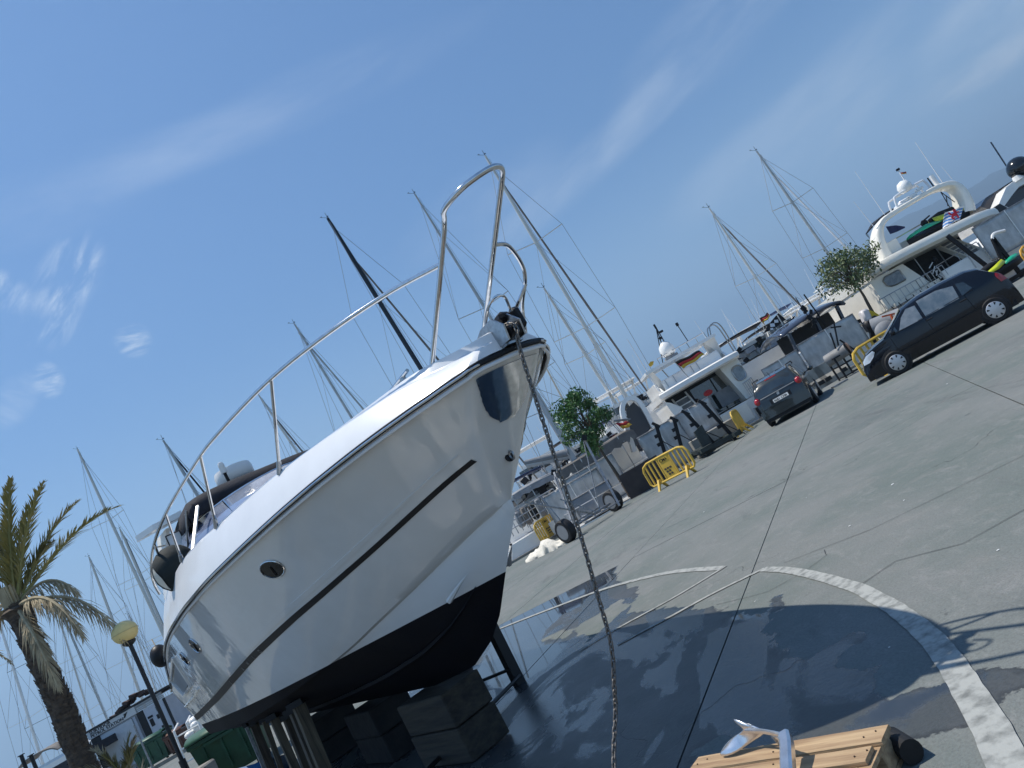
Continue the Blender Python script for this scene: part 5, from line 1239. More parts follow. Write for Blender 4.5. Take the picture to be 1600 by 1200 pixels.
# ================================================================== MOTOR YACHTS (stern-to, world points traced at their true distance)
def ext(pts_px, y, depth, zoff=0., dx=0., shrink=0.):
    ps = [P(px, py, y) for px, py in pts_px]; m = MB(); m.prism(ps, (dx, depth, zoff)); return m
def slab(parent, nm, x0, x1, y0, y1, z0, z1, mat, bev=.04, camber=0.): return MB().box(((x0+x1)/2, (y0+y1)/2, (z0+z1)/2), (x1-x0, y1-y0, z1-z0), bev=min(bev, (z1-z0)*.4, (x1-x0)*.4)).build(nm, mat, parent, True, ang=.5)
def yhull(parent, xc, hw, y0, L_, z, mat=ywhite, flare=.9, name='hull'):
    rows = []
    for k in range(15):
        u = k/14; yy = y0+L_*u; ww = hw*(1-max(0, (u-.4)/.6)**2.4)*(.94+.06*min(1, u*5)); zz = z+.9*u**2
        rows.append([(xc-ww, yy, zz), (xc-ww*.99, yy, zz-.4), (xc-ww*flare, yy, WL+.2), (xc, yy, WL-.5), (xc+ww*flare, yy, WL+.2), (xc+ww*.99, yy, zz-.4), (xc+ww, yy, zz)])
    m = MB().grid(rows); m.f.append(tuple(range(7))); m.build(name, mat, parent, True, ang=.6)
    MB().grid([[r_[0], ((r_[0][0]+r_[6][0])/2, r_[0][1], r_[0][2]+.08), r_[6]] for r_ in rows]).build('deck', mat, parent)
    return rows
def rail_run(parent, pts_, h=.75, n=8, mat=steel, mid=True, name='guard_rail', r=.02):
    m = MB(); a = [Vector(p) for p in pts_]; m.tube([p+Vector((0, 0, h)) for p in a], r, 6)
    if mid: m.tube([p+Vector((0, 0, h*.5)) for p in a], r*.6, 4)
    for i in range(len(a)-1):
        for k in range(n+1): q = a[i].lerp(a[i+1], k/n); m.tube([q, q+Vector((0, 0, h))], r*.8, 4)
    m.build(name, mat, parent, True)
def flag_mesh(parent, a, ud, vd, w, h, stripes, name='flag'):
    """a top-left corner, ud along the fly, vd down"""
    ud, vd = Vector(ud), Vector(vd); n = len(stripes)
    for k, mt_ in enumerate(stripes):
        rows = []
        for i in range(11):
            u = i/10; wv = Vector((0, .10*math.sin(u*7+.5), .03*math.sin(u*9))); nar = 1-.35*u
            rows.append([a+ud*w*u+vd*h*(k/n)*nar+wv, a+ud*w*u+vd*h*((k+1)/n)*nar+wv])
        MB().grid(rows).build('flag_stripe', mt_, parent, True, solid=.006)
def stairs(parent, x0, x1, y0, z0, z1, n, mat, dy=.25, name='stair_tread'):
    for k in range(n): MB().box(((x0+x1)/2, y0+dy*k, z0+(z1-z0)*k/n), (x1-x0, dy*1.05, .07)).build(name, mat, parent); MB().box(((x0+x1)/2, y0+dy*(k+.5), z0+(z1-z0)*(k+.5)/n), (x1-x0, .03, (z1-z0)/n*.9)).build('stair_riser', canvasg, parent)
    for s_ in (x0-.05, x1+.05): MB().bar((s_, y0-.1, z0-.1), (s_, y0+dy*n, z1), .08, .22).build('stair_side', mat, parent)
# --- centre yacht with the hardtop
def yacht_centre():
    y = 32.6; a = P(1030, 617, y); b = P(1155, 556, y); x0, x1 = a.x, b.x; xc = (x0+x1)/2
    e = empty('motor_yacht', Vector((xc, y+6, WL)), 'white hardtop motor yacht moored stern-to behind the empty cradle, with a red and gold flag', 'yacht')
    W_ = x1-x0; zr = 3.0
    yhull(e, xc+.15, W_/2+.10, y-.2, 15, 1.05)
    slab(e, 'aft_bulwark', x0+.35, x1-.1, y-.2, y-.05, -.6, 1.05, ywhite)
    # roof / flybridge deck with rounded aft edge
    rows = []
    for k in range(13):
        u = -1+2*k/12; yy = y-.55*(1-abs(u)**3); rows.append([(xc+u*W_/2*1.0, yy+.15, zr-.16), (xc+u*W_/2*1.02, yy, zr-.08), (xc+u*W_/2*1.02, yy, zr+.10), (xc+u*W_/2, yy+.1, zr+.16), (xc+u*W_/2*.99, y+5.5, zr+.16), (xc+u*W_/2*.99, y+5.5, zr-.16)])
    m = MB().grid(rows); m.f += [(0, 1, 2, 3, 4, 5), tuple(12*6+j for j in reversed(range(6)))]; m.grid([[r_[5], r_[0]] for r_ in rows]); m.build('flybridge_deck', ywhite, e, True, ang=.6)
    # flybridge coaming, raked wings up to the hardtop
    m = MB(); fy = y+.5
    for (xa, za), (xb, zb) in (((x0+.35, zr+.1), (x0+.45, zr+.62)), ): pass
    slab(e, 'flybridge_coaming', x0+.45, x1-.55, fy, fy+.12, zr+.12, zr+.66, ywhite, .05)
    for s_ in (-1, 1): 
        xs_ = xc+s_*(W_/2-.35); MB().prism([(xs_, fy-.2, zr+.1), (xs_, fy+4.2, zr+.1), (xs_, fy+4.0, zr+.8), (xs_, fy+1.0, zr+.75)], (s_*.10, 0, 0)).build('flybridge_side', ywhite, e)
    t0, t1 = P(1009, 590, y+.8), P(1107, 530, y+.8); zt = (t0.z+t1.z)/2+.02
    MB().prism([(t0.x, y+.3, zt-.04), (t1.x+.25, y+.3, zt-.04), (t1.x+.1, y+3.6, zt+.06), (t0.x+.15, y+3.6, zt+.06)], (0, 0, .13)).build('hardtop', ywhite, e)
    MB().prism([(t1.x-.35, y+.5, zt-.02), (t1.x+.2, y+.5, zt-.02), (x1-.25, y+1.2, zr+.15), (x1-.75, y+1.2, zr+.5)], (0, .35, 0)).build('hardtop_strut', ywhite, e); MB().prism([(t0.x+.1, y+.5, zt-.02), (t0.x+.35, y+.5, zt-.02), (x0+.75, y+1.2, zr+.15), (x0+.4, y+1.2, zr+.15)], (0, .35, 0)).build('hardtop_strut', ywhite, e)
    for xx in (t0.x+1.2, xc): MB().tube([(xx, y+2.8, zt), (xx+.15, y+2.6, zr+.2)], .03, 6).build('hardtop_post', steel, e, True)
    for px in (1025, 1042, 1059, 1096, 1108): q = P(px, 600, y+.5).x; MB().box((min(q, x1-.6), fy-.02, zr+.45), (.03, .04, .36)).build('coaming_post', steel, e)
    # equipment on top
    rl_ = [(t0.x+.9, y+.9, zt+.1), (t0.x+1.6, y+.9, zt+.1), (xc+.5, y+.9, zt+.1), (t1.x, y+.9, zt+.1)]
    rail_run(e, rl_, .32, 2, steel, False, 'roof_rail', .022)
    q = P(1041, 545, y+1.2); MB().lathe([(.20, -.35), (.33, -.25), (.36, 0), (.30, .2), (.16, .36), (.01, .40)], 20, (q.x, y+1.2, zt+.62)).build('satellite_dome', ywhite, e, True, ang=1.)
    MB().box((q.x, y+1.2, zt+.2), (.6, .5, .12)).build('dome_base', canvasg, e)
    m = MB(); p1, p2 = P(1022, 513, y+1.1), P(1037, 552, y+1.1)
    for dx_ in (-.25, 0, .3): m.bar((p1.x+.1, y+1.1, p1.z), (p2.x+dx_, y+1.2, zt+.15), .04)
    m.box((p1.x+.08, y+1.1, p1.z+.05), (.08, .08, .22)); m.box((p1.x+.2, y+1.1, p1.z-.3), (.18, .1, .1)); m.box((p1.x+.02, y+1.1, p1.z-.55), (.16, .1, .12)); m.build('light_mast', blackp, e)
    q1, q2 = P(1058, 507, y+1.), P(1075, 533, y+1.); m = MB().tube([q2, q1], .022, 5); m.box(q1, (.12, .08, .16)); m.build('whip_aerial', blackp, e)
    for (ax, ay, bx_, by, w_) in ((1085, 501, 1104, 529, .018), (980, 530, 1030, 612, .030), (1003, 555, 1018, 588, .012)): MB().tube([P(bx_, by, y+.4), P(ax, ay, y+.4)], [w_, w_*.5], 5).build('white_aerial', white, e)
    f = P(1013, 570, y+.5); 
    MB().prism([f, f+Vector((.16, 0, .08)), f+Vector((.3, 0, .02)), f+Vector((.2, 0, -.1)), f+Vector((.05, 0, -.14))], (0, .02, 0)).build('yellow_pennant', goldm, e)
    m = MB()
    for s_ in (0, 1): m.tube(bez([(t1.x+.1, y+.5+s_*.5, zt+.1), (t1.x+.3, y+.5+s_*.5, zt+.5), (t1.x+.7, y+.5+s_*.5, zt+.35), (x1+.25, y+.8+s_*.4, zr+.25)], 5), .03, 6)
    m.build('side_frame', steel, e, True)
    # saloon: dark recess, bulkheads
    ys = y+1.5
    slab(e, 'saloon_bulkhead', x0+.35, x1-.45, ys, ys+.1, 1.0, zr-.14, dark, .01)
    for px0, px1, mt_ in ((x0+1.55, x0+2.6, glass), (x0+2.65, x0+3.5, glass)): slab(e, 'saloon_door', px0, px1, ys-.04, ys, 1.05, zr-.3, mt_, .01)
    slab(e, 'inner_panel', x0+2.35, x0+3.7, ys-.45, ys-.38, 1.25, 2.0, canvasg, .02)
    MB().prism([(x1-.62, y+.35, .9), (x1-.05, y+.35, .9), (x1-.02, y+.35, zr-.12), (x1-.95, y+.35, zr-.12)], (0, 5.5, 0)).build('side_panel', cream, e)
    wv = MB(); c_ = (x1-.32, y+.34, 2.25); wp = [(c_[0]+.26*math.copysign(abs(math.cos(a))**.7, math.cos(a)), c_[1]-.01, c_[2]+.34*math.copysign(abs(math.sin(a))**.7, math.sin(a))) for a in [k*math.pi/10 for k in range(20)]]
    wv.tube(wp+[wp[0]], .035, 6, cap=False); wf = wv.build('window_frame', steel, e, True); MB().prism(wp, (0, .01, 0)).build('window_pane', glassl, wf)
    MB().prism([(x0+.35, y+.3, .3), (x0+.62, y+.3, .3), (x0+.62, y+.3, 2.2), (x0+.3, y+.3, 2.6), (x0+.1, y+.3, 2.75), (x0+.1, y+.3, 2.5)], (0, 4, 0)).build('side_panel', ywhite, e)
    stairs(e, x0+.70, x0+1.30, y+.25, 1.1, zr-.2, 6, ywhite, .24)
    q = P(1106, 614, y-.2); MB().sphere((q.x, y-.25, q.z), .17, 10, (1.3, 1, .75), 6).build('red_cushion', redm, e, True)
    fp = P(1076, 585, y-.5); MB().tube([(fp.x, y-.35, zr-.1), (fp.x-.28, y-.75, zr+1.0)], .018, 5).build('flag_staff', steel, e)
    flag_mesh(e, Vector((fp.x-.28, y-.75, zr+1.0)), (.95, 0, -.06), (.38, 0, -.9), 1.25, .48, (flagk, redm, goldm))
    # side deck, rails, ensign of hull openings
    rail_run(e, [(x1-.55, y-.1, 1.05), (x1-.02, y+.2, 1.1), (x1+.1, y+3, 1.25), (x1+.0, y+7, 1.5)], .7, 5)
    m = MB(); z = .62
    for k in range(3): m.box((x1-.75+k*.28, y-.24, .35), (.03, .05, .45))
    m.box((x1-.47, y-.24, .58), (.62, .05, .04)); m.box((x1-.47, y-.24, .12), (.62, .05, .04)); m.build('vent_grille', steel, e); slab(e, 'vent_recess', x1-.76, x1-.18, y-.23, y-.19, .14, .56, dark, .01)
    slab(e, 'swim_platform', x0+.3, x1, y-.9, y-.2, -.55, -.40, ywhite)
    m = MB(); m.tube([(x1+.1, y-.2, .9), (x1+.15, y-1.0, .15), (x1+.5, y-1.4, .02)], .02, 5); m.tube([(x1+.1, y-.2, .9), (x1+.0, y-1.2, .02)], .02, 5); m.build('mooring_line', black, e)
    slab(e, 'gangway_locker', x0+.4, x1-.9, y-.25, y-.2, .2, 1.0, cream, .03)
yacht_centre()
# --- right yacht with the big arch and a watercraft on its upper deck
def yacht_right():
    y = 32.0; a = P(1356, 424, y); b = P(1556, 325, y); x0, x1 = a.x, b.x; xc = (x0+x1)/2; W_ = x1-x0; zd = (a.z+b.z)/2
    e = empty('motor_yacht', Vector((xc, y+7, WL)), 'large cream motor yacht with a broad radar arch behind the black hatchback', 'yacht')
    yhull(e, xc, W_/2-.15, y+.3, 17, 1.5, cream)
    rows = []
    for k in range(15):
        u = -1+2*k/14; yy = y-.5*(1-abs(u)**3); xx = xc+u*W_/2; zz = a.z+(b.z-a.z)*(u+1)/2; dr = -.12*abs(u)**6
        rows.append([(xx*1., yy+.25, zz-.28+dr), (xx, yy, zz-.16+dr), (xx, yy-.02, zz+.02+dr), (xx, yy+.06, zz+.16+dr), (xx, yy+.3, zz+.2+dr), (xx, y+7.5, zz+.2+dr), (xx, y+7.5, zz-.28+dr)])
    m = MB().grid(rows); m.f += [tuple(range(7)), tuple(14*7+j for j in reversed(range(7)))]; m.grid([[r_[6], r_[0]] for r_ in rows]); m.build('upper_deck', cream, e, True, ang=.7)
    # arch: loft of rounded box sections along traced path
    ya = y+.9; path = [P(px, py, ya) for px, py in ((1388, 402), (1380, 385), (1375, 365), (1379, 347), (1396, 333), (1430, 312), (1462, 294), (1486, 287), (1501, 293), (1512, 310), (1517, 330))]; path = bez(path, 5); rows = []
    for i, p in enumerate(path):
        t = (path[min(i+1, len(path)-1)]-path[max(0, i-1)]).normalized(); nn = Vector((-t.z, 0, t.x)); u = i/(len(path)-1); th = .10+.16*abs(u-.5)**1.2*2; dp = .55+.9*(abs(u-.5)*2)**3; p = p+Vector((0, .7*(1-(abs(u-.5)*2)**2)*0, 0))
        rows.append([p+nn*th, p+nn*th*.6+Vector((0, -.08, 0)), p-nn*th*.6+Vector((0, -.08, 0)), p-nn*th, p-nn*th*.8+Vector((0, dp, 0)), p+nn*th*.8+Vector((0, dp, 0))])
    MB().grid(rows, True).build('radar_arch', cream, e, True, ang=.9)
    top = P(1445, 300, ya)
    # rack of white tubes on the arch with dome, radar and horn
    rk = bez([P(1403, 326, ya+.1), P(1398, 312, ya+.1), P(1402, 305, ya+.1), P(1437, 284, ya+.1), P(1445, 284, ya+.1), P(1456, 297, ya+.1)], 6)
    MB().tube(rk, .05, 8).build('equipment_rack', white, e, True); MB().tube([p+Vector((0, .6, 0)) for p in rk], .045, 8).build('equipment_rack', white, e, True)
    q = P(1412, 291, ya+.3); MB().lathe([(.2, -.3), (.3, -.2), (.32, 0), (.22, .2), (.01, .28)], 18, q).build('satellite_dome', ywhite, e, True, ang=1.)
    for px, py, w_ in ((1412, 314, .5), (1424, 307, .5), (1436, 296, .35), (1428, 309, .25)): MB().box(P(px, py, ya+.3), (w_, .25, .13), Matrix.Rotation(-.02, 3, 'Y'), bev=.03).build('radar_scanner', ywhite, e, True)
    MB().box(P(1406, 322, ya+.3), (.5, .3, .16), bev=.04).build('horn_box', white, e, True)
    s1, s2 = P(1403, 265, ya+.3), P(1421, 294, ya+.3); MB().tube([s2, s1], .03, 5).build('staff', white, e); MB().box(s1, (.14, .1, .10)).build('staff_light', blackp, e)
    fq = P(1404, 268, ya+.3); flag_mesh(e, fq+Vector((.05, 0, -.05)), (.75, 0, -.5), (-.2, 0, -.5), .36, .22, (M('flag_brown', (.2, .08, .06), .8), redm, goldm))
    MB().lathe([(.10, -.28), (.10, .28)], 12, P(1460, 282, ya+.2)).build('white_canister', ywhite, e, True); MB().tube([P(1460, 293, ya), P(1449, 278, ya)], .03, 5).build('short_aerial', blackp, e)
    for (ax, ay, bx_, by, w_) in ((1430, 222, 1472, 284, .022), (1336, 268, 1382, 335, .018), (1334, 315, 1366, 355, .018), (1471, 260, 1488, 280, .014)): MB().tube([P(bx_, by, ya), P(ax, ay, ya)], [w_, w_*.5], 5).build('white_aerial', white, e)
    MB().tube([P(1548, 222, ya+3), P(1584, 277, ya+3)], .035, 6).build('dark_aerial', navy, e)
    # bimini and upper deck coaming
    MB().grid([[P(1353, 366, y+2), P(1374, 342, y+2), P(1397, 326, y+2)], [P(1362, 350, y+5), P(1380, 336, y+5), P(1402, 322, y+5)]]).build('bimini', canvas, e, solid=.05)
    for q_ in ((1353, 366, 1372, 386), (1355, 366, 1368, 390)): MB().tube([P(q_[0], q_[1], y+2), P(q_[2], q_[3], y+2)], .03, 5).build('bimini_frame', steel, e)
    MB().prism([P(1383, 392, y+1.6), P(1500, 330, y+1.6), P(1502, 336, y+1.6), P(1500, 352, y+1.6), P(1402, 404, y+1.6), P(1386, 405, y+1.6)], (0, .12, 0)).build('upper_coaming', M('pale_grey_gel', (.48, .49, .50), .4), e); MB().tube([P(1382, 383, y+1.7), P(1443, 348, y+1.7), P(1500, 324, y+1.7)], .03, 6).build('coaming_rail', steel, e, True)
    MB().prism([P(1386, 380, y+1.2), P(1400, 372, y+1.2), P(1412, 392, y+1.2), P(1402, 408, y+1.2), P(1390, 404, y+1.2)], (0, 1.5, 0)).build('arch_locker', cream, e)
    MB().grid([[P(1384, 354, y+3), P(1400, 352, y+3.1), P(1414, 354, y+3)], [P(1391, 366, y+3), P(1402, 362, y+3.1), P(1414, 356, y+3)]]).build('blue_banner', M('banner_blue', (.03, .04, .12), .8), e, solid=.01)
    for q_ in ((1470, 300, 1484, 324), (1470, 300, 1492, 316), (1478, 305, 1481, 322)): MB().tube([P(q_[0], q_[1], y+1.4), P(q_[2], q_[3], y+1.4)], .02, 5).build('stay', blackp, e)
    # aft saloon
    ys = y+1.8; zb = P(1440, 430, ys).z
    xr0, xr1 = P(1418, 412, y+.6).x, P(1500, 380, y+.6).x
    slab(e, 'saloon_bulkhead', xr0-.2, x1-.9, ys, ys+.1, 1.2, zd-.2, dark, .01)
    for xx in (xr0+1.0, xr0+2.1): slab(e, 'door_frame', xx, xx+.05, ys-.06, ys, 1.3, zd-.25, steel, .01)
    MB().prism([(x0+.05, y+.5, 1.4), (xr0+.35, y+.5, 1.4), (xr0-.25, y+.5, zd-.25), (x0+.05, y+.5, zd-.2)], (0, 8, 0)).build('side_panel', cream, e)
    wp = [P(px, py, y+.46) for px, py in ((1380, 439), (1382, 433), (1390, 429), (1402, 422), (1405, 422), (1415, 435), (1415, 437), (1400, 445), (1393, 447), (1386, 446))]
    wf = MB().tube(wp+[wp[0]], .03, 5, cap=False).build('window_frame', steel, e, True); MB().prism(wp, (0, .02, 0)).build('window_pane', M('side_glass', (.06, .08, .10), .08, coat=1, col2=(.16, .18, .2), scale=6), wf)
    stairs(e, P(1494, 372, y+.3).x, P(1520, 372, y+.3).x, y+.4, 1.65, zd-.15, 7, cream, .22)
    slab(e, 'cockpit_coaming', P(1471, 424, y).x, x1+.1, y+.05, y+.25, .2, P(1471, 424, y).z, ywhite, .05); rail_run(e, [(P(1471, 424, y).x, y+.1, 1.55), (x1-1.5, y+.1, 1.6)], .45, 2, steel, False)
    slab(e, 'stern_quarter', x0-.2, P(1471, 424, y).x, y+.2, y+.4, -.5, 1.35, canvast, .05)
    # scooters on the deck
    m = MB()
    for k in range(7): c_ = P(1456+k*3, 408+k*5.2, y+.4); m.sphere(c_+Vector((random.uniform(-.1, .1), random.uniform(-.2, .2), 0)), random.uniform(.10, .18), 8, (1, 1, 1.2), 6)
    m.build('folded_bicycle', blackp, e, True); m = MB()
    for k in range(5): c_ = P(1457+k*3.5, 410+k*6, y+.1); m.bar(c_, c_+Vector((random.uniform(-.3, .3), 0, random.uniform(-.3, .3))), .04)
    m.build('bicycle_frame', rimm, e)
    rail_run(e, [(x0-.35, y-.1, 1.45), (x0+1.3, y-.35, 1.42), (x0+2.6, y-.35, 1.42)], .5, 7, steel, False)
    for k in range(7): x_ = x0-.2+.35*k; MB().tube([(x_, y-.36, 1.45), (x_+.08, y-.38, .75)], .022, 5).build('fender_line', black, e)
    for k in range(3): MB().sphere((x0+.9+.5*k, y-.45, .62), .24, 10, (1, .6, .9), 8).build('black_fender', black, e, True)
    m = MB(); c_ = P(1505, 392, y+.1)
    for dx_ in (0, .7): m.tube([c_+Vector((dx_, -.05, 0)), c_+Vector((dx_, -.05, -.9))], .03, 5)
    m.build('stern_gate', steel, e, kind='stuff')
yacht_right()
# --- watercraft (jet ski) built once, used on the deck and on the quay
def watercraft(loc, rz, label, L_=3.0, parent=None):
    e = empty('personal_watercraft', loc, label, 'watercraft', rz, 'black green and yellow watercraft')
    rows = []
    for k in range(15):
        u = k/14; x = -L_/2+L_*u; w = .52*(1-max(0, (u-.55)/.45)**2.2)*(.85+.15*min(1, u*5)); zt = .48+.22*math.sin(math.pi*min(1, u*1.15))*.6+.05*u
        rows.append([(x, 0, .05+.30*max(0, u-.6)**1.5*3), (x, w*.6, .10+.30*max(0, u-.6)), (x, w, .33+.1*u), (x, w*.95, .42+.1*u), (x, w*.5, zt), (x, 0, zt+.04), (x, -w*.5, zt), (x, -w*.95, .42+.1*u), (x, -w, .33+.1*u), (x, -w*.6, .10+.30*max(0, u-.6))])
    m = MB().grid(rows, True); m.f.append(tuple(range(10))); m.build('hull', blackp, e, True, local=True, ang=.6)
    for sg in (-1, 1):
        MB().grid([[(-.1, sg*.50, .52), (.55, sg*.50, .56), (1.1, sg*.30, .60), (1.42, sg*.06, .58)], [(-.0, sg*.34, .66), (.55, sg*.36, .76), (1.05, sg*.22, .74), (1.40, sg*.04, .64)]]).build('bow_panel', jgreen, e, True, local=True, solid=.03)
        MB().grid([[(-1.4, sg*.44, .50), (-.6, sg*.5, .50), (.1, sg*.40, .62)], [(-1.35, sg*.34, .62), (-.6, sg*.34, .74), (.05, sg*.26, .86)]]).build('side_panel', jyel, e, True, local=True, solid=.03)
    MB().tube([(-1.2, 0, .78), (-.5, 0, .86), (.0, 0, .82)], [.16, .18, .14], 10, flat=.8).build('seat', black, e, True, local=True)
    MB().tube([(.12, -.32, 1.02), (.25, 0, .98), (.12, .32, 1.02)], .035, 6).build('handlebar', blackp, e, True, local=True); MB().box((.3, 0, .86), (.3, .28, .26), bev=.08).build('steering_cowl', blackp, e, True, local=True)
    return e
ja = P(1432, 378, 32.9); jb = P(1500, 343, 32.9); dj = (jb-ja)
w1_ = watercraft(Vector((ja.x+1.3, 33.3, ja.z-.28)), R(185), 'black watercraft with green and yellow panels on the upper deck of the arched yacht')
w2_ = copy_tree(w1_); c_ = P(1568, 415, 28.); w2_.location = (c_.x, 28.2, max(.35, c_.z-.5)); w2_.rotation_euler.z = R(12); w2_.scale = (.72,)*3; w2_['label'] = 'watercraft with a green nose standing on a cradle right behind the black car'
def beach_towel():
    a = P(1478, 334, 32.2); e = empty('flag', a, 'white and blue striped flag with a red animal figure hanging over the deck edge', 'flag')
    m = MB(); bl = MB(); pts_ = [(1475, 338), (1500, 322), (1504, 332), (1498, 342), (1486, 352), (1474, 357)]
    A_, B_, C_, D_ = P(1476, 333, 32.1), P(1507, 321, 32.1), P(1498, 344, 32.1), P(1474, 357, 32.1)
    n = 9
    for k in range(n):
        rows = []
        for i in range(9):
            u = i/8; l0, l1 = A_.lerp(B_, u), D_.lerp(C_, u); w_ = Vector((0, .08*math.sin(u*8+k*.3), .03*math.sin(u*10))); rows.append([l0.lerp(l1, k/n)+w_, l0.lerp(l1, (k+1)/n)+w_])
        MB().grid(rows).build('flag_stripe', white if k % 2 == 0 else M('flag_blue', (.05, .2, .5), .8), e, solid=.008)
    c = (A_+B_+C_+D_)/4+Vector((.05, -.10, .05)); m = MB()
    for dx_, dz_, w_, h_ in ((0, 0, .24, .16), (.10, .14, .12, .14), (-.14, -.10, .07, .18), (.08, -.14, .07, .16), (-.14, .12, .08, .16), (.18, .02, .12, .06)): m.box(c+Vector((dx_, 0, dz_)), (w_, .012, h_), Matrix.Rotation(dx_*2, 3, 'Y'))
    m.build('red_figure', M('flag_crimson', (.5, .02, .04), .8), e)
beach_towel()
# --- yacht cut by the right edge: white with dark glass and a black ball dome
def yacht_edge():
    y = 34.; e = empty('motor_yacht', Vector((P(1640, 300, y).x, y+5, WL)), 'white sport yacht at the right edge with dark windows and a black dome', 'yacht')
    a = P(1590, 262, y); MB().sphere(P(1592, 262, y), .52, 20, (1, 1, 1), 12).build('black_dome', M('dome_black', (.008, .010, .012), .15, coat=.5), e, True); MB().lathe([(.25, -.1), (.2, .15)], 12, P(1590, 277, y)+Vector((0, 0, -.05))).build('dome_base', ywhite, e)
    MB().prism([P(1567, 325, y), P(1561, 318, y), P(1572, 293, y), P(1585, 282, y), P(1640, 252, y), P(1700, 225, y), P(1700, 238, y), P(1640, 266, y), P(1592, 292, y), P(1583, 303, y)], (0, .8, 0)).build('arch', ywhite, e)
    MB().prism([P(1532, 322, y+.8), P(1540, 309, y+.8), P(1562, 295, y+.8), P(1590, 277, y+.8), P(1700, 215, y+.8), P(1720, 330, y+.8), P(1600, 350, y+.8)], (0, 2, 0)).build('dark_glazing', navy, e)
    MB().prism([P(1530, 340, y-.4), P(1562, 318, y-.4), P(1575, 325, y-.4), P(1588, 350, y-.4), P(1540, 378, y-.4), P(1528, 352, y-.4)], (0, .3, 0)).build('boarding_screen', M('charcoal_screen', (.03, .034, .038), .6), e)
    MB().prism([P(1570, 322, y-.2), P(1640, 345, y-.2), P(1700, 360, y-.2), P(1700, 372, y-.2), P(1640, 356, y-.2), P(1590, 335, y-.2)], (0, .4, 0)).build('coaming', ywhite, e)
    MB().prism([P(1588, 335, y-.1), P(1680, 300, y-.1), P(1700, 420, y-.1), P(1540, 430, y-.1), P(1562, 375, y-.1)], (0, 6, 0)).build('hull', ywhite, e)
    MB().prism([P(1607, 345, y-.15), P(1700, 300, y-.15), P(1700, 330, y-.15), P(1612, 372, y-.15)], (0, .03, 0)).build('window_pane', glass, e)
yacht_edge()
# --- black-topped cruiser behind the grey screens
def yacht_black():
    y = 33.; e = empty('motor_yacht', Vector((P(1280, 500, y).x, y+5, WL)), 'low cruiser with a dark blue hardtop behind the plastic screens between the cars', 'yacht')
    tp = bez([P(1222, 524, y), P(1236, 512, y), P(1262, 494, y), P(1292, 478, y), P(1312, 470, y), P(1320, 474, y)], 4); rows = []
    for k in range(7):
        v = k/6; rows.append([p+Vector((0, v*4, .30*math.sin(math.pi*v)-.05)) for p in tp])
    MB().grid(rows).build('hardtop', M('dark_blue_top', (.05, .065, .10), .22, coat=.6), e, True, solid=.10)
    x0, x1 = tp[0].x, tp[-1].x; zt = min(p.z for p in tp)
    yhull(e, (x0+x1)/2, (x1-x0)/2+.25, y-.3, 12, 1.15, ywhite)
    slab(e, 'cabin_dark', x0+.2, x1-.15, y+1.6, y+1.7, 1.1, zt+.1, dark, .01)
    for xx in (x0+.15, x0+1.5, x1-.5): MB().bar((xx, y+.2, 1.1), (xx+.25, y+.3, zt+.1), .12, .2).build('hardtop_pillar', navy, e)
    for k in range(4): MB().sphere((x0+.8+.75*k, y+.6, 1.35+.1*(k % 2)), .32, 10, (1, .8, 1), 8).build('black_seat', black, e, True)
    for xx in (x0+.4, x0+1.9): MB().sphere((xx, y+.2, 1.5), .3, 10, (1, .5, 1.1), 8).build('grey_cushion', canvasg, e, True)
    slab(e, 'side_locker', x0-.35, x0+.45, y-.2, y+.4, .9, 1.7, ywhite)
    m = MB()
    for k in range(9): c_ = P(1258+k*2.2, 478+k*3.6, y-.1); m.box(c_+Vector((random.uniform(-.15, .15), 0, 0)), (.20, .1, .12), Matrix.Rotation(random.uniform(-1, 1), 3, 'Y'))
    m.bar(P(1256, 460, y), P(1290, 508, y), .05); m.bar(P(1243, 465, y+.3), P(1270, 505, y), .03); m.build('light_mast', blackp, e)
yacht_black()
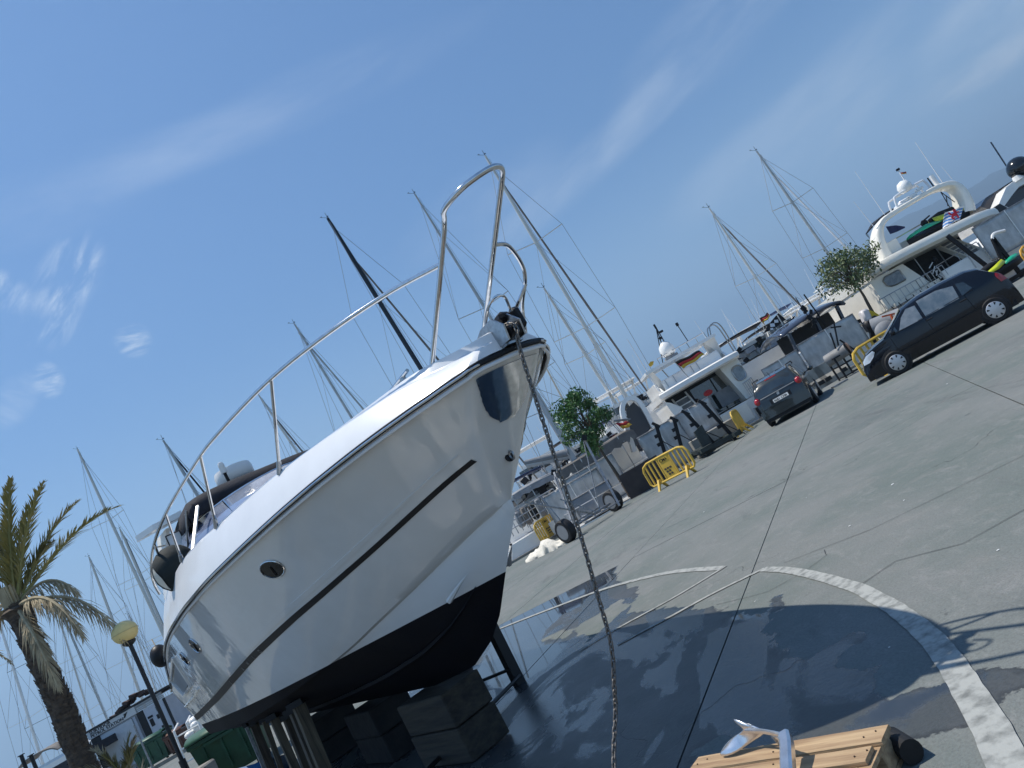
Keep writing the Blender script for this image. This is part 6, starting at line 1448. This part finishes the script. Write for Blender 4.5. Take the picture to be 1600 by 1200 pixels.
# --- a line of distant white boats and flybridges that fill the background
def back_boat(px, py, w, y, label, top=.9, hard=True, dark_=.5, hm_=ywhite):
    c = P(px, py, y); e = empty('motor_boat', Vector((c.x, y, WL)), label, 'boat', 0., 'smaller white boats along the pontoons'); x = c.x; z = c.z
    yhull(e, x, w/2, y-.2, w*2.6, z, hm_)
    rows = []
    for k in range(7):
        u = k/6; ww = w*.38*(1-.5*u*u); yy = y+.9+w*1.3*u; zt = z+top*(1-.75*u**1.5); rows.append([(x-ww, yy, z), (x-ww*.92, yy, z+(zt-z)*.55), (x-ww*.78, yy, zt), (x+ww*.78, yy, zt), (x+ww*.92, yy, z+(zt-z)*.55), (x+ww, yy, z)])
    m = MB().grid(rows); m.f.append(tuple(range(6))); m.build('cabin', ywhite, e, True, ang=.5)
    slab(e, 'window_band', x-w*.365, x+w*.365, y+.86, y+.89, z+top*.42, z+top*.8, glass, .005)
    if hard:
        MB().box((x, y+1.2, z+top+.75), (w*.74, 1.9, .08), bev=.03).build('hardtop', ywhite, e)
        for s_ in (-1, 1): MB().bar((x+s_*w*.3, y+1.9, z+top-.05), (x+s_*w*.34, y+1.0, z+top+.72), .07, .14).build('hardtop_leg', ywhite, e)
    rb = random.Random(int(px*7+py)); gm = MB(); gd = MB()
    for k in range(9): gm.box((x+rb.uniform(-.4, .4)*w, y+rb.uniform(-.1, .8), z+rb.uniform(.05, .55)), (rb.uniform(.15, .6), .3, rb.uniform(.12, .45)), Matrix.Rotation(rb.uniform(-.2, .2), 3, 'Y'), bev=.03)
    for k in range(7): gd.box((x+rb.uniform(-.42, .42)*w, y+rb.uniform(-.15, .7), z+rb.uniform(.0, .8)), (rb.uniform(.08, .4), .2, rb.uniform(.08, .4)), Matrix.Rotation(rb.uniform(-.5, .5), 3, 'Y'), bev=.02)
    gm.build('cockpit_seats', M('cockpit_vinyl', (.55, .54, .50), .6, col2=(.25, .27, .30), scale=2), e, kind='stuff'); gd.build('dark_gear', blackp, e, kind='stuff')
    for s_ in (-1, 1):
        for k in range(2): MB().lathe([(.03, -.35), (.13, -.28), (.13, .28), (.03, .35)], 10, (x+s_*(w*.5+.1), y+.8+1.6*k, z-.45)).build('fender', (white, navy)[rb.random() < .5], e, True); 
        MB().tube([(x+s_*w*.3, y+1.2, z+top), (x+s_*w*.36, y+1.0, z+top+rb.uniform(1.2, 2.8))], [.02, .008], 4).build('whip_aerial', white, e)
    bmq = MB(); bmq.grid([[(x+w*.36*(j/3-1)*1., y-.2+1.5*k, z+top+.55+.10*math.cos((j/3-1)*1.3)-.06*k) for j in range(7)] for k in range(2)])
    if not hard: bmq.build('bimini', (canvas, canvast, M('blue_canvas', (.03, .06, .16), .85))[rb.randrange(3)], e, True, solid=.03); fr_ = MB(); [fr_.tube([(x+s_*w*.36, y-.2+q, z+top+.55), (x+s_*w*.42, y+.4, z)], .02, 4) for s_ in (-1, 1) for q in (0, 1.4)]; fr_.build('bimini_frame', steel, e, kind='stuff')
    rail_run(e, [(x-w*.46, y, z), (x-w*.46, y+w*.9, z+.1)], .55, 4); rail_run(e, [(x+w*.46, y, z), (x+w*.46, y+w*.9, z+.1)], .55, 4)
    return e
back_boat(1180, 560, 3.6, 38, 'white covered cruiser right of the yacht with the red and gold flag', .9, False)
back_boat(1215, 545, 3.2, 41, 'white cruiser with a foredeck rail behind the grey estate car', .8, False)
back_boat(1328, 490, 4.2, 42, 'white cabin cruiser behind the small right-hand tree', 1.0)
back_boat(1340, 470, 3.8, 52, 'distant flybridge boat seen through the leaves of the right-hand tree', 1.4)
back_boat(985, 650, 3.6, 40, 'white boat with hardtop left of the yacht with the red and gold flag', 1.0)
back_boat(1010, 640, 3.4, 48, 'white flybridge boat glimpsed behind the rounded cabin', 1.1)
back_boat(855, 745, 3.4, 39, 'white motor boat under the grey boom beside the chain', 1.2)
back_boat(830, 790, 3.6, 34.5, 'white boat with a long awning right behind the bow of the cruiser', .8, False)
back_boat(940, 712, 3.6, 36, 'white boat with a taupe awning behind the small green tree', .8, False)
back_boat(1250, 528, 3.4, 46, 'white motor boat with black flag poles between the parked cars', .9)
# rounded white superstructure with grey mesh (left of the centre yacht)
for args in ((905, 722, 3.2, 44, 'white boat glimpsed through the lower leaves of the small green tree', 1.0, False), (965, 690, 3.2, 46, 'far white cruiser between the green tree and the rounded arch', 1.2, True), (1165, 585, 3.2, 43, 'far white flybridge boat between the two central cabins', 1.5, True),
             (1235, 520, 3.4, 52, 'far white boat under the black triangular flag', 1.2, False), (1290, 505, 3.4, 48, 'white boat whose cabin tops the dark blue hardtop', 1.2, True), (1350, 462, 3.6, 46, 'white cruiser close left of the arched cream yacht', 1.5, False), (1200, 540, 3.0, 50, 'small far boat left of the flag poles', 1.0, True)): back_boat(*args)
def rounded_cabin():
    y = 33.4; e = empty('catamaran', Vector((P(1000, 650, y).x, y+3, WL)), 'white catamaran stern with a tall rounded arch filled by grey mesh', 'boat')
    path = bez([P(992, 705, y), P(980, 668, y), P(973, 640, y), P(978, 625, y), P(990, 622, y), P(1003, 633, y), P(1022, 668, y)], 6); rows = []
    for i, p in enumerate(path):
        t = (path[min(i+1, len(path)-1)]-path[max(0, i-1)]).normalized(); nn = Vector((-t.z, 0, t.x)); rows.append([p+nn*.10, p-nn*.10, p-nn*.10+Vector((0, .8, 0)), p+nn*.10+Vector((0, .8, 0))])
    MB().grid(rows, True).build('arch', ywhite, e, True, ang=.6)
    MB().prism([P(992, 700, y+.3), P(982, 662, y+.3), P(978, 640, y+.3), P(990, 628, y+.3), P(1002, 640, y+.3), P(1018, 668, y+.3)], (0, .05, 0)).build('mesh_screen', M('grey_mesh', (.10, .10, .105), .8), e)
    yhull(e, P(1000, 650, y).x+.2, 2.2, y, 10, .9)
    MB().bar(P(958, 658, y-.3), P(985, 655, y-.3), .5, .06).build('awning', canvasg, e)
    fq = P(963, 662, y-.6); flag_mesh(e, fq, (.8, 0, -.25), (.35, 0, -.9), .62, .42, (redm, goldm))
rounded_cabin()
def awning(pts_, y0, y1, label, mat, posts=(), drop=.35):
    top = [P(px, py, y0) for px, py in pts_]; c = sum(top, Vector())/len(top); e = empty('boat_awning', Vector((c.x, y0, 0)), label, 'awning'); rows = []
    for k in range(5):
        v = k/4; rows.append([p+Vector((0, (y1-y0)*v, .12*math.sin(math.pi*v))) for p in bez(top, 4)])
    MB().grid(rows).build('canvas', mat, e, True, solid=.03)
    MB().grid([[p for p in bez(top, 4)], [p+Vector((0, -.05, -drop*(.5+.5*abs(math.sin(i*1.7))))) for i, p in enumerate(bez(top, 4))]]).build('valance', mat, e, True)
    for px, py in posts: q = P(px, py, y0); q2 = min(top, key=lambda t: abs(t.x-q.x)); MB().tube([(q.x, y0, 0.), (q.x, y0, q2.z)], .025, 6).build('post', steel, e)
awning([(868, 740), (905, 718), (945, 695), (975, 676), (990, 672)], 32.6, 35.5, 'long taupe awning stretched over the boat beside the small green tree', canvast, ((920, 740), (945, 730), (975, 700)), .5)
awning([(800, 775), (830, 757), (860, 742), (880, 733)], 33, 35.5, 'grey awning over the boat directly right of the cruiser bow', canvasg, ((810, 790), (840, 780)), .3)
# transom side of the long white boat beneath, with stern rails
def long_boat():
    y = 31.9; e = empty('motor_boat', Vector((P(880, 800, y).x, y+3, WL)), 'white boat with slatted stern rails behind the trailer', 'boat')
    MB().prism([P(800, 852, y), P(955, 758, y), P(960, 775, y), P(800, 880, y)], (0, 9, 0)).build('hull', ywhite, e)
    m = MB(); a, b = P(803, 838, y), P(880, 792, y)
    for k in range(11): q = a.lerp(b, k/10); m.tube([q, q+Vector((0, 0, .9))], .02, 5)
    for h in (.3, .6, .9): m.tube([a+Vector((0, 0, h)), b+Vector((0, 0, h))], .022, 5)
    m.build('stern_rail', steel, e, True)
    for k in range(6): q = P(812+k*11, 812-k*6.4, y+.6); MB().box(q, (.30, .5, .75+.1*(k % 2)), bev=.08).build('deck_chair', (canvasg, canvast, dark)[k % 3], e, True)
    m = MB()
    for k in range(34): q = P(random.uniform(925, 1010), 0, y+random.uniform(.3, 1.6)); q.z = random.uniform(.75, 1.5); m.box(q, (random.uniform(.12, .45), .3, random.uniform(.08, .35)), Matrix.Rotation(random.uniform(-.2, .2), 3, 'Y'), bev=.02)
    m.build('deck_gear', M('gear_white', (.6, .6, .58), .6, var=.3, scale=8, col2=(.3, .28, .25)), e); m = MB()
    for k in range(14): q = P(random.uniform(935, 1005), 0, y+random.uniform(.2, 1.2)); q.z = random.uniform(.8, 1.6); m.box(q, (random.uniform(.08, .3), .2, random.uniform(.1, .35)), Matrix.Rotation(random.uniform(-.4, .4), 3, 'Y'), bev=.02)
    m.build('dark_deck_gear', blackp, e)
    MB().box(((P(905, 800, y).x+P(1010, 730, y).x)/2+.5, y+2, .35), (P(1010, 730, y).x-P(905, 800, y).x+.6, 3.6, .9), bev=.1).build('cockpit', ywhite, e)
long_boat()
# ================================================================== THINGS ALONG THE QUAY EDGE
def panel(px0, py0, px1, py1, y, z0, z1, label, mat, frame=galv, name='windbreak_screen', cat='screen', group='plastic sheeting screens along the quay', dy=0.):
    a, b = P(px0, py0, y), P(px1, py1, y+dy); x0, x1 = a.x, b.x; e = empty(name, Vector(((x0+x1)/2, y, 0)), label, cat, 0., group); rows = []
    for i in range(17):
        u = i/16; x = x0+(x1-x0)*u; rows.append([(x, y+dy*u+.035*noise.noise(Vector((x*2.2, j*.6, y)))+.02*math.sin(x*5+j), z0+(z1-z0)*j/8) for j in range(9)])
    MB().grid(rows).build('sheet', mat, e, True, solid=.01)
    fr = [(x0, y-.01, z0), (x0, y-.01, z1), (x1, y+dy-.01, z1), (x1, y+dy-.01, z0)]; MB().tube(fr+[fr[0]], .028, 6).build('frame', frame, e)
    n = max(1, round((x1-x0)/1.9)-1)
    for k in range(1, n+1): x = x0+(x1-x0)*k/(n+1); MB().tube([(x, y+dy*k/(n+1)-.03, z0), (x, y+dy*k/(n+1)-.03, z1)], .022, 6).build('mullion', ywhite, e)
    return e
panel(1017, 722, 1062, 660, 31.0, .05, 1.95, 'creased plastic screen left of the steep dark cradle arms, above the yellow barrier', screen)
panel(1063, 690, 1118, 640, 31.1, .75, 1.98, 'smooth plastic screen in front of the stern of the white hardtop yacht', screen)
panel(875, 830, 925, 720, 31.0, .15, 1.75, 'dull plastic screen directly behind the empty trailer', screen)
panel(926, 830, 962, 720, 31.1, .2, 1.95, 'creased plastic screen left of the brown board', screen)
panel(1203, 600, 1262, 575, 31.0, .75, 1.85, 'plastic screen with a yellow boat shape behind it, above the concrete blocks', screen)
panel(1264, 570, 1338, 500, 31.0, .7, 2.0, 'star-creased plastic screen left of the black outboard', screen)
panel(1548, 400, 1640, 330, 31.4, 1.0, 2.6, 'tall plastic screen at the right edge', screen)
panel(930, 850, 965, 775, 29.6, .15, 1.1, 'flat blue-grey panel standing behind the trailer wheels', screend, name='windbreak_screen')
a = P(955, 740, 28.6); b = P(1003, 735, 28.6); 
tag(MB().box(((P(958, 745, 28.4).x+P(1002, 712, 28.4).x)/2+.35, 28.6, .52), (P(1002, 712, 28.4).x-P(958, 745, 28.4).x+.35, .06, 1.0)).build('brown_board', brownp), 'dark brown board standing between trailer and yellow barrier', 'board')
# concrete safety blocks
for i, (pa, lab) in enumerate((((1224, 600, 1292, 588), 'left pale concrete block directly behind the grey estate'), ((1293, 585, 1335, 560), 'right pale concrete block beside the black cylinder stand'))):
    x0, x1 = P(pa[0]+6, 620, 30.).x, P(pa[2], 588, 30.).x; e = empty('concrete_block', Vector(((x0+x1)/2, 30.2, 0)), lab, 'barrier block')
    w = x1-x0-.03; rows = [[(x, 29.85-30.2, 0), (x, 29.88-30.2, .22), (x, 30.05-30.2, .42), (x, 30.10-30.2, .86), (x, .10, .86), (x, .15, .42), (x, .32, .22), (x, .35, 0)] for x in (-w/2, w/2)]
    m = MB().grid(rows, True); m.f += [tuple(range(8)), tuple(8+j for j in reversed(range(8)))]; m.build('body', M('pale_block', (.36, .345, .30), .9, col2=(.26, .25, .22), scale=2, bump=.2), e, local=True)
    for s_ in (-.3, .3): MB().box((s_*w, -.30, .22), (.26, .10, .16)).build('lifting_slot', dark, e, local=True)
a, b = P(1078, 690, 30.3), P(1143, 652, 30.3); MB().box(((a.x+b.x)/2, 30.6, .38), (b.x-a.x, .55, .76), bev=.03).build('pale_concrete_ledge', M('pale_block', (.3,)*3)); tag(bpy.data.objects['pale_concrete_ledge'], 'pale concrete ledge under the smooth screen behind the cradle', 'ledge')
# empty cradle with four dark arms
def cradle():
    y = 28.6; e = empty('boat_cradle', Vector((P(1120, 690, y).x, y, 0)), 'empty dark green steel boat cradle with slanting padded arms', 'cradle'); gm = M('cradle_paint', (.035, .045, .042), .5, var=.3); 
    x0, x1 = P(1093, 712, y).x, P(1158, 675, y).x
    MB().box(((x0+x1)/2, y, .22), (x1-x0, .16, .18)).build('beam', gm, e); MB().box(((x0+x1)/2, y+1.6, .22), (x1-x0, .16, .18)).build('beam', gm, e); MB().box((x0+.3, y+.6, .30), (.5, 2.2, .16)).build('beam', gm, e); MB().box((x1-.3, y+.6, .22), (.2, 2.4, .16)).build('beam', gm, e)
    for (ax, ay, bx, by, yy) in ((1097, 629, 1152, 690, y), (1071, 645, 1120, 698, y+.3), (1053, 655, 1065, 700, y+.6), (1025, 664, 1040, 712, y+.2)):
        a_, b_ = P(ax, ay, yy), P(bx, by, yy); MB().bar(b_, a_, .13, .13).build('arm', blackp, e); d = (a_-b_)
        for f in (.45, .72): q = b_+d*f; MB().box(q+Vector((-.12, -.05, -.05)), (.18, .12, .14)).build('clamp', blackp, e)
        MB().box(a_, (.10, .16, .34), Matrix.Rotation(-.6, 3, 'Y')).build('pad', black, e); MB().bar(b_+d*.5, b_+d*.1+Vector((.5, .2, -.1)), .025).build('tie_rod', blackp, e)
    a_, b_ = P(1090, 672, y), P(1104, 706, y); MB().prism([a_+Vector((-.15, 0, 0)), a_+Vector((.25, 0, .1)), b_+Vector((.35, 0, -.1)), b_+Vector((-.05, 0, -.15))], (0, .2, 0)).build('wide_arm', gm, e)
    wheel(e, P(1154, 690, y-.1)+Vector((0, 0, -.05)), .17, .10, 0, spokes=3, name='jockey_wheel')
cradle()
# outboard on a stand, yellow cover, grey rolls
def outboard():
    y = 27.8; e = empty('outboard_stand', Vector((P(1340, 560, y).x, y, 0)), 'black metal rack with a grey cylinder and hoses beside the screens', 'rack'); 
    c_ = P(1318, 548, y); MB().tube([c_+Vector((-.55, .5, -.05)), c_+Vector((.15, 0, 0))], .24, 18).build('cylinder', M('grey_cylinder', (.22, .22, .215), .6, var=.2), e, True, ang=.9); MB().lathe([(.245, -.02), (.25, .02), (.20, .03), (.01, .035)], 18, c_+Vector((.17, -.02, 0)), 'x').build('cap', M('rust_cap', (.14, .10, .085), .7, var=.3), e, True)
    x0, x1 = P(1316, 580, y).x, P(1342, 575, y).x; m = MB()
    for x in (x0, x1): m.bar((x, y, 0), (x, y, .85), .06); m.bar((x, y+.7, 0), (x, y+.7, .85), .06)
    for z in (.08, .5, .85): m.bar((x0, y, z), (x1, y, z), .05); m.bar((x0, y, z), (x0, y+.7, z), .05); m.bar((x1, y, z), (x1, y+.7, z), .05)
    m.build('rack_frame', blackp, e)
    for q_ in ((1303, 505, 1310, 540), (1297, 520, 1306, 545), (1312, 531, 1336, 547)): MB().bar(P(q_[0], q_[1], y), P(q_[2], q_[3], y), .05).build('prop_arm', blackp, e)
    MB().bar(P(1298, 512, y), P(1314, 510, y), .08, .05).build('prop_head', blackp, e)
outboard()
def motor():
    y = 28.6; e = empty('outboard_motor', Vector((P(1350, 500, y).x, y, 0)), 'outboard engine with a pale cowl and black leg beside a yellow cover', 'outboard')
    MB().box(P(1352, 494, y), (.32, .4, .52), Matrix.Rotation(.15, 3, 'Y'), bev=.08).build('cowl', M('pale_cowl', (.55, .52, .50), .4), e, True); MB().box(P(1357, 505, y)+Vector((.1, 0, -.1)), (.62, .42, .50), bev=.1).build('engine', blackp, e, True)
    MB().bar(P(1362, 515, y), P(1368, 545, y), .14, .2).build('leg', blackp, e); MB().bar(P(1360, 530, y), P(1368, 560, y), .06).build('stand_post', galv, e); MB().bar(P(1366, 500, y+.1), P(1384, 535, y), .06).build('stand_post', blackp, e)
motor()
tag(ext([(1357, 484), (1366, 487), (1378, 495), (1381, 506), (1374, 510), (1366, 503)], 28.9, .5).build('yellow_cover', M('yellow_cloth', (.65, .45, .03), .7, bump=.3)), 'bright yellow cover draped behind the outboard engine', 'cover')
q = P(1396, 500, 27.5); tag(MB().tube([q+Vector((-.5, .6, .15)), q+Vector((.35, 0, .0))], .30, 16).build('grey_tube', canvasg, None, True), 'thick grey inflatable tube with orange straps left of the black car', 'inflatable')
m = MB(); m.bar(P(1378, 495, 27.3), P(1398, 490, 27.2), .06); m.bar(P(1392, 492, 27.2), P(1402, 514, 27.2), .07); tag(m.build('orange_strap', orange), 'orange strap frame over the grey inflatable tube', 'strap')
q = P(1384, 515, 27.6); tag(MB().sphere(q, .42, 14, (1, .6, .8), 10).build('grey_tarpaulin', canvasg, None, True), 'grey bundled tarpaulin behind the black car bonnet', 'tarpaulin')
# frame behind the black car carrying the watercraft
def jcradle():
    y = 28.4; e = empty('watercraft_cradle', Vector((P(1575, 420, y).x, y, 0)), 'black steel lifting frame standing over the watercraft at the right', 'frame'); m = MB()
    for q_ in ((1551, 372, 1597, 432), (1551, 372, 1580, 438), (1480, 368, 1543, 417), (1565, 400, 1562, 432)): MB().bar(P(q_[0], q_[1], y), P(q_[2], q_[3], y), .14, .10).build('arm', blackp, e)
    x0, x1 = P(1562, 440, y).x-.3, P(1610, 420, y).x+1; 
    for dy_ in (-.3, .9): MB().box(((x0+x1)/2, y+dy_, .12), (x1-x0, .14, .14)).build('base_beam', blackp, e)
    MB().box((P(1555, 425, y).x, y+.3, .45), (1.2, .8, .6), bev=.05).build('support_box', ywhite, e)
    MB().tube(bez([P(1551, 374, y), P(1551, 368, y), P(1556, 364, y), P(1570, 360, y)], 4), .06, 8).build('hook', ywhite, e, True)
jcradle()
tag(MB().box((P(1315, 601, 26.5).x, 26.6, .03), (.55, .35, .05)).build('drain_cover', galv), 'small grey metal drain cover on the concrete by the rack', 'drain cover')
# flags on poles: black one with white mark and a striped one
def flags():
    y = 35.; e = empty('flag_pole', Vector((P(1235, 560, y).x, y, 0)), 'leaning pole flying a black triangular flag with white marks', 'flag')
    MB().tube([P(1214, 492, y)+Vector((0, 0, .0)), P(1245, 545, y), P(1256, 575, y)], .03, 6).build('pole', alum, e)
    MB().prism([P(1216, 489, y), P(1228, 499, y), P(1212, 512, y), P(1193, 521, y), P(1200, 508, y)], (0, .03, 0)).build('black_flag', flagk, e)
    for px, py, s_ in ((1207, 508, .16), (1213, 502, .14), (1206, 514, .10)): MB().box(P(px, py, y-.03), (s_*1.3, .01, s_), Matrix.Rotation(.4, 3, 'Y')).build('white_mark', white, e)
    MB().prism([P(1216, 513, y), P(1230, 503, y), P(1242, 494, y), P(1240, 500, y), P(1225, 511, y)], (0, .02, 0)).build('lower_flag', navy, e)
    e2 = empty('flag_pole', Vector((P(1196, 600, y+1).x, y+1, 0)), 'thin pole with a small red and gold striped flag left of the black flag', 'flag')
    a_ = P(1187, 498, y+1); MB().tube([a_, P(1192, 510, y+1), P(1205, 545, y+1)], .015, 5).build('pole', alum, e2); flag_mesh(e2, a_, (.95, 0, .12), (.12, 0, -1), .55, .30, (flagk, redm, goldm))
flags()
# ================================================================== SMALL TREES
def tree(cx, cy, y, rx, rz_, trunk, label, n, lm, seed, leaf=.085, holes=.5):
    rnd = random.Random(seed); c = P(cx, cy, y); b = P(trunk[0][0], trunk[0][1], y); e = empty('small_tree', Vector((b.x, y, 0)), label, 'tree'); base = Vector((b.x, y, 0))
    tp_ = [base]+[P(px, py, y) for px, py in trunk[1:]]+[c]; MB().tube(bez(tp_, 5), [.09-.06*i/((len(tp_)-1)*5) for i in range((len(tp_)-1)*5+1)], 8).build('trunk', M('small_tree_bark', (.09, .07, .05), .9, bump=.4, scale=8), e, True)
    lim = MB(); blobs = []
    for k in range(26):
        a = rnd.uniform(0, 6.28); v = rnd.uniform(-1, 1); rr_ = rnd.uniform(.35, 1)**.6; d = Vector((math.cos(a)*math.sqrt(1-v*v)*rx*rr_, math.sin(a)*math.sqrt(1-v*v)*rx*rr_, v*rz_*rr_)); p = c+d; lim.tube([tp_[-2].lerp(c, .3), c+d*.5+Vector((0, 0, -.08)), p], [.03, .018, .006], 4); blobs.append((p, rnd.uniform(.24, .46)*rx))
    lim.build('branches', MATS['small_tree_bark'], e)
    m = MB()
    for i in range(n):
        p, r_ = blobs[rnd.randrange(len(blobs))]; d = Vector((rnd.gauss(0, 1), rnd.gauss(0, 1), rnd.gauss(0, 1))); d = d.normalized()*r_*rnd.random()**.45; q = p+d; nn = Vector((rnd.gauss(0, 1), rnd.gauss(0, 1), rnd.gauss(0, 1)+1.0)).normalized(); t = nn.cross(Vector((rnd.gauss(0, 1), rnd.gauss(0, 1), .1))).normalized(); s_ = nn.cross(t); l = leaf*rnd.uniform(.7, 1.5)
        m.add([q-t*l, q+s_*l*.42+nn*l*.12, q+t*l, q-s_*l*.42+nn*l*.12], [(0, 1, 2), (0, 2, 3)])
    m.build('crown', lm, e)
tree(912, 660, 29.5, 1.15, 1.15, ((985, 775), (962, 738), (942, 708)), 'small leafy tree with glossy bright green crown right of the chain', 5200, M('green_leaves', (.045, .12, .03), .42, col2=(.085, .18, .045), scale=1.5, lo=.4, hi=.6), 3, .075)
tree(1320, 423, 31.5, 1.5, .80, ((1378, 520), (1358, 478), (1345, 455)), 'small thin tree with olive leaves left of the arched cream yacht', 2500, M('olive_leaves', (.07, .115, .04), .45, col2=(.16, .19, .09), scale=1.5, lo=.4, hi=.6), 5, .082)
# grey awning, black pylons and dark roof at far left, behind the palm
def left_roof():
    y = 38; a, b = P(60, 1205, y), P(122, 1160, y); e = empty('quay_shelter', Vector(((a.x+b.x)/2, y, 0)), 'low shelter with a long black roof edge behind the palm trunk', 'shelter')
    MB().box(((a.x+b.x)/2, y+1.5, 2.05), (b.x-a.x+1.2, 3, .42)).build('roof', M('black_fascia', (.012, .014, .022), .5), e)
    for x in (a.x, b.x-.3): MB().box((x, y+.3, .95), (.15, .15, 1.9)).build('post', blackp, e)
    y = 52.; c = P(55, 1190, y); e2 = empty('boat_awning', Vector((c.x, y, 0)), 'curved brown awning and rigging of a boat left of the palm foot', 'awning'); tp = bez([P(28, 1202, y), P(38, 1190, y), P(58, 1178, y), P(78, 1170, y), P(90, 1171, y)], 4)
    MB().grid([tp, [p+Vector((0, 2, .1)) for p in tp]]).build('canvas', canvast, e2, solid=.10); MB().box((P(75, 1190, y).x, y+1, P(75, 1190, y).z-.5), (4.5, 2, 1.), bev=.2).build('coachroof', ywhite, e2)
    for q in ((33, 1180, 41, 1202), (48, 1180, 57, 1202)):
        t_, b_ = P(q[0], q[1], 36), P(q[2], q[3], 36); d = t_-b_; b2 = t_-d*(t_.z/d.z); e3 = empty('mooring_pile', b2, 'slim black mooring pole, the '+('left' if q[0] < 40 else 'right')+' one of two at the lower left', 'pole'); MB().tube([b2, t_], .09, 8).build('pole', blackp, e3, True); MB().box(t_, (.22, .22, .05)).build('cap', blackp, e3)
left_roof()
# distant low far-side quay with warehouses so the horizon between boats is not bare
def far_quay():
    m = MB().box((-45, 118, -.6), (150, 6, 1.6)); tag(m.build('breakwater', conc), 'long low breakwater beyond the moored boats', None, None, 'structure')
far_quay()
# thin joints, cracks and litter on the dry concrete
jm = M('joint_filler', (.045, .047, .048), .9)
def crack(px, w, label, wob=.0, nm='joint_line'):
    c = []
    for (a, b) in zip(px, px[1:]):
        p, q = G(*a), G(*b); n = max(3, int((q-p).length/.12)); c += [p.lerp(q, k/n) for k in range(n)]
    c.append(G(*px[-1])); rows = []
    for i, p in enumerate(c):
        t = (c[min(i+1, len(c)-1)]-c[max(i-1, 0)]).normalized(); n = Vector((-t.y, t.x, 0)); o = n*wob*noise.noise(Vector((p.x*3, p.y*3, 4)))+n*wob*.4*noise.noise(Vector((p.x*14, p.y*14, 9))); ww = w*(.6+.5*noise.noise(Vector((p.x*5, p.y*5, 1))))+.001
        rows.append([p+o+n*ww+Vector((0, 0, .0045)), p+o-n*ww+Vector((0, 0, .0045))])
    tag(MB().grid(rows).build(nm, jm), label, None, None, 'structure')
crack([(1225, 880), (1360, 828), (1480, 770), (1600, 712), (1700, 665)], .0035, 'long thin saw-cut joint across the dry concrete')
crack([(1330, 925), (1400, 877), (1505, 850), (1600, 797), (1680, 760)], .0035, 'second saw-cut joint nearer the painted curve', .008)
crack([(1120, 945), (1200, 925), (1255, 895), (1290, 868), (1287, 860)], .0028, 'crack running through the start of the curved line', .03)
m = MB()
for px, py, r_ in ((1395, 757, .035), (1413, 782, .02), (1328, 822, .025), (1260, 778, .012), (1390, 1012, .012), (1180, 940, .015), (1560, 860, .02), (1480, 600, .03), (1100, 800, .03)):
    p = G(px, py); m.sphere(p+Vector((0, 0, .004)), r_*.55, 7, (1, .6, .2), 5)
tag(m.build('litter_specks', ywhite), 'tiny white paint chips scattered on the concrete', None, None, 'stuff')
